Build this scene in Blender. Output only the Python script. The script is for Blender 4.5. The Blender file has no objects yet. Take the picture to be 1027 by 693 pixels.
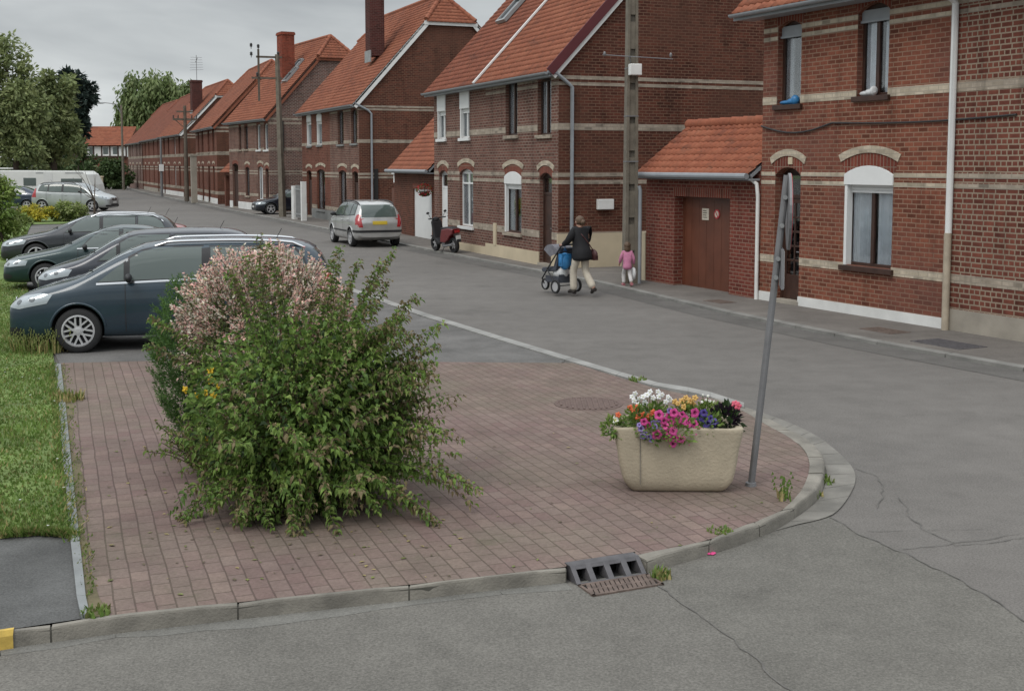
import bpy, bmesh, math, random
import numpy as np
from mathutils import Vector, Matrix
from mathutils.bvhtree import BVHTree
random.seed(7)
R = math.radians
S = bpy.context.scene
COL = S.collection
# ---------------------------------------------------------------- camera calibration
F, HC, Y0, CX, PIT = 1200.0, 2.85, 165.0, 513.5, math.radians(5)
CY = Y0 + F * math.tan(PIT)
def ray(px, py):
    u = (px - CX) / F; v = (CY - py) / F
    return Vector((u, math.cos(PIT) + v * math.sin(PIT), -math.sin(PIT) + v * math.cos(PIT)))
CAM = Vector((0, 0, HC))
def G(px, py, z=0.0):
    d = ray(px, py); t = (z - HC) / d.z
    return CAM + d * t
def AT(px, py, Y):
    d = ray(px, py); return CAM + d * (Y / d.y)

# ---------------------------------------------------------------- object helpers
def thing(name, label, cat, loc=(0, 0, 0), rz=0.0, group=None):
    o = bpy.data.objects.new(name, None); COL.objects.link(o)
    o.location = loc; o.rotation_euler = (0, 0, rz)
    o.empty_display_size = 0.2
    o['label'] = label; o['category'] = cat
    if group: o['group'] = group
    return o
def tag(o, label, cat, group=None):
    o['label'] = label; o['category'] = cat
    if group: o['group'] = group
    return o
def copy_tree(o, parent=None):
    c = o.copy(); COL.objects.link(c)
    if parent is not None: c.parent = parent
    for ch in list(o.children): copy_tree(ch, c)
    return c

class MB:
    def __init__(s): s.v = []; s.f = []; s.m = []; s.M = Matrix.Identity(4)
    def add(s, vs, fs, mi=0):
        b = len(s.v)
        for p in vs: s.v.append(tuple(s.M @ Vector(p)))
        for f in fs: s.f.append([b + i for i in f]); s.m.append(mi)
    def box(s, x0, y0, z0, x1, y1, z1, mi=0):
        if x0 > x1: x0, x1 = x1, x0
        if y0 > y1: y0, y1 = y1, y0
        if z0 > z1: z0, z1 = z1, z0
        vs = [(x0,y0,z0),(x1,y0,z0),(x1,y1,z0),(x0,y1,z0),(x0,y0,z1),(x1,y0,z1),(x1,y1,z1),(x0,y1,z1)]
        s.add(vs, [(0,3,2,1),(4,5,6,7),(0,1,5,4),(1,2,6,5),(2,3,7,6),(3,0,4,7)], mi)
    def prism(s, poly, h0, h1, f, mi=0):
        # poly: ccw list of 2d; f(a,b,h) -> 3d
        n = len(poly)
        vs = [f(a, b, h0) for a, b in poly] + [f(a, b, h1) for a, b in poly]
        fs = [list(range(n))[::-1], list(range(n, 2*n))] + [(i, (i+1) % n, n + (i+1) % n, n + i) for i in range(n)]
        s.add(vs, fs, mi)
    def tube(s, pts, r, n=8, mi=0, cap=True):
        pts = [Vector(p) for p in pts]
        if not isinstance(r, (list, tuple)): r = [r] * len(pts)
        vs = []; fs = []
        up = None
        for i, p in enumerate(pts):
            if i == 0: d = pts[1] - pts[0]
            elif i == len(pts) - 1: d = pts[-1] - pts[-2]
            else: d = pts[i+1] - pts[i-1]
            d.normalize()
            if up is None:
                a = Vector((0,0,1)) if abs(d.z) < .9 else Vector((1,0,0))
                up = d.cross(a).normalized()
            else:
                up = (up - d * up.dot(d)).normalized()
            w = d.cross(up)
            for k in range(n):
                an = 2*math.pi*k/n
                vs.append(p + (up*math.cos(an) + w*math.sin(an)) * r[i])
        for i in range(len(pts)-1):
            for k in range(n):
                fs.append((i*n+k, i*n+(k+1) % n, (i+1)*n+(k+1) % n, (i+1)*n+k))
        if cap:
            fs.append(list(range(n))[::-1]); fs.append(list(range((len(pts)-1)*n, len(pts)*n)))
        s.add(vs, fs, mi)
    def lathe(s, prof, M=None, n=24, mi=0, cap=True):
        # prof: (r, h) about local z
        M = M or Matrix.Identity(4)
        vs = []; fs = []
        for r, h in prof:
            for k in range(n):
                an = 2*math.pi*k/n
                vs.append(M @ Vector((r*math.cos(an), r*math.sin(an), h)))
        for i in range(len(prof)-1):
            for k in range(n):
                fs.append((i*n+k, i*n+(k+1) % n, (i+1)*n+(k+1) % n, (i+1)*n+k))
        if cap: fs.append(list(range(n))[::-1]); fs.append(list(range((len(prof)-1)*n, len(prof)*n)))
        s.add(vs, fs, mi)
    def ell(s, c, r, n=12, m=8, mi=0, M=None):
        vs = []; fs = []
        c = Vector(c); M = M or Matrix.Identity(3)
        for i in range(m+1):
            th = math.pi*i/m
            for k in range(n):
                ph = 2*math.pi*k/n
                vs.append(c + M @ Vector((r[0]*math.sin(th)*math.cos(ph), r[1]*math.sin(th)*math.sin(ph), r[2]*math.cos(th))))
        for i in range(m):
            for k in range(n):
                fs.append((i*n+k, (i+1)*n+k, (i+1)*n+(k+1) % n, i*n+(k+1) % n))
        s.add(vs, fs, mi)
    def build(s, name, mats, parent=None, smooth=False, bevel=0.0, merge=False):
        me = bpy.data.meshes.new(name)
        me.from_pydata(s.v, [], s.f)
        if not isinstance(mats, (list, tuple)): mats = [mats]
        for m in mats: me.materials.append(m)
        me.polygons.foreach_set('material_index', s.m)
        me.update()
        if bevel or merge:
            bm = bmesh.new(); bm.from_mesh(me)
            bmesh.ops.remove_doubles(bm, verts=bm.verts, dist=1e-4)
            if bevel:
                bmesh.ops.bevel(bm, geom=[e for e in bm.edges if len(e.link_faces) == 2 and e.calc_face_angle(0) > .6], offset=bevel, segments=2, affect='EDGES', profile=.6)
            bm.to_mesh(me); bm.free()
        boxuv(me)
        if smooth:
            me.polygons.foreach_set('use_smooth', [True]*len(me.polygons))
            me.set_sharp_from_angle(angle=R(50))
        o = bpy.data.objects.new(name, me); COL.objects.link(o)
        if parent is not None: o.parent = parent
        return o
def boxuv(me):
    if not len(me.polygons): return
    uv = me.uv_layers.new(name='UVMap') if not me.uv_layers else me.uv_layers[0]
    nl = len(me.loops)
    co = np.empty(len(me.vertices)*3); me.vertices.foreach_get('co', co); co = co.reshape(-1, 3)
    vi = np.empty(nl, dtype=np.int32); me.loops.foreach_get('vertex_index', vi)
    nm = np.empty(len(me.polygons)*3); me.polygons.foreach_get('normal', nm); nm = np.abs(nm.reshape(-1, 3))
    lt = np.empty(len(me.polygons), dtype=np.int32); me.polygons.foreach_get('loop_total', lt)
    nl_ = np.repeat(nm, lt, axis=0)
    p = co[vi]
    ax = np.argmax(nl_ * np.array([1, 1, .8]), axis=1)
    out = np.where((ax == 0)[:, None], p[:, [1, 2]], np.where((ax == 1)[:, None], p[:, [0, 2]], p[:, [0, 1]]))
    uv.data.foreach_set('uv', out.ravel())
def meshobj(name, me, mats, parent=None, smooth=False):
    if not isinstance(mats, (list, tuple)): mats = [mats]
    if not len(me.materials):
        for m in mats: me.materials.append(m)
    if smooth: me.polygons.foreach_set('use_smooth', [True]*len(me.polygons))
    o = bpy.data.objects.new(name, me); COL.objects.link(o)
    if parent is not None: o.parent = parent
    return o

# ---------------------------------------------------------------- materials
class NT:
    def __init__(s, name):
        s.mat = bpy.data.materials.new(name); s.mat.use_nodes = True
        s.t = s.mat.node_tree; s.t.nodes.clear()
        s.out = s.n('ShaderNodeOutputMaterial'); s.b = s.n('ShaderNodeBsdfPrincipled')
        s.l(s.b.outputs[0], s.out.inputs['Surface'])
    def n(s, typ, **kw):
        x = s.t.nodes.new(typ)
        for k, v in kw.items(): setattr(x, k, v)
        return x
    def l(s, a, b): s.t.links.new(a, b)
    def set(s, k, v): s.b.inputs[k].default_value = v
    def math(s, op, a, b=None, clamp=False):
        x = s.n('ShaderNodeMath', operation=op, use_clamp=clamp)
        for i, q in enumerate((a, b)):
            if q is None: continue
            if isinstance(q, (int, float)): x.inputs[i].default_value = q
            else: s.l(q, x.inputs[i])
        return x.outputs[0]
    def mix(s, f, a, b, bt='MIX'):
        x = s.n('ShaderNodeMix', data_type='RGBA', blend_type=bt)
        for i, q in ((0, f), (6, a), (7, b)):
            if isinstance(q, (int, float)): x.inputs[i].default_value = q
            elif isinstance(q, tuple): x.inputs[i].default_value = (*q[:3], 1)
            else: s.l(q, x.inputs[i])
        return x.outputs[2]
    def noise(s, vec, scale, detail=4, rough=.55, dim='3D'):
        x = s.n('ShaderNodeTexNoise'); x.inputs['Scale'].default_value = scale
        x.inputs['Detail'].default_value = detail; x.inputs['Roughness'].default_value = rough
        if vec is not None: s.l(vec, x.inputs['Vector'])
        return x
    def ramp(s, f, stops):
        x = s.n('ShaderNodeValToRGB'); e = x.color_ramp.elements
        while len(e) < len(stops): e.new(.5)
        for el, (p, c) in zip(e, stops):
            el.position = p; el.color = (*c, 1) if not isinstance(c, (int, float)) else (c, c, c, 1)
        s.l(f, x.inputs[0]); return x.outputs[0]
    def bump(s, h, strength=.3, dist=.01):
        x = s.n('ShaderNodeBump'); x.inputs['Strength'].default_value = strength; x.inputs['Distance'].default_value = dist
        s.l(h, x.inputs['Height']); s.l(x.outputs[0], s.b.inputs['Normal'])
def sc(c, k): return tuple(min(1, q*k) for q in c)
def pbr(name, col, rough=.6, var=.15, scale=3.0, bump=0.0, bscale=40.0, metal=0.0, coat=0.0, spec=.5):
    t = NT(name); t.set('Roughness', rough); t.set('Metallic', metal)
    t.set('Specular IOR Level', spec)
    if coat: t.set('Coat Weight', coat); t.set('Coat Roughness', .05)
    tc = t.n('ShaderNodeTexCoord').outputs['Object']
    if var:
        n1 = t.noise(tc, scale, 6); 
        c = t.ramp(n1.outputs[0], [(.3, sc(col, 1-var)), (.7, sc(col, 1+var))])
        t.l(c, t.b.inputs['Base Color'])
        r = t.n('ShaderNodeMapRange'); t.l(n1.outputs[0], r.inputs[0])
        r.inputs[3].default_value = max(0, rough-.08); r.inputs[4].default_value = min(1, rough+.08)
        t.l(r.outputs[0], t.b.inputs['Roughness'])
    else: t.set('Base Color', (*col, 1))
    if bump:
        n2 = t.noise(tc, bscale, 4); t.bump(n2.outputs[0], bump, .01)
    return t.mat
def brick(name, c1, c2, mort, bw=.22, rh=.082, ms=.012, header=False, stain=.25, bump=.4, tint=None, rough=.9, offset=.5, mortvar=0.0):
    t = NT(name); t.set('Roughness', rough); t.set('Specular IOR Level', .2)
    uv = t.n('ShaderNodeTexCoord').outputs['UV']
    # warp a little so joints are not ruler straight
    w = t.noise(uv, 2.2, 2); sub = t.n('ShaderNodeVectorMath', operation='SUBTRACT'); t.l(w.outputs['Color'], sub.inputs[0]); sub.inputs[1].default_value = (.5,.5,.5)
    scl = t.n('ShaderNodeVectorMath', operation='SCALE'); t.l(sub.outputs[0], scl.inputs[0]); scl.inputs['Scale'].default_value = .012
    ad = t.n('ShaderNodeVectorMath', operation='ADD'); t.l(uv, ad.inputs[0]); t.l(scl.outputs[0], ad.inputs[1])
    b = t.n('ShaderNodeTexBrick'); t.l(ad.outputs[0], b.inputs['Vector'])
    b.offset = offset; b.offset_frequency = 2; b.squash = .5 if header else 1.0; b.squash_frequency = 2
    if header: b.offset = .25
    b.inputs['Color1'].default_value = (0,0,0,1); b.inputs['Color2'].default_value = (1,1,1,1); b.inputs['Mortar'].default_value = (.5,.5,.5,1)
    b.inputs['Scale'].default_value = 1; b.inputs['Mortar Size'].default_value = ms; b.inputs['Mortar Smooth'].default_value = .3
    b.inputs['Brick Width'].default_value = bw; b.inputs['Row Height'].default_value = rh; b.inputs['Bias'].default_value = 0
    col = t.ramp(b.outputs['Color'], [(0.0, c1), (.45, tuple((p+q)/2 for p, q in zip(c1, c2))), (.8, c2), (1.0, sc(c1, .55))])
    n1 = t.noise(uv, .7, 5, .6); n2 = t.noise(uv, 9, 3)
    col = t.mix(1.0, col, t.ramp(n1.outputs[0], [(.25, 1-stain*1.2), (.5, 1.0), (.8, 1+stain*.5)]), 'MULTIPLY')
    col = t.mix(1.0, col, t.ramp(n2.outputs[0], [(.25, .8), (.75, 1.15)]), 'MULTIPLY')
    ms_ = t.n('ShaderNodeMapping'); ms_.inputs['Scale'].default_value = (1.3, .22, 1); t.l(uv, ms_.inputs[0])
    n6 = t.noise(ms_.outputs[0], 1.6, 5, .65); soot = t.ramp(n6.outputs[0], [(.30, .62), (.46, 1.0), (.72, 1.08)])
    n7 = t.noise(uv, 3.3, 4, .6); blot = t.ramp(n7.outputs[0], [(.3, .82), (.5, 1.0), (.75, 1.14)])
    col = t.mix(1.0, t.mix(1.0, col, soot, 'MULTIPLY'), blot, 'MULTIPLY')
    mcol = t.mix(1.0, mort, soot, 'MULTIPLY')
    if mortvar:
        n3 = t.noise(uv, 1.1, 4); mcol = t.mix(1.0, soot, t.ramp(n3.outputs[0], [(.35, sc(mort, 1-mortvar)), (.65, mort)]), 'MULTIPLY')
    col = t.mix(b.outputs['Fac'], col, mcol)
    if tint: # second tone in big soft blotches (repairs, washed areas)
        n4 = t.noise(uv, .35, 3); f = t.ramp(n4.outputs[0], [(.45, 0.0), (.62, .55)])
        col = t.mix(f, col, tint)
    t.l(col, t.b.inputs['Base Color'])
    h = t.math('SUBTRACT', t.math('MULTIPLY', n2.outputs[0], .35), b.outputs['Fac'])
    t.bump(h, bump, .008)
    return t.mat
def tilemat(name, c1, c2, c3):
    t = NT(name); t.set('Roughness', .85); t.set('Specular IOR Level', .25)
    uv = t.n('ShaderNodeTexCoord').outputs['UV']
    fl = t.n('ShaderNodeVectorMath', operation='FLOOR'); t.l(uv, fl.inputs[0])
    wn = t.n('ShaderNodeTexWhiteNoise', noise_dimensions='2D'); t.l(fl.outputs[0], wn.inputs['Vector'])
    ob = t.n('ShaderNodeTexCoord').outputs['Object']
    n1 = t.noise(ob, .9, 5, .65); n2 = t.noise(ob, 14, 3)
    f = t.math('ADD', t.math('MULTIPLY', wn.outputs[0], .28), t.math('MULTIPLY', n1.outputs[0], .75))
    col = t.ramp(f, [(.25, c3), (.5, c1), (.85, c2)])
    col = t.mix(1.0, col, t.ramp(n2.outputs[0], [(.3, .82), (.7, 1.1)]), 'MULTIPLY')
    n3 = t.noise(ob, 2.6, 5, .7); col = t.mix(t.ramp(n3.outputs[0], [(.56, 0.0), (.74, .55)]), col, (.085,.062,.045))
    t.l(col, t.b.inputs['Base Color']); t.bump(n2.outputs[0], .2, .01)
    return t.mat
def leafmat(name, c, back=1.25, rough=.55):
    t = NT(name); t.set('Roughness', rough); t.set('Specular IOR Level', .3)
    ob = t.n('ShaderNodeTexCoord').outputs['Object']
    n1 = t.noise(ob, 1.7, 3); n2 = t.noise(ob, 23, 2)
    col = t.ramp(n1.outputs[0], [(.3, sc(c, .75)), (.7, sc(c, 1.25))])
    col = t.mix(1.0, col, t.ramp(n2.outputs[0], [(.3, .75), (.7, 1.25)]), 'MULTIPLY')
    t.l(col, t.b.inputs['Base Color'])
    tr = t.n('ShaderNodeBsdfTranslucent'); t.l(col, tr.inputs[0])
    mx = t.n('ShaderNodeMixShader'); mx.inputs[0].default_value = .3
    t.l(t.b.outputs[0], mx.inputs[1]); t.l(tr.outputs[0], mx.inputs[2]); t.l(mx.outputs[0], t.out.inputs[0])
    return t.mat
def glassmat(name, tint=(.75,.8,.8), refl=.12):
    t = NT(name)
    tr = t.n('ShaderNodeBsdfTransparent'); tr.inputs[0].default_value = (*tint, 1)
    gl = t.n('ShaderNodeBsdfGlossy'); gl.inputs['Roughness'].default_value = .03
    lw = t.n('ShaderNodeLayerWeight'); lw.inputs[0].default_value = .25
    f = t.math('ADD', t.math('MULTIPLY', lw.outputs['Fresnel'], .7), refl*.4, True)
    mx = t.n('ShaderNodeMixShader'); t.l(f, mx.inputs[0]); t.l(tr.outputs[0], mx.inputs[1]); t.l(gl.outputs[0], mx.inputs[2])
    t.l(mx.outputs[0], t.out.inputs[0]); t.t.nodes.remove(t.b)
    return t.mat
def asphalt(name, col, agg=.25, blotch=.2, sc1=.25):
    t = NT(name); t.set('Roughness', .92); t.set('Specular IOR Level', .25)
    ob = t.n('ShaderNodeTexCoord').outputs['Object']
    n1 = t.noise(ob, sc1, 6, .65); n2 = t.noise(ob, 60, 3, .7); n3 = t.noise(ob, 2.3, 5, .7)
    mp = t.n('ShaderNodeMapping'); mp.inputs['Rotation'].default_value = (0, 0, R(-115)); mp.inputs['Scale'].default_value = (.06, 1.1, 1); t.l(ob, mp.inputs[0])
    n4 = t.noise(mp.outputs[0], 1.0, 4, .6)
    c = t.ramp(n1.outputs[0], [(.3, sc(col, 1-blotch)), (.7, sc(col, 1+blotch))])
    c = t.mix(1.0, c, t.ramp(n2.outputs[0], [(.3, 1-agg), (.7, 1+agg)]), 'MULTIPLY')
    c = t.mix(1.0, c, t.ramp(n3.outputs[0], [(.3, .88), (.7, 1.1)]), 'MULTIPLY')
    c = t.mix(1.0, c, t.ramp(n4.outputs[0], [(.3, .95), (.7, 1.04)]), 'MULTIPLY')
    n9 = t.noise(ob, .85, 4, .6); c = t.mix(1.0, c, t.ramp(n9.outputs[0], [(.26, .80), (.40, 1.0), (.62, 1.0), (.78, 1.10)]), 'MULTIPLY')
    n5 = t.noise(ob, 110, 2, .5)
    c = t.mix(t.ramp(n5.outputs[0], [(.62, 0.0), (.74, .45)]), c, sc(col, 2.1))
    c = t.mix(t.ramp(n5.outputs[0], [(.26, .5), (.36, 0.0)]), c, sc(col, .45))
    t.l(c, t.b.inputs['Base Color']); t.bump(n2.outputs[0], .35, .006)
    return t.mat

M = {}
M['road'] = asphalt('road asphalt', (.152,.142,.131), .3, .1)
M['side'] = asphalt('side road asphalt', (.148,.140,.125), .34, .12, .5)
M['patch'] = asphalt('repair asphalt', (.142,.135,.120), .32, .12, .6)
M['park'] = asphalt('parking asphalt', (.135,.130,.124), .3, .3, .7)
M['gutter_as'] = asphalt('dark gutter asphalt', (.122,.116,.108), .2, .2, .6)
M['footpath'] = asphalt('black footpath', (.100,.100,.097), .3, .32, 1.1)
M['pavement'] = asphalt('pavement asphalt', (.158,.144,.130), .2, .25, .5)
M['seam'] = pbr('tar seam', (.118,.112,.102), .9, .25, 8)
M['concrete'] = pbr('kerb concrete', (.205,.19,.162), .9, .34, 3.2, .6, 60)
M['concrete_light'] = pbr('pale kerb strip', (.27,.265,.25), .9, .25, 2.0, .4, 60)
M['yellowpaint'] = pbr('worn yellow paint', (.52,.36,.08), .8, .25, 9, .2)
M['dirt'] = pbr('joint soil', (.11,.09,.055), .95, .35, 4, .6, 30)
M['soil'] = pbr('dark soil', (.06,.045,.03), .95, .3, 6, .6, 30)
M['lawn'] = pbr('lawn ground', (.125,.18,.048), .95, .35, 1.3, .6, 60)
for i, c in enumerate([(.125,.205,.045),(.165,.24,.058),(.20,.225,.078)]): M['grass%d' % i] = leafmat('grass blade %d' % i, c)
M['straw'] = leafmat('dry straw', (.36,.30,.13))
M['iron'] = pbr('cast iron', (.11,.105,.11), .6, .25, 12, .3, 50, metal=.3)
M['rust'] = pbr('rusty iron', (.145,.108,.09), .8, .35, 14, .4, 60, metal=.2)
M['black'] = pbr('black void', (.008,.008,.008), .9, 0)
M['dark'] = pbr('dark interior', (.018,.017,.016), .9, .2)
M['white'] = pbr('white paint', (.72,.72,.70), .5, .07, 3)
M['whitepvc'] = pbr('white window plastic', (.72,.73,.72), .4, .04, 3)
M['cream'] = pbr('cream render', (.52,.44,.31), .85, .12, 1.2, .2, 40)
M['brownwood'] = pbr('brown stained wood', (.045,.02,.013), .5, .3, 5, .2, 30)
M['garagewood'] = pbr('red brown garage boards', (.125,.042,.023), .45, .2, 2.5, .1, 30)
M['greyplast'] = pbr('grey plastic gutter', (.27,.29,.31), .5, .1, 4)
M['zinc'] = pbr('zinc gutter', (.33,.34,.34), .5, .15, 4, metal=.4)
M['beige'] = pbr('beige pipe', (.40,.34,.26), .7, .15, 6)
M['greypaint'] = pbr('grey plinth paint', (.2,.205,.2), .85, .15, 2)
M['plinthA'] = pbr('white plinth paint', (.66,.66,.64), .8, .12, 2.0, .2, 40)
M['plinthB'] = pbr('grey cement plinth', (.30,.27,.225), .9, .18, 2.0, .2, 40)
M['curtain'] = pbr('net curtain', (.80,.82,.85), .9, .1, 8)
M['glass'] = glassmat('window glass', (.9,.92,.93))
M['wood_pole'] = pbr('weathered wooden pole', (.11,.09,.07), .9, .3, 5, .4, 30)
M['conc_pole'] = pbr('concrete pole', (.16,.14,.11), .9, .25, 4, .4, 40)
M['galv'] = pbr('galvanised steel', (.20,.20,.205), .55, .15, 6, metal=.4)
M['stone'] = pbr('cream cast stone', (.40,.345,.255), .9, .16, 3, .6, 45)
M['cable'] = pbr('black cable', (.03,.03,.03), .6, 0)
M['bark'] = pbr('bark', (.085,.065,.05), .95, .3, 6, .6, 30)
M['bandcream'] = brick('cream brick band', (.52,.45,.35), (.43,.37,.28), (.37,.32,.26), .22, .082, .01, stain=.22, bump=.25)
M['bandgrey'] = brick('weathered band', (.40,.34,.275), (.33,.28,.22), (.29,.25,.205), .22, .082, .01, stain=.25, bump=.25)
M['brickA'] = brick('orange red brick', (.235,.082,.050), (.17,.058,.038), (.265,.165,.115), .215, .083, .011, stain=.3, tint=(.125,.06,.05))
M['brickB'] = brick('red brick wide mortar', (.185,.062,.042), (.135,.044,.032), (.30,.235,.175), .225, .088, .014, header=True, stain=.2, mortvar=.2)
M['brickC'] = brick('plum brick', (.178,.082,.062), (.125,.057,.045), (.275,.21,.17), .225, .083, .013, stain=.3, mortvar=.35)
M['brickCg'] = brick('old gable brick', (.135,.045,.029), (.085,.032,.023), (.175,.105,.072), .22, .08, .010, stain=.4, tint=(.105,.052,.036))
M['brickD'] = brick('red garage brick', (.185,.052,.036), (.15,.04,.03), (.23,.14,.105), .215, .08, .011, stain=.15)
M['brickE'] = brick('salmon brick', (.17,.062,.042), (.135,.05,.036), (.21,.12,.085), .22, .083, .009, stain=.25)
M['brickF'] = brick('grey plum brick', (.16,.075,.06), (.11,.055,.048), (.29,.24,.205), .22, .083, .013, stain=.25)
M['soldier'] = brick('soldier course', (.20,.055,.036), (.16,.042,.03), (.23,.16,.12), .085, .4, .010, stain=.15, offset=0)
M['tileO'] = tilemat('orange tiles', (.27,.095,.055), (.325,.13,.078), (.185,.072,.048))
M['tileD'] = tilemat('weathered tiles', (.225,.078,.048), (.28,.105,.066), (.15,.058,.042))
M['tileG'] = tilemat('bright garage tiles', (.285,.095,.053), (.345,.13,.075), (.20,.072,.046))
M['chim_dark'] = brick('dark chimney brick', (.10,.03,.026), (.075,.025,.022), (.11,.07,.06), .22, .08, .01)
M['chim_red'] = brick('red chimney brick', (.26,.06,.035), (.22,.05,.03), (.2,.1,.07), .22, .08, .008)
# ---------------------------------------------------------------- house building
class Frame:
    """facade frame: origin at the far ground corner, x along the facade to the near corner, y into the house"""
    def __init__(s, L, Rr, W=None):
        s.O = G(*L); B = G(*Rr); d = B - s.O; d.z = 0
        s.W = d.length if W is None else W
        s.d = d.normalized(); s.n = Vector((-s.d.y, s.d.x, 0)); s.rz = math.atan2(s.d.y, s.d.x)
        if W is not None: s.O = B - s.d*W
    def uz(s, px, py, off=0.0):
        r = ray(px, py); q = s.O + s.n*off - CAM
        t = q.dot(s.n) / r.dot(s.n); p = CAM + r*t
        return (p - s.O).dot(s.d), p.z
    def gable(s, px, py):       # point on the near gable plane -> (y depth, z)
        r = ray(px, py); q = s.O + s.d*s.W - CAM
        t = q.dot(s.d) / r.dot(s.d); p = CAM + r*t
        return (p - s.O).dot(s.n), p.z
    def pt(s, x, y, z=0): return s.O + s.d*x + s.n*y + Vector((0, 0, z))
    def rect(s, x0, x1, yt, yb, ground=False):
        ym = (yt+yb)/2; u0 = s.uz(x0, ym)[0]; u1 = s.uz(x1, ym)[0]; xc = (x0+x1)/2
        return u0, u1, (0.0 if ground else s.uz(xc, yb)[1]), s.uz(xc, yt)[1]

def arcpts(u0, u1, z1, r, n=8):
    uc = (u0+u1)/2; hw = (u1-u0)/2
    if r < 1e-4: return [(u0, z1), (u1, z1)]
    rad = (hw*hw + r*r)/(2*r); a = math.asin(min(1, hw/rad))
    return [(uc + rad*math.sin(-a + 2*a*i/n), z1 - rad + rad*math.cos(-a + 2*a*i/n)) for i in range(n+1)]

def front_wall(mb, W, H, ops, dep=.17, mi=0, mdark=1, z0=0.0):
    xs = sorted({0.0, W} | {o['u0'] for o in ops} | {o['u1'] for o in ops})
    zs = sorted({z0, H} | {max(z0, o['z0']) for o in ops} | {o['z1'] for o in ops})
    for i in range(len(xs)-1):
        for j in range(len(zs)-1):
            xc, zc = (xs[i]+xs[i+1])/2, (zs[j]+zs[j+1])/2
            if any(o['u0'] < xc < o['u1'] and o['z0'] < zc < o['z1'] for o in ops): continue
            mb.add([(xs[i],0,zs[j]),(xs[i+1],0,zs[j]),(xs[i+1],0,zs[j+1]),(xs[i],0,zs[j+1])], [(0,1,2,3)], mi)
    for o in ops:
        u0, u1, a, b, r = o['u0'], o['u1'], max(z0, o['z0']), o['z1'], o.get('r', 0)
        ar = arcpts(u0, u1, b, r)
        if r > 1e-4:
            k = len(ar)//2
            for c, seg in (((u0, b), ar[:k+1]), ((u1, b), ar[k:])):
                for p, q in zip(seg, seg[1:]):
                    mb.add([(c[0],0,c[1]),(p[0],0,p[1]),(q[0],0,q[1])], [(0,1,2)], mi)
        d = o.get('dep', dep)
        zs_ = b - r
        mb.add([(u0,0,a),(u0,0,zs_),(u0,d,zs_),(u0,d,a)], [(0,1,2,3)], mi)
        mb.add([(u1,0,a),(u1,d,a),(u1,d,zs_),(u1,0,zs_)], [(0,1,2,3)], mi)
        mb.add([(u0,0,a),(u0,d,a),(u1,d,a),(u1,0,a)], [(0,1,2,3)], mi)
        for p, q in zip(ar, ar[1:]):
            mb.add([(p[0],0,p[1]),(q[0],0,q[1]),(q[0],d,q[1]),(p[0],d,p[1])], [(0,1,2,3)], mi)
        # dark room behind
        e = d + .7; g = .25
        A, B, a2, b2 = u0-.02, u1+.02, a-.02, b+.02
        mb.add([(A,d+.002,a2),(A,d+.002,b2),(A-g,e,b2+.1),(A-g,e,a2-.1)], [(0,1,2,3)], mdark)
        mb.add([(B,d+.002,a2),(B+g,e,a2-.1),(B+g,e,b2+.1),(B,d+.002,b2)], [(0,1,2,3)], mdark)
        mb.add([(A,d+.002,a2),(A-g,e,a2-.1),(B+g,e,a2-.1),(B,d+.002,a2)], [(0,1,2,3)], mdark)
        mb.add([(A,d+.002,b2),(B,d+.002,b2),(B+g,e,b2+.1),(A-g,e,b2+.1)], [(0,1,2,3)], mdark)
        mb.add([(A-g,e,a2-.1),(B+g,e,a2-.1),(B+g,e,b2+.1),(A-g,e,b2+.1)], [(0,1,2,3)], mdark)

def arch_strip(mb, u0, u1, zspring, rise, h, y0, y1, over=.06, n=10, mi=0):
    """curved band of height h sitting on an arch"""
    lo = arcpts(u0-over, u1+over, zspring+rise, rise, n)
    hi = [(p[0] + (p[0]-(u0+u1)/2)*.10, p[1]+h) for p in lo]
    for (a, b), (c, d) in zip(zip(lo, lo[1:]), zip(hi, hi[1:])):
        vs = [(a[0],y0,a[1]),(b[0],y0,b[1]),(d[0],y0,d[1]),(c[0],y0,c[1]),(a[0],y1,a[1]),(b[0],y1,b[1]),(d[0],y1,d[1]),(c[0],y1,c[1])]
        mb.add(vs, [(0,1,2,3),(0,4,5,1),(3,2,6,7)], mi)
    for k, (a, c) in ((0, (lo[0], hi[0])), (1, (lo[-1], hi[-1]))):
        mb.add([(a[0],y0,a[1]),(c[0],y0,c[1]),(c[0],y1,c[1]),(a[0],y1,a[1])], [(0,1,2,3)], mi)

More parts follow.
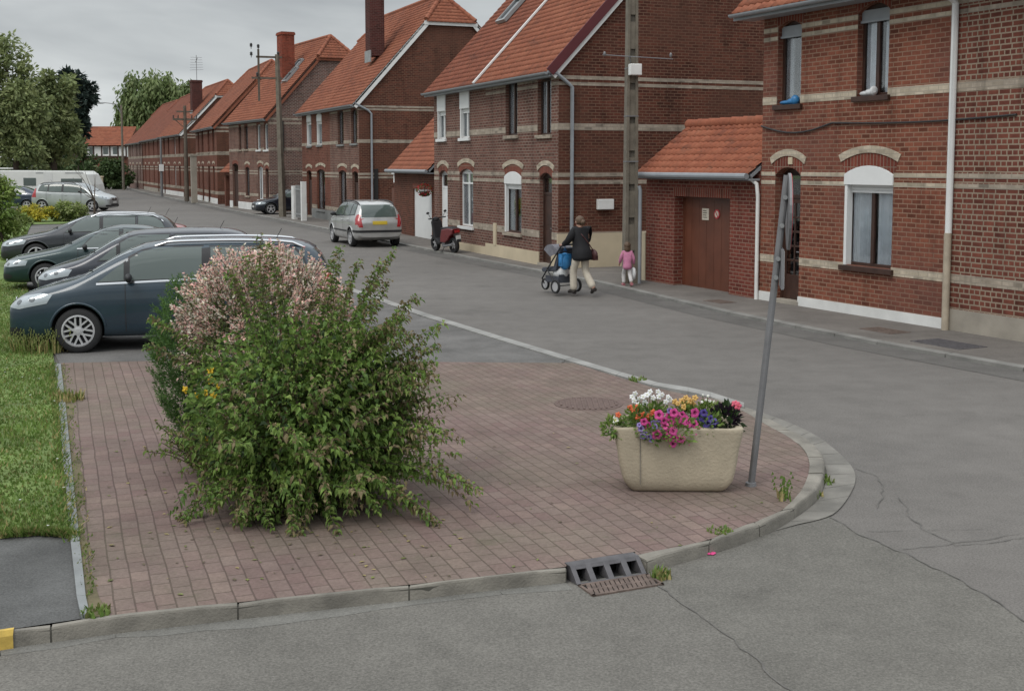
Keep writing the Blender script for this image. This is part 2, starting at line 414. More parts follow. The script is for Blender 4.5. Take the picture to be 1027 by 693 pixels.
def window(house, o, frame='whitepvc', style='double', sill='conc', shutter=None, curtain=.8, cmat=None, wname='window', head=0):
    """one window: frame mesh with pane, curtain, sill and shutter box as sub-parts"""
    u0, u1, a, b, r = o['u0'], o['u1'], o['z0'], o['z1'], o.get('r', 0)
    d = o.get('dep', .17) - .07
    if shutter: b2 = b - r - shutter
    else: b2 = b - r*.5 if r else b
    f = .055 if (u1-u0) > .5 else .045
    mb = MB()
    mb.box(u0, d, a, u0+f, d+.06, b2); mb.box(u1-f, d, a, u1, d+.06, b2)
    mb.box(u0+f, d, a, u1-f, d+.06, a+f); mb.box(u0+f, d, b2-f, u1-f, d+.06, b2)
    if not shutter and r:   # solid head panel that fills the arch
        ar = arcpts(u0, u1, b, r)
        mb.prism([(u0, b2)] + [(u1, b2)] + ar[::-1], d, d+.04, lambda p, q, h: (p, h, q))
    if style == 'double':
        mb.box((u0+u1)/2-f*.75, d-.01, a+f, (u0+u1)/2+f*.75, d+.05, b2-f)
    elif style == 'transom':
        zt = a + (b2-a)*.78
        mb.box(u0+f, d-.01, zt-f*.5, u1-f, d+.05, zt+f*.5)
        mb.box((u0+u1)/2-f*.6, d-.008, a+f, (u0+u1)/2+f*.6, d+.05, b2-f)
    fr = mb.build(wname, M[frame], house, bevel=.006)
    g = MB(); g.box(u0+f*.5, d+.025, a+f*.5, u1-f*.5, d+.033, b2-f*.5); g.build('pane', M['glass'], fr)
    if head:
        s = MB(); s.box(u0+.005, d-.04, b2-head, u1-.005, d-.006, b2-r*.2); s.box(u0+.005, d-.07, b2-head-.04, u1-.005, d-.006, b2-head); s.build('head_panel', M['greyplast'], fr)
    if curtain:
        c = MB(); y = d+.062; n = 26; w = (u1-u0)
        spans = [(0, 1)] if curtain >= 1 else [(.0, .5*curtain+.04), (1-.5*curtain+.04, 1)]
        for s0, s1 in spans:
            pts = []
            for i in range(n+1):
                s = s0 + (s1-s0)*i/n
                pts.append((u0 + w*s, y + .022*math.sin(i*1.9) + .01*math.sin(i*.7+u0*9)))
            for p, q in zip(pts, pts[1:]):
                c.add([(p[0],p[1],a+.04),(q[0],q[1],a+.04),(q[0],q[1],b2),(p[0],p[1],b2)], [(0,1,2,3)])
        c.build('curtain', M[cmat or 'curtain'], fr, smooth=True)
    if sill:
        m = {'conc': M['bandgrey'], 'brown': M['brownwood'], 'white': M['whitepvc'], 'grey': M['greypaint']}[sill]
        s = MB(); s.box(u0-.07, -.07, a-.10, u1+.07, d, a-.004); s.build('sill', m, fr, bevel=.008)
    if shutter:
        s = MB(); ar = arcpts(u0-.01, u1+.01, b-.005, r)
        s.prism([(u0-.01, b2)] + [(u1+.01, b2)] + ar[::-1], -.03, d+.05, lambda p, q, h: (p, h, q))
        s.box(u0, -.012, a, u0+.07, d, b2-.002)
        sh = s.build('shutter_box', M['whitepvc'], fr, bevel=.008)
        t = MB()
        for k in range(3): t.box(u0+.07, d-.03, b2-.05*(k+1)+.004, u1-.005, d-.015, b2-.05*k)
        t.build('shutter_slat', M['whitepvc'], sh)
    return fr

def door(house, o, mat='brownwood', panes=False, frame=None):
    u0, u1, a, b, r = o['u0'], o['u1'], o['z0'], o['z1'], o.get('r', 0)
    d = o.get('dep', .17) - .05; f = .07
    mb = MB(); top = b - r*.6
    fan = top - .45 if top > 2.45 else top
    mb.box(u0, d-.01, a, u0+f, d+.05, top); mb.box(u1-f, d-.01, a, u1, d+.05, top); mb.box(u0+f, d-.01, fan-f, u1-f, d+.05, fan)
    if r or fan < top:
        ar = arcpts(u0, u1, b, r); mb.prism([(u0, top), (u1, top)] + ar[::-1], d, d+.04, lambda p, q, h: (p, h, q))
    x0, x1 = u0+f, u1-f; yy = d+.01
    if panes:
        # glazed door: stiles, rails, glazing bars
        st = .09
        mb.box(x0, yy, a, x0+st, yy+.04, fan-f); mb.box(x1-st, yy, a, x1, yy+.04, fan-f)
        mb.box(x0+st, yy, a, x1-st, yy+.04, a+.55); mb.box(x0+st, yy, fan-f-.1, x1-st, yy+.04, fan-f)
        for k in range(1, 5):
            z = a+.55 + (fan-f-.1-a-.55)*k/5; mb.box(x0+st, yy, z-.02, x1-st, yy+.035, z+.02)
        xm = (x0+x1)/2; mb.box(xm-.02, yy, a+.55, xm+.02, yy+.03, fan-f-.1)
    else:
        mb.box(x0, yy, a, x1, yy+.04, fan-f)
        for k in range(2):
            za = a+.18 + k*(fan-a)*.47; zb = za + (fan-a)*.38
            mb.box(x0+.12, yy-.012, za, x1-.12, yy+.002, zb)
    dr = mb.build('door', M[frame or mat], house, bevel=.005)
    if panes or fan < top - .1:
        g = MB()
        if panes: g.box(x0+.085, yy+.012, a+.54, x1-.085, yy+.02, fan-f-.09)
        if fan < top - .1: g.box(u0+f, d+.02, fan, u1-f, d+.028, top)
        g.build('pane', M['glass'], dr)
    h = MB(); hx = x1-.08; h.tube([(hx, yy-.06, a+1.02), (hx-.1, yy-.06, a+1.02)], .012, 6); h.tube([(hx, yy, a+1.02), (hx, yy-.06, a+1.02)], .012, 6)
    h.build('handle', M['galv'], dr)
    t = MB(); t.box(u0-.02, -.05, a-.02, u1+.02, d, a+.05); t.build('threshold', M['plinthB'], dr)
    return dr

def bands_on(mb, W, ops, zr, y0=-.006, y1=.02, x0=0, x1=None, mi=0):
    x1 = W if x1 is None else x1
    for za, zb in zr:
        cuts = sorted((o['u0'], o['u1']) for o in ops if o['z0'] < zb-.01 and o['z1'] > za+.01)
        c = x0
        for p, q in cuts:
            if p > c + .02: mb.box(c, y0, za, p, y1, zb, mi)
            c = max(c, q)
        if c < x1-.02: mb.box(c, y0, za, x1, y1, zb, mi)

def tiles(mb, fr, poly, pw=.24, ph=.31, amp=.022, seg=5, mi=0):
    """pantile surface on a roof plane; fr=(O,Sdir,Tdir) ; poly = convex ccw (s,t)"""
    O, Sd, Td = fr; N = Sd.cross(Td).normalized()
    s0 = min(p[0] for p in poly); s1 = max(p[0] for p in poly); t0 = min(p[1] for p in poly); t1 = max(p[1] for p in poly)
    bm = bmesh.new(); uvl = None
    ns = max(1, int(math.ceil((s1-s0)/pw)))*seg; nt = int(math.ceil((t1-t0)/ph))
    step = pw/seg
    for k in range(nt):
        rows = []
        for tt, hh in ((t0+k*ph, -.008), (t0+k*ph, .1*ph), (t0+(k+1)*ph, .0)):
            row = []
            for i in range(ns+1):
                s = s0 + i*step; ph_ = 2*math.pi*(s/pw)
                w = amp*(math.sin(ph_) + .35*math.sin(2*ph_+.6))
                row.append(bm.verts.new((s, tt, hh + w + amp)))
            rows.append(row)
        for ra, rb in zip(rows, rows[1:]):
            for i in range(ns): bm.faces.new((ra[i], ra[i+1], rb[i+1], rb[i]))
    n = len(poly)
    for i in range(n):
        a = Vector((*poly[i], 0)); b = Vector((*poly[(i+1) % n], 0)); e = b-a
        if e.length < 1e-5: continue
        out = Vector((e.y, -e.x, 0))
        bmesh.ops.bisect_plane(bm, geom=bm.verts[:]+bm.edges[:]+bm.faces[:], plane_co=a, plane_no=out, clear_outer=True)
    bm.verts.index_update()
    base = len(mb.v)
    uvs = []
    for v in bm.verts:
        p = O + Sd*v.co.x + Td*v.co.y + N*v.co.z; mb.v.append(tuple(mb.M @ p))
    if not hasattr(mb, 'tuv'): mb.tuv = {}
    for f in bm.faces:
        tc = sum((v.co.y for v in f.verts))/len(f.verts)
        mb.tuv[len(mb.f)] = [(v.co.x/pw, (tc-t0)/ph) for v in f.verts]
        mb.f.append([base+v.index for v in f.verts]); mb.m.append(mi)
    bm.free()
def build_tiles(mb, name, mat, parent):
    o = mb.build(name, mat, parent, smooth=False)
    uv = o.data.uv_layers[0].data
    for p in o.data.polygons:
        t = mb.tuv.get(p.index)
        if t:
            for li, q in zip(p.loop_indices, t): uv[li].uv = q
    for p in o.data.polygons: p.use_smooth = True
    return o

def roof(house, W, D, ze, pitch, hipn=True, hipf=True, over=.32, side=.12, hiph=1.35, tile='tileO', verge='white', seg=5, pw=.24, ph=.31, ridgeprof=True, vergemat2=None):
    tp = math.tan(pitch); cp, sp = math.cos(pitch), math.sin(pitch)
    half = D/2; zr = ze + half*tp
    T = (half+over)/cp
    s0, s1 = -(side if hipf is not None else 0), W + (side if hipn is not None else 0)
    # t where the half hip starts
    th = T - hiph/sp; ins = hiph/math.tan(pitch)
    th_n, in_n = (th, ins) if hipn else (T, 0)
    th_f, in_f = (th, ins) if hipf else (T, 0)
    zb = ze - over*tp
    O = Vector((0, -over, zb)); Sd = Vector((1,0,0)); Td = Vector((0, cp, sp))
    poly = [(s0, 0), (s1, 0)]
    if hipn: poly += [(s1, th_n)]
    poly += [(s1-in_n, T), (s0+in_f, T)]
    if hipf: poly += [(s0, th_f)]
    mb = MB(); tiles(mb, (O, Sd, Td), poly, pw, ph, seg=seg)
    Ob = Vector((0, D+over, zb)); Tb = Vector((0, -cp, sp)); polyb = [(-p[0], p[1]) for p in poly][::-1]
    tiles(mb, (Ob, Vector((-1,0,0)), Tb), polyb, pw, ph, seg=2)
    zh = zr - hiph; yA = half - ins; 
    Lh = math.hypot(ins, hiph)
    if hipn:
        tiles(mb, (Vector((s1, 0, zh)), Vector((0,1,0)), Vector((-ins/Lh, 0, hiph/Lh))), [(half-ins-.02, -.12), (half+ins+.02, -.12), (half, Lh)], pw, ph, seg=seg)
    if hipf:
        tiles(mb, (Vector((s0, 0, zh)), Vector((0,-1,0)), Vector((ins/Lh, 0, hiph/Lh))), [(-half-ins, -.12), (-half+ins, -.12), (-half, Lh)], pw, ph, seg=2)
    r = build_tiles(mb, 'roof', M[tile], house)
    # deck under the tiles
    dk = MB()
    N = Vector((0, -sp, cp))
    dk.prism(poly, -.09, -.012, lambda a, b, h: O + Sd*a + Td*b + N*h)
    Nb = Vector((0, sp, cp)); dk.prism(polyb, -.09, -.012, lambda a, b, h: Ob + Vector((-1,0,0))*a + Tb*b + Nb*h)
    dk.build('roof_deck', M['dark'], r)
    # ridge and hip caps
    rc = MB()
    def caps(a, b):
        a, b = Vector(a), Vector(b); L = (b-a).length; n = max(1, int(L/.36))
        for i in range(n):
            p = a.lerp(b, i/n); q = a.lerp(b, (i+1.06)/n)
            rc.tube([p, q], [.115, .10], 10)
    caps((s0+in_f, half, zr+.03), (s1-in_n, half, zr+.03))
    if hipn:
        caps((s1, yA, zh+.04), (s1-in_n, half, zr+.04)); caps((s1, D-yA, zh+.04), (s1-in_n, half, zr+.04))
    if hipf:
        caps((s0, yA, zh+.04), (s0+in_f, half, zr+.04))
    rc.build('ridge_cap', M[tile], r, smooth=True)
    # verge boards on the near gable
    vb = MB()
    if hipn is not None:
        tv = th_n
        for (Oq, Tq, Nq) in ((O, Td, N), (Ob, Tb, Nb)):
            a = Oq + Vector((s1, 0, 0)); b = a + Tq*tv
            lo, hi = -.24, -.0
            vs = [a+Nq*lo, b+Nq*lo, b+Nq*hi, a+Nq*hi]; vs += [v - Vector((.03,0,0)) for v in vs]
            vb.add(vs, [(0,1,2,3),(7,6,5,4),(0,4,5,1),(3,2,6,7),(0,3,7,4),(1,5,6,2)])
        if hipn: vb.box(s1-.03, yA-.1, zh-.22, s1+.02, D-yA+.1, zh-.05)
    if vb.v: vb.build('verge_board', M[verge], r)
    return r, zr, zh

def gutter(house, W, ze, pitch, over=.32, mat='greyplast', x0=-.1, x1=None, r=.07):
    x1 = W+.1 if x1 is None else x1
    z = ze - over*math.tan(pitch); y = -over-.06
    vs = []; fs = []; n = 8; m = MB()
    prof = [(y + r*math.cos(math.pi + math.pi*i/n), z + r*math.sin(math.pi + math.pi*i/n)) for i in range(n+1)]
    prof += [(p*1 + (0.012 if p < y else -.012), q) for p, q in ((y-r+.0, z), )]
    for x in (x0, x1):
        for p, q in prof[:n+1]: vs.append((x, p, q))
    for i in range(n): fs.append((i, i+1, n+2+i, n+1+i))
    m.add(vs, fs)
    m.add([(x0, p, q) for p, q in prof[:n+1]], [list(range(n+1))]); m.add([(x1, p, q) for p, q in prof[:n+1]], [list(range(n+1))])
    m.box(x0, y+r, z-.12, x1, y+r+.03, z+.02)
    m.box(x0, y+r+.03, z-.10, x1, -.002, z-.08)       # soffit
    return m.build('gutter', M[mat], house)

def make_house(label, cat, Fm, D, ze, pitch=R(48), wall='brickC', gable=None, ops=(), bands=(), band='bandcream', plinth=None, plinth_z=.3, gplinth=None,
               hipn=True, hipf=True, tile='tileO', verge='white', gut='greyplast', over=.32, side=.12, group='brick houses along the street', archmat='soldier', lintel='bandcream', seg=5, name='brick_house', gband=True, gable_far=True):
    h = thing(name, label, cat, Fm.O, Fm.rz, group)
    W = Fm.W; tp = math.tan(pitch); half = D/2; zr = ze + half*tp
    hiph = 1.35; ins = hiph/tp
    mb = MB(); front_wall(mb, W, ze, ops)
    # gables
    def gpoly(hip):
        if hip: return [(0, 0), (D, 0), (D, ze), (half+ins, zr-hiph), (half-ins, zr-hiph), (0, ze)]
        return [(0, 0), (D, 0), (D, ze), (half, zr), (0, ze)]
    gp = gpoly(hipn)
    mb.add([(W, y, z) for y, z in gp], [list(range(len(gp)))], 2)
    gp = gpoly(hipf)
    mb.add([(0, y, z) for y, z in gp][::-1], [list(range(len(gp)))], 2)
    mb.add([(0, D, 0), (W, D, 0), (W, D, ze), (0, D, ze)], [(3, 2, 1, 0)], 2)
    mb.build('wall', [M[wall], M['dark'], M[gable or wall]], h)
    # bands on the facade and round the near gable
    for za, zb_ in bands:
        b = MB(); bands_on(b, W, ops, [(za, zb_)])
        if gband and hipn: b.box(W-.012, -.006, za, W+.006, D, zb_)
        for k in range(len(b.f)//6):
            c = MB(); c.v = b.v[k*8:k*8+8]; c.f = [[i-k*8 for i in f] for f in b.f[k*6:k*6+6]]; c.m = [0]*6; c.build('brick_band', M[band], h)
    if plinth:
        p = MB(); bands_on(p, W, [o for o in ops if o['z0'] < .1], [(-.05, plinth_z)], y0=-.025, y1=.01); p.build('plinth', M[plinth], h)
    if gplinth:
        m, y0, y1, z = gplinth
        p = MB(); p.box(W-.01, y0, 0, W+.03, y1, z); p.build('gable_plinth', M[m], h)
    for o in ops:
        if o.get('arch', True):
            rr = o.get('r', 0)
            s = MB(); arch_strip(s, o['u0'], o['u1'], o['z1']-rr, max(rr, .02), o.get('ah', .2), -.004, .05, over=.03)
            st = s.build('window_arch' if o['k'] == 'w' else 'door_arch', M[archmat], h)
            if o.get('crown', True):
                s = MB(); arch_strip(s, o['u0']-.05, o['u1']+.05, o['z1']-rr+o.get('ah', .2)+.002, max(rr, .02)*1.05, .13, -.022, .05, over=.06)
                s.build('arch_crown', M[lintel], h)
        if o['k'] == 'w': window(h, o, o.get('frame', 'whitepvc'), o.get('style', 'double'), o.get('sill', 'conc'), o.get('shutter'), o.get('curtain', .8), head=o.get('head', 0))
        elif o['k'] == 'd': door(h, o, o.get('mat', 'brownwood'), o.get('panes', False), o.get('frame'))
    rf, zr, zh = roof(h, W, D, ze, pitch, hipn, hipf, tile=tile, verge=verge, hiph=hiph, seg=seg, over=over, side=side, pw=.21, ph=.225)
    gutter(h, W, ze, pitch, mat=gut, over=over, x0=-side if hipf else 0, x1=W+.1 if hipn else W)
    return h, rf, zr
def OP(Fm, k, x0, x1, yt, yb, r=.12, **kw):
    g = (k == 'd'); u0, u1, a, b = Fm.rect(x0, x1, yt, yb, g)
    if g: a = kw.pop('za', .08)
    d = dict(k=k, u0=u0, u1=u1, z0=a, z1=b, r=min(r, (u1-u0)*.4)); d.update(kw); return d
def pipe(house, pts, r=.045, mat='greyplast', name='downpipe'):
    m = MB(); m.tube(pts, r, 10); return m.build(name, M[mat], house, smooth=True)
def chimney(roofo, x, y, w, d, z0, z1, mat, pots=0):
    m = MB(); m.box(x-w/2, y-d/2, z0, x+w/2, y+d/2, z1-.18)
    m.box(x-w/2-.05, y-d/2-.05, z1-.18, x+w/2+.05, y+d/2+.05, z1-.06); m.box(x-w/2-.02, y-d/2-.02, z1-.06, x+w/2+.02, y+d/2+.02, z1)
    c = m.build('chimney', M[mat], roofo)
    f = MB(); f.box(x-w/2-.04, y-d/2-.04, z0-.3, x+w/2+.04, y-d/2+.02, z0+.25); f.build('flashing', M['zinc'], c)
    return c

# ------------------------------------------------------------ the houses, near to far
# A : right hand house with the shuttered window
FA = Frame((761.5, 303), (951, 334))
zA = lambda x, y: FA.uz(x, y)[1]
bA = [(zA(830, 269.5), zA(830, 261.5)), (zA(820, 186), zA(820, 181.8)), (zA(820, 177.2), zA(820, 173)), (zA(830, 101.5), zA(830, 93.2)), (zA(832, 33.5), zA(832, 29.3)), (zA(832, 24.5), zA(832, 19.5))]
opsA = [OP(FA, 'w', 847, 895, 166, 268, r=.16, frame='brownwood', style='double', sill='brown', shutter=.2, curtain=.95, dep=.2, ah=.22),
        OP(FA, 'w', 780, 803.5, 21, 105, r=.13, frame='brownwood', style='single', sill='brown', curtain=.75, dep=.2, head=.22, crown=False, ah=.2),
        OP(FA, 'w', 860, 891.5, 3, 96, r=.15, frame='brownwood', style='double', sill='brown', curtain=.75, dep=.2, head=.22, crown=False, ah=.2),
        OP(FA, 'd', 776.5, 802, 168, 303, r=.16, panes=True, dep=.24, ah=.22)]
eA = 6.40; PA = R(46)
hA, rA, _ = make_house('orange red brick house with white shutter box over its lower window and white base', 'house', FA, 9.4, eA, PA, 'brickA', 'brickA', opsA, bA, 'bandcream', 'plinthA', .24,
                  hipn=None, hipf=True, tile='tileO', gut='greyplast', over=.5, side=.38)
pipe(hA, [(FA.W+.0, -.07, 1.7), (FA.W+.0, -.07, 5.5), (FA.W, -.2, 5.6), (FA.W, -.45, 5.62)], .058, 'whitepvc')
pipe(hA, [(FA.W+.0, -.08, .0), (FA.W+.0, -.08, 1.7)], .062, 'beige')
pipe(hA, [(-.03, -.06, .05), (-.03, -.06, 2.2), (-.03, -.1, 2.45), (-.2, -.2, 2.6), (-.3, -.28, 2.62)], .04, 'white')
# grey head panels over the two upper windows are part of the window frames; sagging cable along the facade
cb = MB(); pts = []
for i in range(25):
    t = i/24; pts.append((-.0 + FA.W*t*1.25, -.03, 3.63 - .16*math.sin(math.pi*min(1, t*3.0))*(t < .34) - .05*math.sin(math.pi*max(0, (t-.34)/.66))))
cb.tube(pts, .018, 6); cb.build('facade_cable', M['cable'], hA)
n = MB(); n.box(opsA[3]['u0']+.42, -.03, opsA[3]['z1']+.06, opsA[3]['u0']+.54, -.006, opsA[3]['z1']+.2); n.build('number_plate', M['cream'], hA)
# things lying on the upper sills
# B : neighbour beyond the white pipe
FB = Frame((951, 334), (1180, 372), W=None); FB = Frame((951, 334), (1180, 371.8))
uB = lambda px: FB.uz(px, 240)[0]
opsB = [dict(k='w', u0=1.62, u1=2.75, z0=opsA[0]['z0']+.02, z1=opsA[0]['z1'], r=.16, frame='whitepvc', style='double', sill='conc', shutter=.2, curtain=.8, ah=.22, dep=.2),
        dict(k='w', u0=1.8, u1=2.6, z0=opsA[2]['z0'], z1=opsA[2]['z1'], r=.15, frame='whitepvc', style='double', sill='conc', curtain=.8, ah=.2, dep=.2),
        dict(k='d', u0=3.5, u1=4.4, z0=.08, z1=opsA[3]['z1'], r=.15, ah=.22, dep=.24)]
hB, rB, _ = make_house('neighbouring brick house with wide pale mortar joints at the right edge', 'house', FB, 9.4, eA, PA, 'brickB', 'brickB', opsB, bA, 'bandgrey', 'plinthB', .42,
                  hipn=True, hipf=None, tile='tileO', over=.5)
# C : semi-detached pair in the middle
Lc, Rc = (436, 247), (559.5, 271.5)
FC = Frame(Lc, Rc); halfW = FC.W/2
FC1 = Frame(Lc, Rc); FC1.W = FC1.uz(487.5, 257.3)[0]
FC2 = Frame(Lc, Rc); FC2.W = FC.W - FC1.W; FC2.O = FC.O + FC.d*FC1.W
zC = lambda x, y: FC.uz(x, y)[1]
bC = [(zC(480, 230.0), zC(480, 223.5)), (zC(492, 182.5), zC(492, 179)), (zC(492, 176), zC(492, 172.5)), (zC(490, 135), zC(490, 129)), (5.0, 5.12), (5.26, 5.38)]
bC[4] = (FC.gable(600, 86.5)[1], FC.gable(600, 83.2)[1]); bC[5] = (FC.gable(600, 80.5)[1], FC.gable(600, 76.8)[1])
eC = zC(545, 67.5) ; eC = 5.62
opsC1 = [OP(FC1, 'w', 439, 447, 92, 139.5, frame='whitepvc', style='double', sill='white', shutter=.55, crown=False, ah=.12),
         OP(FC1, 'w', 461.6, 470.8, 88, 138.5, frame='whitepvc', style='double', sill='white', shutter=.55, crown=False, ah=.12),
         OP(FC1, 'd', 440.5, 449, 171, 248, mat='whitepvc', r=.15), OP(FC1, 'w', 461, 474.5, 169.5, 227, r=.15, frame='whitepvc', style='transom', sill='white', curtain=.9)]
opsC2 = [OP(FC2, 'w', 507, 519, 79.5, 136, frame='brownwood', style='double', sill='conc', curtain=.9, crown=False, ah=.12),
         OP(FC2, 'w', 539.2, 552.8, 77, 135.5, frame='brownwood', style='double', sill='conc', curtain=.9, crown=False, ah=.12),
         OP(FC2, 'w', 506.5, 523, 172, 233.5, r=.15, frame='brownwood', style='double', sill='conc', shutter=.22, curtain=.8), OP(FC2, 'd', 541, 553.5, 173.5, 268, r=.15)]
PC = R(47); DC = 9.2
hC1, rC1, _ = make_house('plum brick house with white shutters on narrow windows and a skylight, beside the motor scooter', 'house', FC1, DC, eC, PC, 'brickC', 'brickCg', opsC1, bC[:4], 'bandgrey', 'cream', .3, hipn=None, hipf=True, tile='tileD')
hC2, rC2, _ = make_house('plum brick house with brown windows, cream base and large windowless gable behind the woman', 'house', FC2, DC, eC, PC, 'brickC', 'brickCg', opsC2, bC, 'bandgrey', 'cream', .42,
                    hipn=True, hipf=None, tile='tileO', verge='white', gplinth=('cream', -.03, FC.gable(645, 250)[0], .98))
# dark red board above the white verge, white party strip, meter post, pipes
tp = math.tan(PC); cp, sp = math.cos(PC), math.sin(PC)
m = MB(); O_ = Vector((FC2.W+.12, -.32, eC-.32*tp)); T_ = Vector((0, cp, sp)); N_ = Vector((0, -sp, cp))
a = O_ + N_*.02; b = O_ + T_*5.2 + N_*.02
vs = [a, b, b+N_*.10, a+N_*.10, a-N_*.15+Vector((.045,0,0)), b-N_*.15+Vector((.045,0,0)), b+N_*.10+Vector((.045,0,0)), a+N_*.10+Vector((.045,0,0))]
m.add(vs, [(3,2,1,0),(4,5,6,7),(3,7,6,2),(0,1,5,4),(0,4,7,3),(1,2,6,5)])
M['maroon'] = pbr('maroon paint', (.10,.018,.022), .6, .1); m.build('verge_trim', M['maroon'], rC2)
m = MB(); a = Vector((-.03, -.34, eC-.34*tp)) + N_*.07; b = a + T_*7.0
vs = [a-Vector((.05,0,0)), a+Vector((.05,0,0)), b+Vector((.05,0,0)), b-Vector((.05,0,0))]; vs += [v+N_*.05 for v in vs]
m.add(vs, [(3,2,1,0),(4,5,6,7),(0,1,5,4),(1,2,6,5),(2,3,7,6),(3,0,4,7)]); m.build('party_flashing', M['white'], rC2)
gy, gz = FC.gable(573, 84)
pipe(hC2, [(FC2.W+.06, gy, .95), (FC2.W+.06, gy, gz-.1), (FC2.W+.06, gy-.12, gz), (FC2.W+.1, -.1, gz+.25), (FC2.W+.1, -.36, 5.28)], .05, 'greyplast')
u, z = FC2.uz(497, 238); m = MB(); m.box(u-.11, -.04, .4, u+.11, .0, FC2.uz(497, 224)[1]); m.build('meter_cover', M['cream'], hC2)
gy, gz = FC.gable(606, 205); m = MB(); m.box(FC2.W+.002, gy-.24, gz-.14, FC2.W+.12, gy+.24, gz+.14); bx = m.build('wall_box', M['white'], hC2, bevel=.015)
# skylight on C1
sA = FC1.uz(505, 26)[0]
def skylight(rf, x, t, w, l, eave, tpp, Tq, Nq, over=.32):
    o = Vector((x, -over, eave-over*tpp)) + Tq*t + Nq*.06
    m = MB()
    def bx_(a0, a1, b0, b1, h0, h1, mb): mb.prism([(a0, b0), (a1, b0), (a1, b1), (a0, b1)], h0, h1, lambda p, q, h: o + Vector((1,0,0))*p + Tq*q + Nq*h)
    f = .07
    bx_(0, w, 0, f, 0, .12, m); bx_(0, w, l-f, l, 0, .12, m); bx_(0, f, f, l-f, 0, .12, m); bx_(w-f, w, f, l-f, 0, .12, m)
    s = m.build('skylight', M['zinc'], rf)
    g = MB(); bx_(f, w-f, f, l-f, .03, .07, g); g.build('pane', M['skyglass'], s)
t = NT('skylight glass'); t.set('Base Color', (.03,.035,.04,1)); t.set('Roughness', .04); M['skyglass'] = t.mat
def roof_pt(Fm, px, py, over, eave, pitch):
    o = Fm.pt(0, -over, eave-over*math.tan(pitch)); T3 = Fm.n*math.cos(pitch) + Vector((0,0,math.sin(pitch))); N3 = T3.cross(Fm.d)*-1
    r = ray(px, py); t = (o-CAM).dot(N3)/r.dot(N3); p = CAM + r*t - o; return p.dot(Fm.d), p.dot(T3)
x_, t_ = roof_pt(FC1, 500, 26, .32, eC, PC); skylight(rC1, x_, t_, .8, 1.1, eC, tp, T_, N_)

# D : garage with white door left of C
FD = Frame((396, 234.6), (437, 243.1))
def garage(label, Fm, W, ze, wall, tile, doorrect, doormat, depth=6.0, ridge=1.3, rise=1.35, plank=8, hangleft=True, name='garage', gutm='greyplast', dep=.35):
    g = thing(name, label, 'garage', Fm.O, Fm.rz)
    o = dict(k='g', u0=doorrect[0], u1=doorrect[1], z0=0.0, z1=doorrect[2], r=0, dep=dep)
    mb = MB(); front_wall(mb, W, ze, [o], dep=dep)
    mb.add([(0,0,0),(0,0,ze),(0,ridge,ze+rise-.05),(0,depth,ze+rise-.05),(0,depth,0)], [(0,1,2,3,4)])
    mb.add([(W,0,0),(W,depth,0),(W,depth,ze+rise-.05),(W,ridge,ze+rise-.05),(W,0,ze)], [(0,1,2,3,4)])
    mb.add([(0,depth,0),(0,depth,ze+rise-.05),(W,depth,ze+rise-.05),(W,depth,0)], [(0,1,2,3)])
    mb.add([(0,ridge,ze+rise-.05),(W,ridge,ze+rise-.05),(W,depth,ze+rise-.05),(0,depth,ze+rise-.05)], [(0,1,2,3)])
    mb.build('wall', [M[wall], M['dark']], g)
    s = MB(); s.box(o['u0']-.05, -.004, o['z1']+.0, o['u1']+.05, .05, o['z1']+.2); s.build('door_lintel', M['soldier'], g)
    d = MB(); dx0, dx1 = o['u0'], o['u1']; n = plank
    d.box(dx0, dep-.06, 0.02, dx0+.06, dep-.0, o['z1']); d.box(dx1-.06, dep-.06, .02, dx1, dep, o['z1']); d.box(dx0+.06, dep-.06, o['z1']-.06, dx1-.06, dep, o['z1'])
    w = (dx1-dx0-.12)/n
    for i in range(n):
        d.box(dx0+.06+i*w+.004, dep-.05, .03, dx0+.06+(i+1)*w-.004, dep-.02, o['z1']-.06)
    d.box(dx0+.06, dep-.03, .03, dx1-.06, dep-.01, o['z1']-.06)
    dr = d.build('garage_door', M[doormat], g)
    L = math.hypot(ridge+.28, rise*(ridge+.28)/ridge); sp_ = rise/math.hypot(ridge, rise); cp_ = ridge/math.hypot(ridge, rise)
    t = MB(); Oq = Vector((0, -.28, ze-.28*rise/ridge)); tiles(t, (Oq, Vector((1,0,0)), Vector((0,cp_,sp_))), [(-.08, 0), (W, 0), (W, L), (-.08, L)], .21, .24, amp=.022, seg=6)
    r = build_tiles(t, 'roof', M[tile], g)
    c = MB(); k = max(2, int(W/.42))
    for i in range(k): c.tube([(-.08+(W+.08)*i/k, ridge, ze+rise+.03), (-.08+(W+.08)*(i+1.05)/k, ridge, ze+rise+.03)], [.14, .12], 10)
    c.build('ridge_cap', M[tile], r, smooth=True)
    dk = MB(); Nq = Vector((0,-sp_,cp_)); dk.prism([(-.06, .02), (W, .02), (W, L), (-.06, L)], -.07, -.01, lambda a, b, h: Oq + Vector((a,0,0)) + Vector((0,cp_,sp_))*b + Nq*h); dk.build('roof_deck', M['greyplast'], r)
    gut = MB(); gut.M = Matrix.Identity(4)
    gz = ze-.28*rise/ridge
    gut.tube([(-.1, -.34, gz-.01), (W-.02, -.34, gz-.01)], .065, 10); gut.box(-.06, -.28, gz-.1, W, -.02, gz-.06)
    gut.build('gutter', M[gutm], g, smooth=False)
    return g, dr, o
uD = lambda px: FD.uz(px, 210)[0]
gD, drD, oD = garage('small brick garage with a white door and steep orange roof beside the motor scooter', FD, FD.W, 2.9, 'brickCg', 'tileO', (uD(414.5), uD(433), FD.uz(424, 190)[1]), 'whitepvc', ridge=2.3, rise=2.45, plank=1, dep=.12)
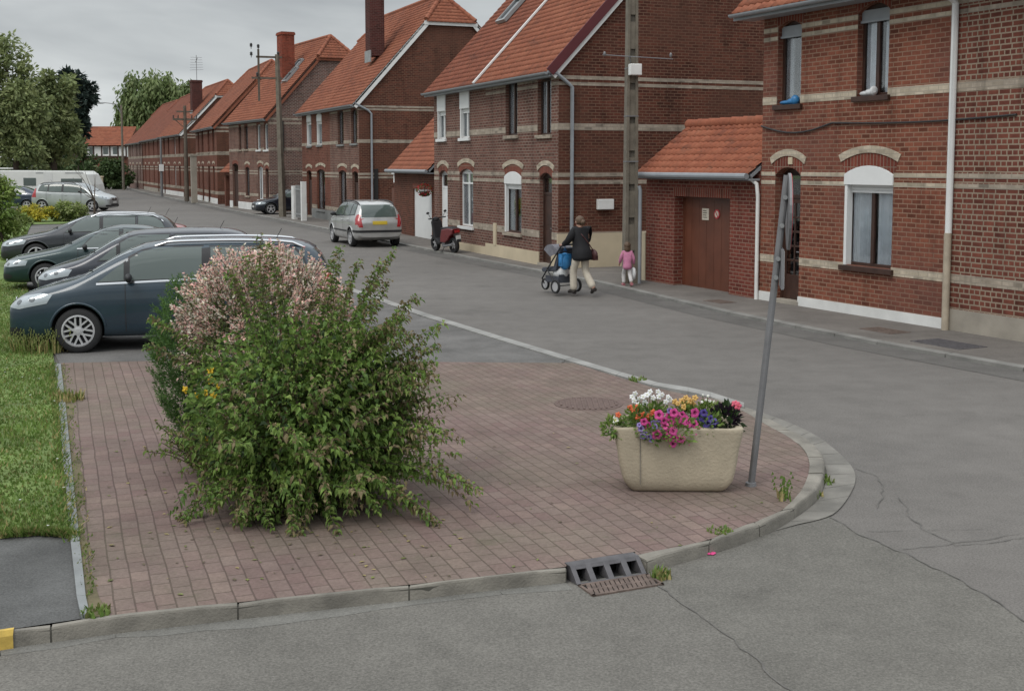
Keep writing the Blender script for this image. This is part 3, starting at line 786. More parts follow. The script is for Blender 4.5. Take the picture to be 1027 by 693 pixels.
# brown garage between C and A
FG = Frame((647.5, 283.7), (761.5, 303.0))
uG = lambda px: FG.uz(px, 245)[0]
gG, drG, oG = garage('low red brick garage with a wide red brown door between two houses', FG, FG.W-.03, FG.uz(690, 178)[1]+.27, 'brickD', 'tileG', (uG(676), uG(731.5), FG.uz(705, 198)[1]), 'garagewood', ridge=1.25, rise=.95, plank=7, dep=.3)
m = MB(); m.box(-.002-.30, -.02, 0, .0-.004, .22, FG.uz(645, 233)[1]); m.build('gate_pillar', M['cream'], gG)
u, z = FG.uz(708, 215, .25); m = MB(); m.box(u-.13, .235, z-.13, u+.13, .246, z+.13)
M['paper'] = pbr('paper notice', (.62,.56,.46), .8, .12, 20)
nt = m.build('door_notice', M['paper'], drG); 
m = MB()
for k in range(4): m.box(u-.10, .2325, z+.07-k*.05, u+.04+.03*(k % 2), .2345, z+.085-k*.05)
m.build('print', M['cable'], nt)
u, z = FG.uz(719.5, 215, .25); M['redsign'] = pbr('red sign paint', (.45,.04,.05), .5, .05); m = MB(); m.lathe([(.0,0),(.105,0),(.105,.012),(0,.012)], Matrix.Translation((u, .245, z)) @ Matrix.Rotation(R(90), 4, 'X'), 24)
ns = m.build('round_sign', M['redsign'], drG)
m = MB(); m.lathe([(.0,0),(.072,0),(.072,.004),(0,.004)], Matrix.Translation((u, .2325, z)) @ Matrix.Rotation(R(90), 4, 'X'), 24); m.build('sign_face', M['paper'], ns)
m = MB(); m.M = Matrix.Translation((u, .2275, z)) @ Matrix.Rotation(R(-35), 4, 'Y'); m.box(-.014, 0, -.085, .014, .002, .085); m.build('sign_bar', M['redsign'], ns)

# E : next pair (two houses under one roof)
Le, Re = (304, 217.5), (361, 227.5)
FE = Frame(Le, Re)
FE1 = Frame(Le, Re); FE1.W = FE.uz(332, 222)[0]
FE2 = Frame(Le, Re); FE2.W = FE.W-FE1.W; FE2.O = FE.O + FE.d*FE1.W
zE = lambda x, y: FE.uz(x, y)[1]
bE = [(zE(335, 211.5), zE(335, 207.5)), (zE(335, 178.2), zE(335, 176.4)), (zE(335, 175), zE(335, 173)), (zE(335, 145), zE(335, 141.8))]
gb = [FE.gable(395, y)[1] for y in (111.2, 109.4, 108.4, 106.4)]
bE += [(gb[0], gb[1]), (gb[2], gb[3])]
opsE1 = [OP(FE1, 'w', 308, 312.2, 114.5, 146.5, style='single', sill='grey', shutter=.3, crown=False, ah=.1), OP(FE1, 'w', 318, 322.8, 113.5, 145.5, style='single', sill='grey', shutter=.3, crown=False, ah=.1),
         OP(FE1, 'd', 308, 312.8, 171, 218, mat='brownwood'), OP(FE1, 'w', 318, 326, 170, 210.5, frame='brownwood', style='double', sill='grey', curtain=.5)]
opsE2 = [OP(FE2, 'w', 338.5, 344.5, 110.5, 145, frame='brownwood', style='single', sill='grey', curtain=.4, crown=False, ah=.1), OP(FE2, 'w', 352, 358, 109, 144, frame='brownwood', style='single', sill='grey', curtain=.4, crown=False, ah=.1),
         OP(FE2, 'w', 340, 347.5, 171, 214, frame='brownwood', style='double', sill='grey', curtain=.9), OP(FE2, 'd', 353.5, 359.5, 172, 227)]
eE = 5.90; PE = R(48); DE = 8.9
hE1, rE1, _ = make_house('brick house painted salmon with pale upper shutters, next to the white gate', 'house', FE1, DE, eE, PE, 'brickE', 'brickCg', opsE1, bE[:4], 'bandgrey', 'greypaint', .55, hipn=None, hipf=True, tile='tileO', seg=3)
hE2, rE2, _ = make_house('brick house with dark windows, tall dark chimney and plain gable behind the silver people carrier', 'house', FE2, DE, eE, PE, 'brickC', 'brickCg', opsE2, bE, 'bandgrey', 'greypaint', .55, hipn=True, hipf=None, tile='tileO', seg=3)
# chimney E
def ypix(Fm, px, py, x):   # depth y on plane u=x for a pixel -> (y,z)
    r = ray(px, py); q = Fm.O + Fm.d*x - CAM; t = q.dot(Fm.d)/r.dot(Fm.d); p = CAM + r*t
    return (p-Fm.O).dot(Fm.n), p.z
ye, ze_ = ypix(FE2, 376, 38, 2.2)
chimney(rE2, 2.2, ye, .85, .7, ze_-.9, ze_+2.6, 'chim_dark')
gy, gz = FE.gable(372, 112); pipe(hE2, [(FE2.W+.06, gy, .4), (FE2.W+.06, gy, gz-.1), (FE2.W+.06, gy-.15, gz+.05), (FE2.W+.1, -.2, gz+.35)], .05)

# F
FF = Frame((231, 208.8), (271, 213.7)); zF = lambda x, y: FF.uz(x, y)[1]
bF = [(zF(255, 197), zF(255, 194)), (zF(255, 175), zF(255, 173.6)), (zF(255, 172.4), zF(255, 171)), (zF(255, 151.5), zF(255, 148.8)), (5.2, 5.32), (5.45, 5.57)]
opsF = [OP(FF, 'd', 233.5, 239, 164, 208, mat='brownwood', crown=False), OP(FF, 'w', 239.4, 242, 126.5, 150.5, frame='brownwood', style='single', crown=False, ah=.1, curtain=.4), OP(FF, 'w', 245, 248.6, 126, 150, frame='brownwood', style='single', crown=False, ah=.1, curtain=.4),
        OP(FF, 'w', 257.3, 261.2, 124.5, 150.5, style='single', sill='white', crown=False, ah=.1), OP(FF, 'w', 264.7, 268.8, 123.5, 150.5, style='single', sill='white', crown=False, ah=.1),
        OP(FF, 'w', 246.4, 250.3, 167.5, 196.5, frame='brownwood', style='double', curtain=.4), OP(FF, 'w', 259, 263.8, 167, 200.5, style='double', sill='white'), OP(FF, 'd', 266.5, 269.8, 169, 213)]
hF, rF, _ = make_house('brick house with red chimney and grey gable behind the pole with cross arms', 'house', FF, 8.5, 5.85, R(48), 'brickC', 'brickF', opsF, bF, 'bandgrey', 'plinthA', .5, tile='tileO', verge='tileO', seg=3)
yf, zf = ypix(FF, 287, 78, FF.W-3.2); chimney(rF, FF.W-3.2, yf, 1.0, .8, zf-.6, ypix(FF, 287, 33, FF.W-3.2)[1], 'chim_red')
tF = math.tan(R(48)); TF = Vector((0, math.cos(R(48)), math.sin(R(48)))); NF = Vector((0, -math.sin(R(48)), math.cos(R(48))))
for px_, py_ in ((284, 84), (289, 76)):
    x_, t_ = roof_pt(FF, px_, py_, .32, 5.85, R(48)); skylight(rF, x_, t_, .9, 1.2, 5.85, tF, TF, NF)
# G, H, I, J farther along
def far_house(label, Lp, Rp, ze, fr, plinth, tile, D=8.3, pitch=R(47), nwin=4, doors=(0,), white=(), wall='brickE', hipn=True, verge='white'):
    Fm = Frame(Lp, Rp); W = Fm.W; ops = []
    for i in range(nwin):
        c = W*(i+.5)/nwin + (.25 if i % 2 == 0 else -.25); w = .5
        f = 'whitepvc' if i in white else fr
        ops.append(dict(k='w', u0=c-w, u1=c+w, z0=3.75, z1=5.55, r=.12, frame=f, style='double', sill='conc', curtain=.7, crown=False, ah=.1))
        if i in doors: ops.append(dict(k='d', u0=c-w, u1=c+w, z0=.08, z1=2.75, r=.12))
        else: ops.append(dict(k='w', u0=c-w, u1=c+w, z0=.95, z1=2.75, r=.12, frame=f, style='double', sill='conc', curtain=.7))
    return make_house(label, 'house', Fm, D, ze, pitch, wall, 'brickCg', ops, [(.72,.95),(2.3,2.42),(2.55,2.67),(3.5,3.75),(5.1,5.22),(5.35,5.47)], 'bandgrey', plinth, .45, tile=tile, seg=3, hipn=hipn, verge=verge) + (Fm,)
hG, rG, _, FGg = far_house('red brick house standing just left of the small orange roofed porch', (197.6, 201.0), (218.5, 205.8), 5.8, 'brownwood', 'plinthA', 'tileO', doors=(1, 2), verge='tileO')
hH, rH, _, FH = far_house('far red brick house with dark chimney and aerial, behind the dark wooden pole', (163, 194.6), (184.5, 198.2), 5.75, 'brownwood', 'plinthA', 'tileO', doors=(0,), white=(2,))
hI, rI, _, FI = far_house('far red brick house with dark roof edge beside the thin sign pole', (144.5, 190.8), (162.3, 194.4), 5.7, 'brownwood', 'plinthB', 'tileD', doors=(3,), verge='brownwood')
hJ, rJ, _, FJ = far_house('farthest grey brick house of the row next to the willow tree', (129.5, 188.4), (143.5, 190.6), 5.6, 'brownwood', None, 'tileD', doors=(2,), white=(1,), wall='brickF', verge='brownwood')
yh, zh_ = ypix(FH, 197, 105, FH.W-4.5); ch = chimney(rH, FH.W-4.5, yh, 1.2, .9, zh_-.8, ypix(FH, 197, 81, FH.W-4.5)[1], 'chim_dark')
# aerial on the chimney
m = MB(); cx_, cy_ = FH.W-4.0, yh; zt = ypix(FH, 197, 81, FH.W-4.5)[1]
m.tube([(cx_, cy_, zt-1), (cx_, cy_, zt+2.2)], .025, 6)
for k in range(6): m.tube([(cx_-.5+.1*k, cy_-.5, zt+.9+.22*k), (cx_+.5-.1*k, cy_+.5, zt+.9+.22*k)], .014, 5)
m.tube([(cx_-.5, cy_, zt+1.6), (cx_+.6, cy_, zt+1.9)], .025, 5); m.build('aerial', M['galv'], rH)
# porch between F and G
m = MB(); 
pt = thing('porch', 'small brick porch with orange lean-to roof between two far houses', 'porch', FF.pt(-2.3, .25), FF.rz)
m.box(0, 0, 0, .25, 1.6, 2.35); m.box(1.3, 0, 0, 2.2, 1.6, 2.35); m.box(.25, .5, 0, 1.3, 1.6, 2.35); m.box(.25, 0, 2.1, 1.3, .5, 2.35); m.build('wall', M['brickE'], pt)
m = MB(); tiles(m, (Vector((-.2, -.25, 2.3)), Vector((1,0,0)), Vector((0,.72,.69))), [(0,0),(2.5,0),(2.5,2.0),(0,2.0)], .24, .3, seg=3); build_tiles(m, 'roof', M['tileO'], pt)
m = MB(); m.box(.3, .44, .05, 1.25, .496, 2.05); m.build('door', M['brownwood'], pt)
# ---------------------------------------------------------------- ground
def structure(o): o['kind'] = 'structure'; return o
def interp(y, a, b): return a[1] + (b[1]-a[1])*max(0, min(1, (y-a[0])/(b[0]-a[0])))
def zp(Y): return interp(Y, (9.5, .10), (17.0, .025))       # the paved apron drops to a flush kerb
def sheet(name, poly, mat, z=0.0, zfun=None, step=1.0):
    bm = bmesh.new(); vs = [bm.verts.new((p[0], p[1], 0)) for p in poly]; bm.faces.new(vs)
    if bm.faces[:][0].normal.z < 0: bmesh.ops.reverse_faces(bm, faces=bm.faces[:])
    if zfun:
        ys = [p[1] for p in poly]; y = min(ys)+step
        while y < max(ys):
            bmesh.ops.bisect_plane(bm, geom=bm.verts[:]+bm.edges[:]+bm.faces[:], plane_co=(0, y, 0), plane_no=(0, 1, 0)); y += step
    bmesh.ops.triangulate(bm, faces=bm.faces[:])
    bm.normal_update()
    for f in bm.faces:
        if f.normal.z < 0: f.normal_flip()
    for v in bm.verts: v.co.z = zfun(v.co.y) if zfun else z
    me = bpy.data.meshes.new(name); bm.to_mesh(me); bm.free(); boxuv(me)
    return structure(meshobj(name, me, M[mat] if isinstance(mat, str) else mat))
def PX(pts, z=0.0): return [G(a, b, z) for a, b in pts]
def strip_between(name, A, B, mat, z):
    mb = MB()
    for i in range(len(A)-1):
        mb.add([(A[i].x, A[i].y, z), (A[i+1].x, A[i+1].y, z), (B[i+1].x, B[i+1].y, z), (B[i].x, B[i].y, z)], [(0,1,2,3)])
    return structure(mb.build(name, M[mat]))
def offset(line, d):
    out = []
    for i, p in enumerate(line):
        a = line[max(0, i-1)]; b = line[min(len(line)-1, i+1)]; t = (b-a); t.z = 0; t.normalize()
        out.append(p + Vector((-t.y, t.x, 0))*d)
    return out
structure(sheet('road', [(-500,-60), (500,-60), (500,700), (-500,700)], 'road', 0))
# street kerb, far to near
KS = PX([(131.5, 190.2), (150, 195.0), (190, 203.2), (240, 213.4), (330, 231.2), (400, 245.6), (480, 262.0), (597, 284.4), (730, 316), (880, 346.5), (1027, 373), (1250, 413)])
KI = offset(KS, .16); KH = offset(KS, 9.0)
strip_between('pavement', KI, KH, 'pavement', .058)
strip_between('gutter', offset(KS, -.62), KS, 'gutter_as', .004)
mb = MB()
for i in range(len(KS)-1):
    n = max(1, int((KS[i+1]-KS[i]).length/1.0)) if KS[i].y < 60 else 2
    for k in range(n):
        a0, a1 = KS[i].lerp(KS[i+1], k/n), KS[i].lerp(KS[i+1], (k+.985)/n); b0, b1 = KI[i].lerp(KI[i+1], k/n), KI[i].lerp(KI[i+1], (k+.985)/n)
        vs = [(a0.x,a0.y,-.02),(a1.x,a1.y,-.02),(b1.x,b1.y,-.02),(b0.x,b0.y,-.02),(a0.x,a0.y,.055),(a1.x,a1.y,.055),(b1.x,b1.y,.064),(b0.x,b0.y,.064)]
        mb.add(vs, [(4,5,6,7),(0,1,5,4),(1,2,6,5),(3,0,4,7),(2,3,7,6)])
M['kerb_street'] = pbr('street kerb', (.20,.195,.18), .9, .25, 2, .4, 50)
structure(mb.build('kerb', M['kerb_street']))
# apron kerb: inner top pixel, outer foot pixel
KP = [((-400, 694), (-400, 716)), ((0, 633.5), (0, 652)), ((116, 617), (116, 636)), ((291, 598), (291, 616)), ((430, 584), (430, 600.5)), ((500, 576), (500, 592)), ((568, 568), (568, 585)),
      None,
      ((637, 556.5), (650, 575)), ((703, 543), (700, 560)), ((737, 531), (741, 547)), ((769, 518.5), (777, 532.5)), ((789, 508), (803, 516)), ((805, 490), (822, 499)), ((812, 468), (829, 476)), ((806, 451), (823, 459)), ((789, 437), (808, 444)), ((766, 424.5), (783, 431)), ((746, 412.5), (760, 417.5)), ((712, 399), (722, 403))]
def crv(seg, n=4):
    out = []
    for i in range(len(seg)-1):
        q = [seg[max(0, i-1)], seg[i], seg[i+1], seg[min(len(seg)-1, i+2)]]
        for k in range(n):
            t = k/n; f = lambda a, b, c, d: .5*((2*b)+(-a+c)*t+(2*a-5*b+4*c-d)*t*t+(-a+3*b-3*c+d)*t**3)
            out.append(tuple(tuple(f(*(q[j][s][e] for j in range(4))) for e in (0, 1)) for s in (0, 1)))
    return out+[seg[-1]]
_i = KP.index(None); KP = KP[:_i+1] + crv(KP[_i+1:])
runs = [[], []]; ri = 0
for k in KP:
    if k is None: ri = 1; continue
    a = G(*k[0], .1); a = G(*k[0], zp(a.y)); b = G(*k[1], 0)
    runs[ri].append((a, b))
def kerb_run(run, mb, mats=0, L=.95):
    # cumulative outer length, one stone every L, sampled finely so the stones follow the curve
    cum = [0]
    for (a0, b0), (a1, b1) in zip(run, run[1:]): cum.append(cum[-1]+(b1-b0).length)
    def at(t):
        for i in range(len(cum)-1):
            if t <= cum[i+1] or i == len(cum)-2:
                f = (t-cum[i])/max(1e-6, cum[i+1]-cum[i]); return run[i][0].lerp(run[i+1][0], f), run[i][1].lerp(run[i+1][1], f)
    n = max(1, round(cum[-1]/L))
    for k in range(n):
        t0, t1 = cum[-1]*k/n + .006, cum[-1]*(k+1)/n - .006
        j = random.uniform(-.006, .006); m = 5; secs = []; jl = random.uniform(-.006, .006)
        for q in range(m+1):
            A, B = at(t0+(t1-t0)*q/m); za = zp(A.y)+.006+j+jl*(q/m-.5); C = B.lerp(A, .24); E = B.lerp(A, .09); E2 = B.lerp(A, .14)
            ch = .012 if q in (0, m) else 0
            secs.append([(A.x,A.y,-.02), (A.x,A.y,za-ch*.5), (C.x,C.y,za-ch), (E2.x,E2.y,za*.9-ch), (E.x,E.y,za*.72-ch), (B.x,B.y,-.02)])
        vs = sum(secs, []); fs = []
        for q in range(m):
            b0 = q*6
            for e in range(1, 5): fs.append((b0+e, b0+6+e, b0+7+e, b0+e+1))
            fs.append((b0, b0+6, b0+7, b0+1))
        fs.append((0,1,2,3,4,5)); fs.append(tuple(m*6+i for i in (5,4,3,2,1,0)))
        mb.add(vs, fs, mats)
mb = MB(); kerb_run(runs[0], mb, L=1.05); kerb_run(runs[1], mb, L=.62)
for f in range(len(mb.f)): pass
ko = mb.build('apron_kerb', [M['concrete'], M['dirt']]); structure(ko)
# joint bed under the kerb stones
bed = MB()
for run in runs:
    for (a0, b0), (a1, b1) in zip(run, run[1:]):
        c0, c1 = b0.lerp(a0, .12), b1.lerp(a1, .12)
        bed.add([(a0.x,a0.y,zp(a0.y)-.012),(a1.x,a1.y,zp(a1.y)-.012),(c1.x,c1.y,zp(a1.y)-.02),(c0.x,c0.y,zp(a0.y)-.02),(c0.x,c0.y,0),(c1.x,c1.y,0)], [(0,1,2,3),(3,2,5,4)])
M['bed'] = pbr('dark joint mortar', (.085,.08,.066), .95, .3, 6); structure(bed.build('kerb_bed', M['bed']))
pale = MB()
M['dust'] = asphalt('dusty road edge', (.17,.165,.15), .2, .25, 1.5)
for (a0, b0), (a1, b1) in zip(runs[0], runs[0][1:]):
    t_ = (b1-b0).normalized(); q = Vector((t_.y, -t_.x, 0)); n = max(1, int((b1-b0).length/.25))
    for k in range(n):
        p, r_ = b0.lerp(b1, k/n), b0.lerp(b1, (k+1)/n); w0 = .12+.04*math.sin(p.x*3.1)+.02*math.sin(p.x*11); w1 = .12+.04*math.sin(r_.x*3.1)+.02*math.sin(r_.x*11)
        pale.add([(p.x,p.y,.0056),(r_.x,r_.y,.0056),((r_+q*w1).x,(r_+q*w1).y,.0056),((p+q*w0).x,(p+q*w0).y,.0056)], [(3,2,1,0)])
structure(pale.build('road_edge', M['dust']))
# yellow painted end of the kerb
yp = MB(); a0, b0 = runs[0][0]; a1, b1 = runs[0][1]; a0, b0 = a0.lerp(a1, .8), b0.lerp(b1, .8)
# (end of the painted stone lies just inside the picture)
A1, B1 = a1.lerp(runs[0][2][0], .12), b1.lerp(runs[0][2][1], .12); A0, B0 = a0, b0
vs = []
for A, B in ((A0, B0), (A1, B1)):
    za = zp(A.y)+.016; C = B.lerp(A, .22); Ee = B.lerp(A, .05); vs += [(A.x,A.y,za), (C.x,C.y-.003,za), (Ee.x,Ee.y-.012,za*.72), (B.x,B.y-.012,.0)]
yp.add(vs, [(0,4,5,1),(1,5,6,2),(2,6,7,3)]); structure(yp.build('yellow_kerb_marking', M['yellowpaint']))
# paved apron
t = NT('brick pavers'); t.set('Roughness', .9); t.set('Specular IOR Level', .2)
ob = t.n('ShaderNodeTexCoord').outputs['Object']
mp = t.n('ShaderNodeMapping'); mp.inputs['Rotation'].default_value = (0, 0, R(-110.7)); t.l(ob, mp.inputs[0])
wn = t.noise(mp.outputs[0], 1.3, 2); sb = t.n('ShaderNodeVectorMath', operation='SUBTRACT'); t.l(wn.outputs['Color'], sb.inputs[0]); sb.inputs[1].default_value = (.5,.5,.5)
sl = t.n('ShaderNodeVectorMath', operation='SCALE'); t.l(sb.outputs[0], sl.inputs[0]); sl.inputs['Scale'].default_value = .035
ad = t.n('ShaderNodeVectorMath', operation='ADD'); t.l(mp.outputs[0], ad.inputs[0]); t.l(sl.outputs[0], ad.inputs[1])
b = t.n('ShaderNodeTexBrick'); t.l(ad.outputs[0], b.inputs['Vector']); b.offset = .5
for k, v in (('Color1', (0,0,0,1)), ('Color2', (1,1,1,1)), ('Mortar', (.5,.5,.5,1)), ('Scale', 1), ('Mortar Size', .0062), ('Mortar Smooth', .35), ('Brick Width', .205), ('Row Height', .122), ('Bias', 0)): b.inputs[k].default_value = v
col = t.ramp(b.outputs['Color'], [(0, (.180,.130,.116)), (.35, (.208,.155,.136)), (.7, (.182,.124,.113)), (1, (.225,.165,.142))])
n1 = t.noise(ob, .45, 6, .65); n2 = t.noise(ob, 45, 3, .7); n3 = t.noise(ob, 1.6, 5, .65)
col = t.mix(t.ramp(n1.outputs[0], [(.42, 0.0), (.66, .75)]), col, (.165,.140,.108))
n8 = t.noise(ob, 3.7, 5, .7); col = t.mix(t.ramp(n8.outputs[0], [(.58, 0.0), (.72, .5)]), col, (.12,.115,.075))
col = t.mix(1.0, col, t.ramp(n3.outputs[0], [(.3, .82), (.7, 1.12)]), 'MULTIPLY')
col = t.mix(1.0, col, t.ramp(n2.outputs[0], [(.3, .82), (.7, 1.15)]), 'MULTIPLY')
jm = t.ramp(n1.outputs[0], [(.4, (.058,.040,.036)), (.7, (.070,.066,.038))])
col = t.mix(t.math('MULTIPLY', b.outputs['Fac'], .58), col, jm); t.l(col, t.b.inputs['Base Color'])
t.bump(t.math('SUBTRACT', t.math('MULTIPLY', n2.outputs[0], .3), b.outputs['Fac']), .6, .008)
M['pavers'] = t.mat
edgeL = [(90, 619), (86, 600), (80, 545), (72, 470), (66, 410), (61, 366)]
far = [(61, 364), (150, 362), (440, 363), (574.7, 364)]
rside = [(628, 380.5), (653, 388), (690, 396)]
def topz(px, py):
    p = G(px, py, .06)
    for _ in range(4): p = G(px, py, zp(p.y))
    return p
P = [topz(*q) for q in edgeL] + [topz(*q) for q in far] + [topz(*q) for q in rside]
P += [a for a, b_ in runs[1][::-1]]
di = [topz(637, 553), topz(568, 563.5)]
P += di + [a for a, b_ in runs[0][::-1] if a.x > topz(90, 619).x + .02]
sheet('brick_apron', P, 'pavers', zfun=zp, step=.8)
# flush kerb strip between apron / parking and street
fl_up = [(746, 408), (712, 396.5), (690, 391.5), (660, 386.5), (623, 375.2), (574.7, 360), (506, 339.5), (430, 316), (352, 289.5), (300, 272), (235, 249), (200, 237)]
fl_lo = [(746, 413), (712, 401.5), (690, 396), (653, 389), (618, 378), (566, 361.8), (497, 340.7), (421, 317), (344, 290), (293, 272.5), (229, 249.5), (196, 237.3)]
A, B = [G(*q, .012) for q in fl_up], [G(*q, .012) for q in fl_lo]
mb = MB()
for i in range(len(A)-1):
    n = max(1, round((A[i+1]-A[i]).length/1.0))
    for k in range(n):
        q = [A[i].lerp(A[i+1], k/n), A[i].lerp(A[i+1], (k+.99)/n), B[i].lerp(B[i+1], (k+.99)/n), B[i].lerp(B[i+1], k/n)]
        vs = [(p.x, p.y, -.02) for p in q] + [(p.x, p.y, zp(p.y)+.008) for p in q]
        mb.add(vs, [(4,5,6,7),(0,1,5,4),(1,2,6,5),(2,3,7,6),(3,0,4,7)])
structure(mb.build('flush_kerb', M['concrete_light']))
# concrete channel round the nose of the apron
def smooth_px(pts, n=5):
    out = []
    for i in range(len(pts)-1):
        p0, p1, p2, p3 = pts[max(0, i-1)], pts[i], pts[i+1], pts[min(len(pts)-1, i+2)]
        for k in range(n):
            t = k/n; out.append(tuple(.5*((2*b)+(-a+c)*t+(2*a-5*b+4*c-d)*t*t+(-a+3*b-3*c+d)*t**3) for a, b, c, d in zip(p0, p1, p2, p3)))
    return out+[pts[-1]]
gin = [(777, 533), (803, 516.5), (822, 499.5), (829, 476.5), (823, 459.5), (808, 444.5), (783, 431.5), (760, 418), (722, 403.5)]
gout = [(800, 527), (835, 517), (854, 494), (857.5, 476), (846, 459.5), (822, 440), (796, 426.5), (764, 414.5), (724, 401.5)]
A, B = [G(*q, .0) for q in smooth_px(gin)], [G(*q, .0) for q in smooth_px(gout)]; mb = MB()
for i in range(len(A)-1):
    n = max(1, round((B[i+1]-B[i]).length/.5))
    for k in range(n):
        e_ = .94 if i % 3 == 2 else 1.0; q = [A[i].lerp(A[i+1], k/n), A[i].lerp(A[i+1], (k+e_)/n), B[i].lerp(B[i+1], (k+e_)/n), B[i].lerp(B[i+1], k/n)]
        mb.add([(p.x, p.y, .008 if j < 2 else .012) for j, p in enumerate(q)], [(0,1,2,3)])
M['channel'] = pbr('weathered channel concrete', (.185,.175,.155), .9, .3, 2.5, .5, 50); structure(mb.build('concrete_channel', M['channel']))
# tar line outside the channel and cracks
def seam(name, pts, w, mat='seam', z=.009):
    pts = [G(*p) for p in pts]; fine = []
    for a, b_ in zip(pts, pts[1:]):
        n = max(2, int((b_-a).length/.07))
        for k in range(n): fine.append(a.lerp(b_, k/n) + Vector((random.uniform(-1, 1), random.uniform(-1, 1), 0))*.012 + Vector((math.sin(k*.9+a.x*7), math.cos(k*.7+a.y*5), 0))*.012)
    fine.append(pts[-1]); mb = MB()
    ws = [w*random.uniform(.3, 1.2) for _ in fine]
    for i in range(len(fine)-1):
        t_ = fine[i+1]-fine[i]; t_.normalize(); q = Vector((-t_.y, t_.x, 0))
        a, b_, c, d = fine[i]+q*ws[i]*.5, fine[i]-q*ws[i]*.5, fine[i+1]-q*ws[i+1]*.5, fine[i+1]+q*ws[i+1]*.5
        mb.add([(p.x, p.y, z) for p in (a, b_, c, d)], [(3,2,1,0)])
    return structure(mb.build(name, M[mat]))
seam('road_seam', [(640, 575), (662, 590), (700, 617), (735, 642), (770, 673), (800, 700)], .014)
seam('road_seam', [(832, 519), (870, 540), (908, 556), (960, 580), (1027, 622), (1060, 640)], .014)
seam('road_crack', [(858, 470), (880, 478), (886, 492), (880, 510)], .010)
seam('road_crack', [(903, 500), (910, 515), (925, 530), (960, 548), (1027, 540)], .010)
seam('road_crack', [(906, 552), (960, 545), (1027, 535)], .009)
seam('road_crack', [(870, 533), (930, 532), (985, 531)], .008)
# asphalt sheets of the side road, two tones
sheet('side_road', [G(*q) for q in [(-400, 716.5), (0, 652.5), (116, 636.5), (291, 616.5), (430, 601), (568, 585.5), (640, 575), (662, 590), (700, 617), (735, 642), (770, 673), (860, 760), (860, 1500), (-600, 1500)]], 'side', .004)
sheet('road_patch', [G(*q) for q in [(640, 575), (650, 575.5), (700, 560.5), (741, 547.5), (777, 533), (803, 517), (832, 519), (870, 540), (908, 556), (960, 580), (1027, 622), (1200, 715), (1200, 1500), (860, 1500), (860, 760), (770, 673), (735, 642), (700, 617), (662, 590)]], 'patch', .004)
# parking bay
park = [(61, 368), (150, 366), (440, 367), (560, 365.5), (566, 362), (497, 340.9), (421, 317.3), (344, 290.3), (293, 272.7), (229, 249.7), (196, 237.5), (150, 224), (60, 222), (33, 224), (29, 232), (24, 246), (24, 264), (29, 292), (40, 322), (53, 350)]
PP = [G(*q, .02) for q in park]; sheet('parking_bay', PP, 'park', .020)
# left hand edging of the apron, footpath and lawn
A = [topz(*q) for q in edgeL]; A2 = [topz(q[0]-w, q[1]) for q, w in zip(edgeL, (9, 9, 9, 8, 7, 6))]; mb = MB()
for i in range(len(A)-1):
    n = max(1, round((A[i+1]-A[i]).length/1.0))
    for k in range(n):
        q = [A[i].lerp(A[i+1], k/n), A[i].lerp(A[i+1], (k+.99)/n), A2[i].lerp(A2[i+1], (k+.99)/n), A2[i].lerp(A2[i+1], k/n)]
        vs = [(p.x, p.y, -.02) for p in q] + [(p.x, p.y, zp(p.y)+.022) for p in q]
        mb.add(vs, [(7,6,5,4),(4,5,1,0),(5,6,2,1),(6,7,3,2),(7,4,0,3)])
M['edging'] = pbr('grey edging stone', (.21,.22,.22), .9, .2, 3, .3, 60)
structure(mb.build('edging_kerb', M['edging']))
sheet('footpath', [topz(*q) for q in [(-400, 693), (0, 632.5), (81, 620.5), (77, 600), (71, 545), (73, 533), (0, 538), (-400, 552)]], 'footpath', zfun=lambda y: zp(y)+.002)
lawnpoly = [(72, 536), (64, 470), (59, 410), (55, 366), (52, 350), (39, 322), (28, 292), (23, 264), (23, 246), (28, 232), (32, 224), (24, 218), (-60, 214), (-300, 216), (-400, 300), (-400, 552.5), (0, 538.5)]
LP = [topz(*q) for q in lawnpoly]; sheet('lawn', LP, 'lawn', zfun=lambda y: zp(y)+.012, step=2.0)
lawn2 = [(24, 262), (23, 246), (28, 232), (32, 224), (24, 218), (-60, 214), (-300, 216), (-300, 262)]
LP2 = [G(*q, .03) for q in lawn2]
isl = [(15, 226), (60, 225), (86, 222), (92, 216), (60, 211), (0, 211), (-40, 214), (-40, 224)]
LP3 = [G(*q, .03) for q in isl]; sheet('planting_bed', LP3, 'lawn', .045)
# ground beyond the street end
sheet('meadow', [(-260, 92), (-54, 155), (-10, 190), (60, 190), (60, 420), (-260, 420)], 'lawn', .006)

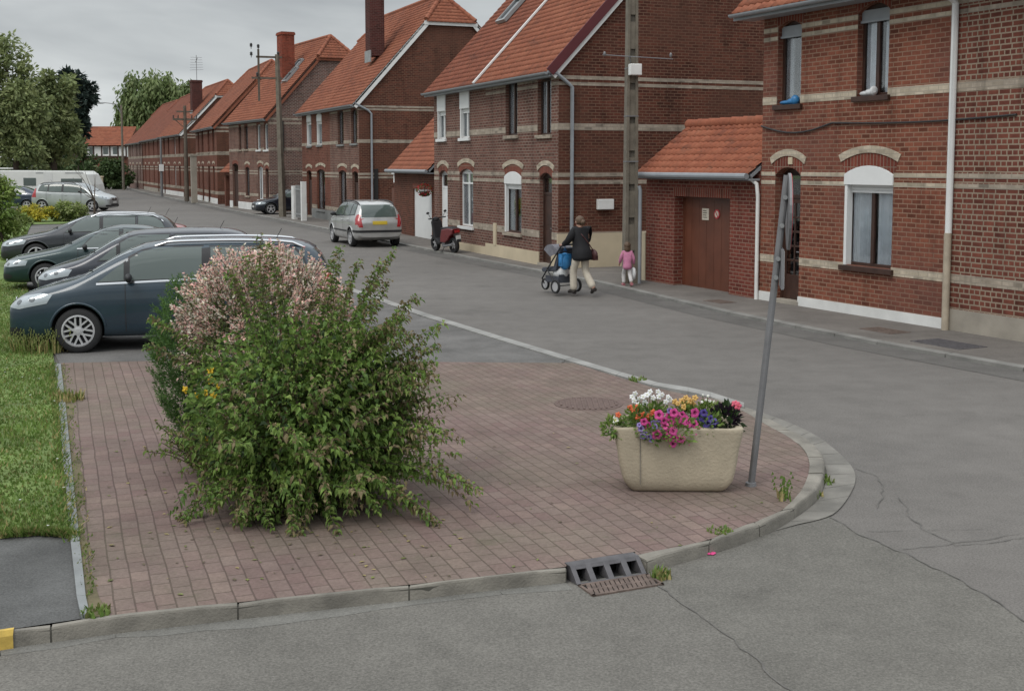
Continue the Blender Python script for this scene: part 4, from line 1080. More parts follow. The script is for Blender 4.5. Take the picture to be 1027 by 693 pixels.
def inpoly(p, poly):
    x, y = p.x, p.y; c = False
    for i in range(len(poly)):
        a, b_ = poly[i], poly[i-1]
        if (a.y > y) != (b_.y > y) and x < (b_.x-a.x)*(y-a.y)/(b_.y-a.y)+a.x: c = not c
    return c
def grass(name, poly, n, hmin, hmax, zf, xmin=-1e9, ymax=1e9, daisies=0, wid=.011):
    xs = [p.x for p in poly]; ys = [p.y for p in poly]; mb = MB(); k = 0; x0 = max(min(xs), xmin); y1 = min(max(ys), ymax)
    V = mb.v; Fc = mb.f; Mi = mb.m
    while k < n:
        y = min(ys) + (y1-min(ys))*random.random()**1.5; p = Vector((random.uniform(x0, max(xs)), y, 0))
        if not inpoly(p, poly): k += .2; continue
        k += 1
        cl = .5+.5*math.sin(p.x*2.1+1.7*math.sin(p.y*1.3))
        h = random.uniform(hmin, hmax)*(.6+.6*cl); a = random.uniform(0, 6.283); w = wid*random.uniform(.7, 1.4); z = zf(p.y)
        dx, dy = math.cos(a), math.sin(a); lx, ly = random.uniform(-.6, .6)*h, random.uniform(-.6, .6)*h
        b0 = len(V)
        V += [(p.x-dx*w, p.y-dy*w, z), (p.x+dx*w, p.y+dy*w, z), (p.x+lx, p.y+ly, z+h)]
        Fc.append([b0, b0+1, b0+2]); Mi.append(random.choices((0, 1, 2, 3), (5, 5, 3, .6))[0])
    for _ in range(daisies):
        p = Vector((random.uniform(x0, max(xs)), random.uniform(min(ys), y1), 0))
        if not inpoly(p, poly): continue
        z = zf(p.y)+hmax*random.uniform(.6, 1); r = .011
        b0 = len(V); V += [(p.x+r*math.cos(i*1.047), p.y+r*math.sin(i*1.047), z) for i in range(6)]; Fc.append([b0+i for i in range(6)]); Mi.append(4)
    o = mb.build(name, [M['grass0'], M['grass1'], M['grass2'], M['straw'], M['white']]); o['kind'] = 'stuff'; return o
grass('lawn_grass', LP, 90000, .025, .058, lambda y: zp(y)+.012, xmin=-12.5, ymax=32, daisies=420)
grass('lawn_grass', LP2, 9000, .08, .2, lambda y: .035, xmin=-30, wid=.03)
# far hazy edge of the lawn in front of the parked cars
# ---------------------------------------------------------------- drain, covers, weeds
def drain():
    a, b_ = topz(568, 566), topz(637, 555.5); f0, f1 = G(571, 586), G(642, 576)
    d = (b_-a); d.z = 0; L = d.length; rz = math.atan2(d.y, d.x)
    t_ = thing('storm_drain', 'cast iron kerb inlet with four dark openings and a slotted grate in the gutter', 'drain', (a.x, a.y, 0), rz)
    ca = .105; dp = .165
    m = MB()
    for k in range(5):
        x = L*k/4; w = .022 if 0 < k < 4 else .035
        x0, x1 = max(0, x-w), min(L, x+w)
        m.prism([(0, ca), (-dp*.35, ca-.0), (-dp, .008), (-dp*.8, .0), (0, .0)], x0, x1, lambda p, q, h: (h, p, q))
    m.prism([(.03, ca+.002), (-.055, ca+.002), (-.075, ca-.022), (.03, ca-.022)], 0, L, lambda p, q, h: (h, p, q))
    m.box(0, -dp, -.01, L, -dp+.02, .014)
    m.build('inlet_frame', M['iron'], t_, bevel=.003)
    m = MB(); m.box(.01, -dp+.03, -.2, L-.01, .02, .002); m.add([(0,.025,ca-.02),(L,.025,ca-.02),(L,.025,0),(0,.025,0)], [(0,1,2,3)]); m.build('inlet_pit', M['black'], t_)
    m = MB(); y1, y0 = -dp-.008, -dp-.23
    m.box(0, y1-.02, .0, L, y1, .016); m.box(0, y0, .0, L, y0+.02, .016); m.box(0, y0, 0, .02, y1, .016); m.box(L-.02, y0, 0, L, y1, .016)
    n = 15
    for k in range(1, n):
        x = L*k/n; m.prism([(x-.014-.03, y0+.02), (x+.014-.03, y0+.02), (x+.014+.03, y1-.02), (x-.014+.03, y1-.02)], .002, .015, lambda p, q, h: (p, q, h))
    m.box(.02, (y0+y1)/2-.012, .002, L-.02, (y0+y1)/2+.012, .014)
    g = m.build('grate', M['rust'], t_)
    m = MB(); m.add([(.01, y0+.01, .0062), (L-.01, y0+.01, .0062), (L-.01, y1-.01, .0062), (.01, y1-.01, .0062)], [(0,1,2,3)]); m.build('grate_void', M['black'], g)
drain()
def cover(label, px, py, z, r, mat, square=None, rz=0, up=.006):
    p = G(px, py, z); 
    if square:
        m = MB(); m.box(-square[0]/2, -square[1]/2, -.01, square[0]/2, square[1]/2, up)
        for k in range(7):
            y = -square[1]/2+.06+(square[1]-.12)*k/6; m.box(-square[0]/2+.05, y-.012, up, square[0]/2-.05, y+.012, up+.006)
    else:
        m = MB(); m.lathe([(0, -.01), (r, -.01), (r, up), (r-.04, up), (r-.045, up-.004), (r-.06, up-.004), (r-.065, up), (0, up)], n=36)
        for k in range(-5, 6):
            x = k*r*.16; h = math.sqrt(max(0, (r*.85)**2-x*x)); m.box(x-.012, -h, up, x+.012, h, up+.006)
    o = m.build('manhole_cover', mat); o.location = (p.x, p.y, z); o.rotation_euler = (0, 0, rz); tag(o, label, 'manhole cover')
M['cov_brick'] = pbr('rusty paver cover', (.125,.085,.072), .85, .25, 14, .5, 30)
pz = topz(590, 405).z
cover('round rusty manhole cover sunk in the brick paving behind the planter', 590, 405, pz+.002, .40, M['cov_brick'])
cover('rusty rectangular cover in the pavement below the shuttered window', 887, 331.5, .06, .3, M['rust'], (.75, .45), FA.rz)
cover('dark square cover in the pavement beside the foot of the white downpipe', 951, 345, .06, .3, M['iron'], (1.0, .6), FA.rz)
cover('flat rusty cover in the pavement in front of the red brown garage', 722, 302.5, .06, .3, M['rust'], (.6, .4), FA.rz)
def tuft(name, label, px, py, z, n, h, mats, spread=.08, wid=.012, seedheads=False, cat='weed'):
    p = G(px, py, z); mb = MB()
    for _ in range(n):
        a = random.uniform(0, 6.283); r = spread*random.random()**.5; b0 = Vector((r*math.cos(a), r*math.sin(a), 0)); hh = h*random.uniform(.4, 1)
        a2 = random.uniform(0, 6.283); l = Vector((math.cos(a2), math.sin(a2), 0))*hh*random.uniform(.1, .6); s_ = Vector((-math.sin(a2), math.cos(a2), 0))*wid
        m1 = b0 + l*.35 + Vector((0,0,hh*.65)); tip = b0 + l + Vector((0,0,hh))
        mb.add([b0-s_, b0+s_, m1+s_*.7, m1-s_*.7, tip], [(0,1,2,3),(3,2,4)], random.randrange(len(mats)))
        if seedheads and random.random() < .6:
            for k in range(5):
                q = tip + Vector((random.uniform(-.02,.02), random.uniform(-.02,.02), .03*k-.06)); mb.add([q+Vector((-.012,0,0)), q+Vector((.012,0,.01)), q+Vector((0,0,.035))], [(0,1,2)], len(mats)-1)
    o = mb.build(name, mats); o.location = (p.x, p.y, z); tag(o, label, cat); return o
g3 = [M['grass0'], M['grass1'], M['grass2']]
tuft('weed', 'dry flowering weed standing at the kerb right of the leaning pole', 787, 503, .085, 16, .17, [M['grass2'], M['straw'], M['grass0']], .07, .01, True)
tuft('weed', 'low green tuft against the kerb on the brick paving right of the planter', 722, 534, .09, 60, .05, g3, .10)
tuft('weed', 'small green tuft growing beside the storm drain grate', 663, 580, .0, 70, .09, g3+[M['straw']], .07)
tuft('weed', 'mossy green growth in the channel joint where the kerb curves most', 822, 483, .01, 110, .06, g3, .13)
tuft('weed', 'yellowish weed in the kerb channel below the mossy growth', 812, 497, .01, 80, .05, [M['grass1'], M['straw']], .12)
tuft('weed', 'little clump in the corner of the apron where edging meets kerb', 97, 616, .1, 60, .06, g3, .09)
tuft('grass_tuft', 'tall dry seeding grass at the lawn corner in front of the dark blue car', 42, 352, .03, 300, .32, [M['grass1'], M['straw'], M['grass2']], .42, .010, True, 'grass tuft')
tuft('grass_tuft', 'strip of dry yellow grass along the edging stone beside the lawn', 66, 402, .05, 160, .14, [M['grass1'], M['straw']], .22, .012, False, 'grass tuft')
tuft('weed', 'tiny green tuft at the pale flush kerb behind the planter', 640, 382, .03, 50, .08, g3, .12)
# fallen bloom on the road
p = G(713, 556); m = MB(); 
for k in range(5):
    a = k*1.2566; c = Vector((.035*math.cos(a), .035*math.sin(a), .02)); m.ell(c, (.03, .03, .012), 8, 5)
M['petal_pink'] = pbr('pink petals', (.62,.06,.22), .6, .15, 20)
o = m.build('fallen_flower', M['petal_pink'], smooth=True); o.scale = (.6, .6, .6); o.location = (p.x, p.y, .0); tag(o, 'single pink blossom fallen on the asphalt beside the kerb', 'flower')

# dry leaves and grit on the paving and along the kerb
mb = MB(); PPY = P
for _ in range(260):
    if random.random() < .6: c = G(random.uniform(110, 470), random.uniform(430, 585), .09)
    else: c = G(random.uniform(100, 820), random.uniform(400, 600), .09)
    if not inpoly(c, PPY): continue
    a = random.uniform(0, 6.283); l = random.uniform(.010, .028); w_ = l*random.uniform(.3, .7); z = zp(c.y)+random.uniform(.004, .008); u = Vector((math.cos(a), math.sin(a), 0)); v = Vector((-u.y, u.x, 0))
    mb.add([(c-u*l).xy.to_3d()+Vector((0,0,z)), (c+v*w_).xy.to_3d()+Vector((0,0,z+.004)), (c+u*l).xy.to_3d()+Vector((0,0,z)), (c-v*w_).xy.to_3d()+Vector((0,0,z+.002))], [(0,1,2,3)], random.choices((0,1,2), (3,2,2))[0])
o = mb.build('leaf_litter', [M['dirt'], M['straw'], M['grass2']]); o['kind'] = 'stuff'

# soil and moss that has gathered beside the edging stones, grass hanging over them
A = [topz(*q) for q in edgeL]; mb = MB(); pts = []
for a, b_ in zip(A, A[1:]):
    n = max(1, int((b_-a).length/.12))
    for k in range(n): pts.append(a.lerp(b_, k/n))
pts.append(A[-1])
for i in range(len(pts)-1):
    f = lambda p: .035 + .05*max(0, math.sin(p.y*1.9+.6)) + .035*math.sin(p.y*7.3)*math.sin(p.y*2.1) + random.uniform(0, .02)
    p, q = pts[i], pts[i+1]; wp, wq = f(p), f(q)
    if i: wp = last
    last = wq
    mb.add([(p.x-.01, p.y, zp(p.y)+.008), (p.x+wp, p.y, zp(p.y)+.0035), (q.x+wq, q.y, zp(q.y)+.0035), (q.x-.01, q.y, zp(q.y)+.008)], [(0,1,2,3)])
M['moss'] = pbr('mossy soil', (.125,.105,.058), .95, .4, 5, .6, 40); o = mb.build('edge_soil', M['moss']); structure(o)
mb = MB()
edge = [(q[0]-9, q[1]) for q in edgeL[2:]]; edge2 = [(74, 538), (40, 536), (0, 539), (-60, 541)]
def fringe(mb, path, n, h, out):
    P2 = [topz(*q) for q in path]
    for _ in range(n):
        i = random.randrange(len(P2)-1); p = P2[i].lerp(P2[i+1], random.random()) + Vector((random.uniform(-.06,.06)*1.0, random.uniform(-.05,.05), 0))
        hh = h*random.uniform(.4,1.2); a = random.uniform(0, 6.283); w_ = .010; z = zp(p.y)+.01; l = Vector(out)*hh*random.uniform(-.2, 1.0) + Vector((random.uniform(-.4,.4), random.uniform(-.4,.4), 0))*hh
        mb.add([(p.x-math.cos(a)*w_, p.y-math.sin(a)*w_, z), (p.x+math.cos(a)*w_, p.y+math.sin(a)*w_, z), (p.x+l.x, p.y+l.y, z+hh*.75)], [(0,1,2)], random.choices((0,1,2,3), (4,3,3,2.0))[0])
fringe(mb, edge, 1100, .085, (.9, 0, 0)); fringe(mb, edge2, 1800, .085, (0, -.9, 0))
fringe(mb, [(q[0]+4, q[1]) for q in edgeL[1:]], 420, .035, (.5, 0, 0))
o = mb.build('edge_grass', [M['grass0'], M['grass1'], M['grass2'], M['straw']]); o['kind'] = 'stuff'
# ---------------------------------------------------------------- cars
def paint(name, col, metal=.35, rough=.32):
    t = NT(name); t.set('Base Color', (*col, 1)); t.set('Metallic', metal); t.set('Roughness', rough); t.set('Coat Weight', .8); t.set('Coat Roughness', .06)
    ob = t.n('ShaderNodeTexCoord').outputs['Object']; n = t.noise(ob, 2.0, 5, .6)
    t.l(t.ramp(n.outputs[0], [(.3, sc(col, .9)), (.7, sc(col, 1.12))]), t.b.inputs['Base Color'])
    t.l(t.ramp(n.outputs[0], [(.3, rough-.05), (.7, rough+.08)]), t.b.inputs['Roughness']); return t.mat
def simple(name, col, rough, metal=0.0, coat=0.0):
    t = NT(name); t.set('Base Color', (*col, 1)); t.set('Roughness', rough); t.set('Metallic', metal); t.set('Coat Weight', coat); return t.mat
M['tyre'] = pbr('tyre rubber', (.022,.022,.023), .85, .2, 20)
M['alloy'] = simple('alloy rim', (.50,.50,.51), .4, .3)
M['trim'] = simple('black trim', (.018,.018,.02), .5)
M['chrome'] = simple('chrome strip', (.7,.71,.72), .15, 1.0)
M['carglass'] = simple('tinted car glass', (.085,.108,.10), .04); M['carglass'].node_tree.nodes['Principled BSDF'].inputs['Specular IOR Level'].default_value = .75
M['carglass_pale'] = simple('windscreen with painted sky reflection', (.22,.25,.26), .05); M['carglass_pale'].node_tree.nodes['Principled BSDF'].inputs['Specular IOR Level'].default_value = 1.0  # pale base colour paints the bright sky reflection into the glass
M['lamp'] = simple('headlamp lens', (.40,.44,.46), .10, .4, 1.0)
M['lampdark'] = simple('lamp inner', (.2,.21,.22), .2, .6)
M['taillamp'] = simple('red lamp lens', (.35,.012,.015), .15, 0, 1.0)
M['amber'] = simple('amber lens', (.55,.18,.02), .2, 0, 1.0)
M['plate_white'] = simple('white plate', (.6,.6,.58), .4)
M['plate_yellow'] = simple('yellow plate', (.55,.40,.04), .4)

SEC = 11
def car_section(zl, zb, zt, w, wr, drop):
    zt2 = zt - drop
    if zt2 < zb + .02: zt2 = zb + .02
    return [(0, zl), (.72*w, zl), (.93*w, zl+.03), (.985*w, zl+.16*(zb-zl)+.05), (w, zl+.52*(zb-zl)), (.985*w, zb-.07), (.95*w, zb),
            (.5*(.95*w+wr)+.012, zb+.5*(zt2-zb)), (wr, zt2), (.7*wr, zt-.25*drop), (0, zt)]
def bake(o, mods):
    dg = bpy.context.evaluated_depsgraph_get(); dg.update()
    me = bpy.data.meshes.new_from_object(o.evaluated_get(dg)); return me
def car_mesh(P):
    """body shell: x from front (0) to rear (L); returns mesh (subdivided, with wheel wells)"""
    L = P['L']; xs = P['xs']
    def I(key, x): a = P[key]; return float(np.interp(x, [p[0] for p in a], [p[1] for p in a]))
    vs = []; fs = []; n = 2*SEC-2
    for x in xs:
        s = car_section(I('low', x), I('belt', x), I('top', x), I('w', x), I('wr', x), I('drop', x))
        ring = [(x, y, z) for y, z in s] + [(x, -y, z) for y, z in s[-2:0:-1]]
        # ends bow: push the centre forward a little
        vs += ring
    for i in range(len(xs)-1):
        for k in range(n): fs.append((i*n+k, (i+1)*n+k, (i+1)*n+(k+1) % n, i*n+(k+1) % n))
    for i, rev in ((0, False), (len(xs)-1, True)):
        # close the ends with strips between mirrored points
        for k in range(SEC-1):
            a, b_ = i*n+k, i*n+k+1; c, d = i*n+(n-k) % n, i*n+(n-k-1) % n
            q = []
            for t_ in (a, b_, d, c):
                if t_ not in q: q.append(t_)
            if len(q) >= 3: fs.append(q if rev else q[::-1])
    me = bpy.data.meshes.new('body'); me.from_pydata(vs, [], fs); me.update()
    bm = bmesh.new(); bm.from_mesh(me); bmesh.ops.recalc_face_normals(bm, faces=bm.faces[:])
    # crease end rings lightly so bumpers keep an edge
    bm.to_mesh(me); bm.free()
    me.materials.append(P['paint']); me.materials.append(M['black'])
    o = bpy.data.objects.new('tmp', me); COL.objects.link(o)
    sb = o.modifiers.new('s', 'SUBSURF'); sb.levels = 2; sb.render_levels = 2
    cut = MB(); wr_ = P['wr_']*1.13
    for xw in (P['fo'], P['fo']+P['wb']):
        for sgn in (1, -1):
            Mx = Matrix.Translation((xw, sgn*(P['W']/2-.30), P['wr_']+.015)) @ Matrix.Rotation(R(-90*sgn), 4, 'X')
            cut.lathe([(wr_, 0), (wr_, .6)], Mx, 32)
    co = cut.build('cut', M['black'])
    bmx = bmesh.new(); bmx.from_mesh(co.data); bmesh.ops.recalc_face_normals(bmx, faces=bmx.faces[:]); bmx.to_mesh(co.data); bmx.free()
    bo = o.modifiers.new('b', 'BOOLEAN'); bo.operation = 'DIFFERENCE'; bo.object = co; bo.solver = 'EXACT'
    try: bo.material_mode = 'TRANSFER'
    except Exception: pass
    o.modifiers['b'].show_viewport = False
    smooth = bake(o, None); o.modifiers['b'].show_viewport = True
    final = bake(o, None)
    bv = BVHTree.FromPolygons([v.co[:] for v in smooth.vertices], [p.vertices[:] for p in smooth.polygons])
    for q in (o, co): bpy.data.objects.remove(q)
    bpy.data.meshes.remove(smooth)
    mi = {m.name: i for i, m in enumerate(final.materials) if m}
    final.polygons.foreach_set('use_smooth', [True]*len(final.polygons))
    try: final.set_sharp_from_angle(angle=R(38))
    except Exception: pass
    return final, bv
def patch(mb, bv, poly, O, U, V, D, off=.005, cell=.05, mi=0, flip=False):
    """panel that follows the body surface: poly in (a,b) -> O+U a+V b, projected along D"""
    O, U, V, D = Vector(O), Vector(U), Vector(V), Vector(D).normalized()
    bm = bmesh.new()
    a0 = min(p[0] for p in poly); a1 = max(p[0] for p in poly); b0 = min(p[1] for p in poly); b1 = max(p[1] for p in poly)
    na = max(1, int((a1-a0)/cell)); nb = max(1, int((b1-b0)/cell))
    g = [[bm.verts.new((a0+(a1-a0)*i/na, b0+(b1-b0)*j/nb, 0)) for j in range(nb+1)] for i in range(na+1)]
    for i in range(na):
        for j in range(nb): bm.faces.new((g[i][j], g[i+1][j], g[i+1][j+1], g[i][j+1]))
    ar = sum(poly[i][0]*poly[(i+1) % len(poly)][1]-poly[(i+1) % len(poly)][0]*poly[i][1] for i in range(len(poly)))
    if ar < 0: poly = poly[::-1]
    for i in range(len(poly)):
        a = Vector((*poly[i], 0)); e = Vector((*poly[(i+1) % len(poly)], 0))-a
        if e.length < 1e-6: continue
        bmesh.ops.bisect_plane(bm, geom=bm.verts[:]+bm.edges[:]+bm.faces[:], plane_co=a, plane_no=(e.y, -e.x, 0), clear_outer=True)
    bm.verts.index_update(); pos = {}
    for v in bm.verts:
        o = O + U*v.co.x + V*v.co.y
        loc, nor, _, _ = bv.ray_cast(o, D)
        if loc is not None:
            if nor.dot(D) > 0: nor = -nor
            pos[v.index] = loc + nor*off
    base = {}
    for f in bm.faces:
        if all(v.index in pos for v in f.verts) and all((pos[f.verts[k].index]-pos[f.verts[k-1].index]).length < 3.2*max((a1-a0)/na, (b1-b0)/nb)+.02 for k in range(len(f.verts))):
            ids = []
            for v in f.verts:
                if v.index not in base: base[v.index] = len(mb.v); mb.v.append(tuple(mb.M @ pos[v.index]))
                ids.append(base[v.index])
            mb.f.append(ids); mb.m.append(mi)
    bm.free()
def side_patch(mb, bv, W, poly, both=True, off=.005, mi=0, cell=.06):
    patch(mb, bv, poly, (0, W, 0), (1,0,0), (0,0,1), (0,-1,0), off, cell, mi)
    if both: patch(mb, bv, poly, (0, -W, 0), (1,0,0), (0,0,1), (0,1,0), off, cell, mi)
def front_patch(mb, bv, poly, off=.005, mi=0, cell=.06): patch(mb, bv, poly, (-1, 0, 0), (0,1,0), (0,0,1), (1,0,0), off, cell, mi)
def rear_patch(mb, bv, L, poly, off=.005, mi=0, cell=.06): patch(mb, bv, poly, (L+1, 0, 0), (0,1,0), (0,0,1), (-1,0,0), off, cell, mi)
def oblique(mb, bv, poly, sgn, ang, origin, off=.006, mi=0, cell=.04):
    """projected from front (ang=0) swinging to the side (ang=90); poly (a across, z)"""
    D = Vector((math.cos(ang), -sgn*math.sin(ang), 0)); U = Vector((-sgn*D.y*0+math.sin(ang), sgn*math.cos(ang), 0))
    patch(mb, bv, poly, Vector(origin) - D*2, U, (0,0,1), D, off, cell, mi)
def sym(poly): return [(-a, b) for a, b in poly]

def make_wheel(r, w, rimr, spokes, double=False, rim='alloy'):
    """wheel about local y axis, outside towards +y"""
    Mx = Matrix.Rotation(R(-90), 4, 'X'); m = MB()
    m.lathe([(rimr, -w/2), (r*.93, -w/2), (r, -w*.36), (r, w*.36), (r*.93, w/2), (rimr, w/2*.96)], Mx, 32, cap=False)
    k = MB()
    k.lathe([(rimr, -w*.3), (rimr+.004, w*.5), (rimr-.02, w*.52), (rimr-.03, w*.2), (rimr-.035, -w*.1)], Mx, 32, cap=False)
    for s in range(spokes):
        for dd in ((-.10, .10) if double else (0,)):
            a = 2*math.pi*s/spokes
            k.M = Matrix.Rotation(a, 4, 'Y'); 
            if double: k.box(dd*rimr*1.6-.013, w*.22, .04, dd*rimr*1.6+.013, w*.45, rimr-.012)
            else: k.box(-.028, w*.22, .04, .028, w*.45, rimr-.012)
    k.M = Matrix.Identity(4); k.lathe([(.065, w*.2), (.06, w*.47), (.03, w*.5), (0, w*.5)], Mx, 16)
    d = MB(); d.lathe([(rimr-.03, w*.05), (.0, w*.05)], Mx, 24)
    return m, k, d
WHEELS = {}
def add_wheels(car, P):
    key = (P['wr_'], P.get('spokes', 5), P.get('rimkey', 'alloy'))
    for i, xw in enumerate((P['fo'], P['fo']+P['wb'])):
        for sgn in (1, -1):
            if key not in WHEELS:
                m, k, d = make_wheel(P['wr_'], .205, P['wr_']*.70, P.get('spokes', 5), P.get('double', False))
                w = m.build('wheel', M['tyre'], car, smooth=False); rr = k.build('rim', M[P.get('rimkey', 'alloy')], w); dd = d.build('brake_disc', M['trim'], w)
                w.data.polygons.foreach_set('use_smooth', [True]*len(w.data.polygons)); WHEELS[key] = (w, rr, dd)
            else:
                src = WHEELS[key]; w = src[0].copy(); COL.objects.link(w); w.parent = car
                for q in src[1:]: c = q.copy(); COL.objects.link(c); c.parent = w
            w.location = (P['cx']-xw, sgn*(P['W']/2-.115), P['wr_'])
            w.rotation_euler = (0, 0, 0 if sgn > 0 else math.pi)

def build_car(P, label, loc, rz, group='parked cars', cat='car', name='parked_car'):
    """car with origin on the ground at its middle, nose along local +x"""
    car = thing(name, label, cat, loc, rz, group)
    body, bv = car_mesh(P); L, W = P['L'], P['W']; P['cx'] = L/2
    T = Matrix.Translation((L/2, 0, 0)) @ Matrix.Rotation(math.pi, 4, 'Z') @ Matrix.Scale(-1, 4, (0,1,0))   # x' = L/2 - x , y kept
    def put(mb_, nm, mats, parent=car, smooth=True):
        mb_.v = [tuple(T @ Vector(v)) for v in mb_.v]; mb_.f = [f[::-1] for f in mb_.f]
        return mb_.build(nm, mats, parent, smooth=smooth)
    body.transform(T); body.flip_normals()
    bo = meshobj('body', body, [], car)
    def glass(polys, fn, nm='window', mat='carglass'):
        for p in polys:
            m = MB(); fn(m, p)
            if m.v: put(m, nm, M[mat])
    def each_side(p, off, nm, mat):
        for sgn in (1, -1):
            m = MB(); patch(m, bv, p, (0, sgn*W, 0), (1,0,0), (0,0,1), (0,-sgn,0), off, .06)
            if m.v: put(m, nm, M[mat])
    for p in P['side_glass']:
        cx_ = sum(q[0] for q in p)/len(p); cz_ = sum(q[1] for q in p)/len(p)
        each_side([(x+.028*(1 if x > cx_ else -1), z+.024*(1 if z > cz_ else -1)) for x, z in p], .0035, 'window_surround', 'trim')
    for p in P['side_glass']:
        for both in (True, False):
            m = MB()
            if both: patch(m, bv, p, (0, W, 0), (1,0,0), (0,0,1), (0,-1,0), .006, .06)
            else: patch(m, bv, p, (0, -W, 0), (1,0,0), (0,0,1), (0,1,0), .006, .06)
            if m.v: put(m, 'side_window', M['carglass'])
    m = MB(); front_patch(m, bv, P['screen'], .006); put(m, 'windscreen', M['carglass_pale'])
    m = MB(); rear_patch(m, bv, L, P['rear_glass'], .006); put(m, 'rear_window', M['carglass'])
    # dark pillars between side windows + seams
    for p in P.get('pillars', []):
        each_side(p, .0045, 'pillar_trim', 'trim')
    for x, z0, z1 in P.get('seams', []):
        each_side([(x-.006, z0), (x+.006, z0), (x+.006, z1), (x-.006, z1)], .003, 'door_seam', 'trim')
    if 'strip' in P:
        for p in P['strip']: each_side(p, .009, 'window_trim', 'chrome')
    if 'rubstrip' in P:
        for p in P['rubstrip']: each_side(p, .014, 'side_moulding', 'trim')
    for sgn in (1, -1):
        m = MB(); oblique(m, bv, [(-.30,.27),(.10,.29),(.14,.36),(.06,.40),(-.30,.38)], sgn, R(45), (.2, sgn*(W/2-.25), 0), .006)
        if m.v: put(m, 'fog_light_recess', M['trim'])
        m = MB(); 
        for p in P['headlamp']: oblique(m, bv, p, sgn, R(P.get('hang', 40)), (P.get('hx', .2), sgn*(W/2-.25), 0), .007)
        if m.v:
            h = put(m, 'headlight', M['lamp'])
            m = MB()
            for p in P['headlamp']:
                cx_ = sum(q[0] for q in p)/len(p); cz_ = sum(q[1] for q in p)/len(p)
                for dx in (-.08, .08):
                    oblique(m, bv, [(cx_+dx+.035*math.cos(a*.785), cz_+dx*.25+.035*math.sin(a*.785)) for a in range(8)], sgn, R(P.get('hang', 40)), (P.get('hx', .2), sgn*(W/2-.25), 0), .011, cell=.02)
            if m.v: put(m, 'lamp_reflector', M['lampdark'], h)
        m = MB()
        for p in P['taillamp']:
            rear_patch(m, bv, L, p if sgn > 0 else sym(p), .007, cell=.04)
        for p in P.get('tailside', []):
            if sgn > 0: patch(m, bv, p, (0, W, 0), (1,0,0), (0,0,1), (0,-1,0), .007, .04)
            else: patch(m, bv, p, (0, -W, 0), (1,0,0), (0,0,1), (0,1,0), .007, .04)
        if m.v: put(m, 'tail_light', M['taillamp'])
        m = MB(); mx, mz = P['mirror']; m.ell((mx, sgn*(W/2+.09), mz), (.055, .11, .07), 12, 8); m.tube([(mx-.01, sgn*(W/2-.06), mz-.06), (mx, sgn*(W/2+.06), mz-.03)], .03, 8)
        put(m, 'mirror', P['mirror_mat'] if 'mirror_mat' in P else M['trim'])
        if P.get('handles'):
            m = MB()
            for hx, hz in P['handles']:
                loc_, nor_, _, _ = bv.ray_cast(Vector((hx, sgn*W, hz)), Vector((0, -sgn, 0)))
                if loc_: m.ell(loc_ + Vector((0, sgn*.012, 0)), (.10, .022, .02), 10, 6)
            put(m, 'door_handle', P['paint'])
        if P.get('rails'):
            m = MB(); pts = []
            for k in range(13):
                x = P['rails'][0] + (P['rails'][1]-P['rails'][0])*k/12; y = sgn*P['rails'][2]
                loc_, nor_, _, _ = bv.ray_cast(Vector((x, y, 3)), Vector((0,0,-1)))
                pts.append((x, y, loc_.z + (.045 if 0 < k < 12 else .0)))
            m.tube(pts, .022, 8); put(m, 'roof_rail', M['chrome'] if P.get('railchrome') else M['trim'])
    m = MB(); front_patch(m, bv, P['grille'], .006); 
    if 'intake' in P: front_patch(m, bv, P['intake'], .006)
    g = put(m, 'grille', M['trim'])
    if P.get('grillebar'):
        m = MB(); front_patch(m, bv, P['grillebar'], .016, cell=.03); put(m, 'grille_bar', M['chrome'], g)
        m = MB(); 
        loc_, nor_, _, _ = bv.ray_cast(Vector((-1, 0, P['grillebar'][0][1]+.02)), Vector((1,0,0)))
        m.ell(loc_ + Vector((-.012, 0, 0)), (.015, .06, .06), 16, 8); put(m, 'emblem', M['chrome'], g)
    m = MB(); front_patch(m, bv, [(-.26, P['fplate']), (.26, P['fplate']), (.26, P['fplate']+.11), (-.26, P['fplate']+.11)], .012); put(m, 'number_plate', M['plate_white'])
    m = MB(); rear_patch(m, bv, L, [(-.26, P['rplate']), (.26, P['rplate']), (.26, P['rplate']+.12), (-.26, P['rplate']+.12)], .012); put(m, 'number_plate', M[P.get('rpmat', 'plate_yellow')])
    if 'bumper' in P:
        m = MB(); z0, z1 = P['bumper']; rear_patch(m, bv, L, [(-W/2, z0), (W/2, z0), (W/2, z1), (-W/2, z1)], .012)
        side_patch(m, bv, W, [(L-.62, z0), (L-.02, z0), (L-.02, z1), (L-.62, z1)], True, .012); put(m, 'rear_bumper_strip', M['trim'])
    m = MB(); x_, z_ = P.get('antenna', (L*.8, P['H']-.06)); m.tube([(x_, .1, z_-.02), (x_+.12, .1, z_+.2)], .006, 6); put(m, 'antenna', M['trim'])
    if 'wiper' in P:
        m = MB()
        for y0, y1 in ((-.55, .1), (.05, .65)):
            pts = []
            for k in range(6):
                y = y0+(y1-y0)*k/5; loc_, nor_, _, _ = bv.ray_cast(Vector((-1, y, P['wiper']+.05*k/5)), Vector((1,0,0))); pts.append(loc_ + nor_*.02)
            m.tube(pts, .011, 5)
        put(m, 'wiper', M['trim'])
    for xw in (P['fo'], P['fo']+P['wb']):
        for sgn in (1, -1):
            m = MB(); pts = []; rr = P['wr_']*1.13+.018
            for k in range(21):
                a = R(8) + R(164)*k/20; x, z = xw + rr*math.cos(a), P['wr_']+.015 + rr*math.sin(a)
                l_, n_, _, _ = bv.ray_cast(Vector((x, sgn*W, z)), Vector((0, -sgn, 0)))
                if l_: pts.append(l_ + Vector((0, sgn*.002, 0)))
            if len(pts) > 4: m.tube(pts, .020, 8); put(m, 'wheel_arch', P['paint'])
    m = MB()
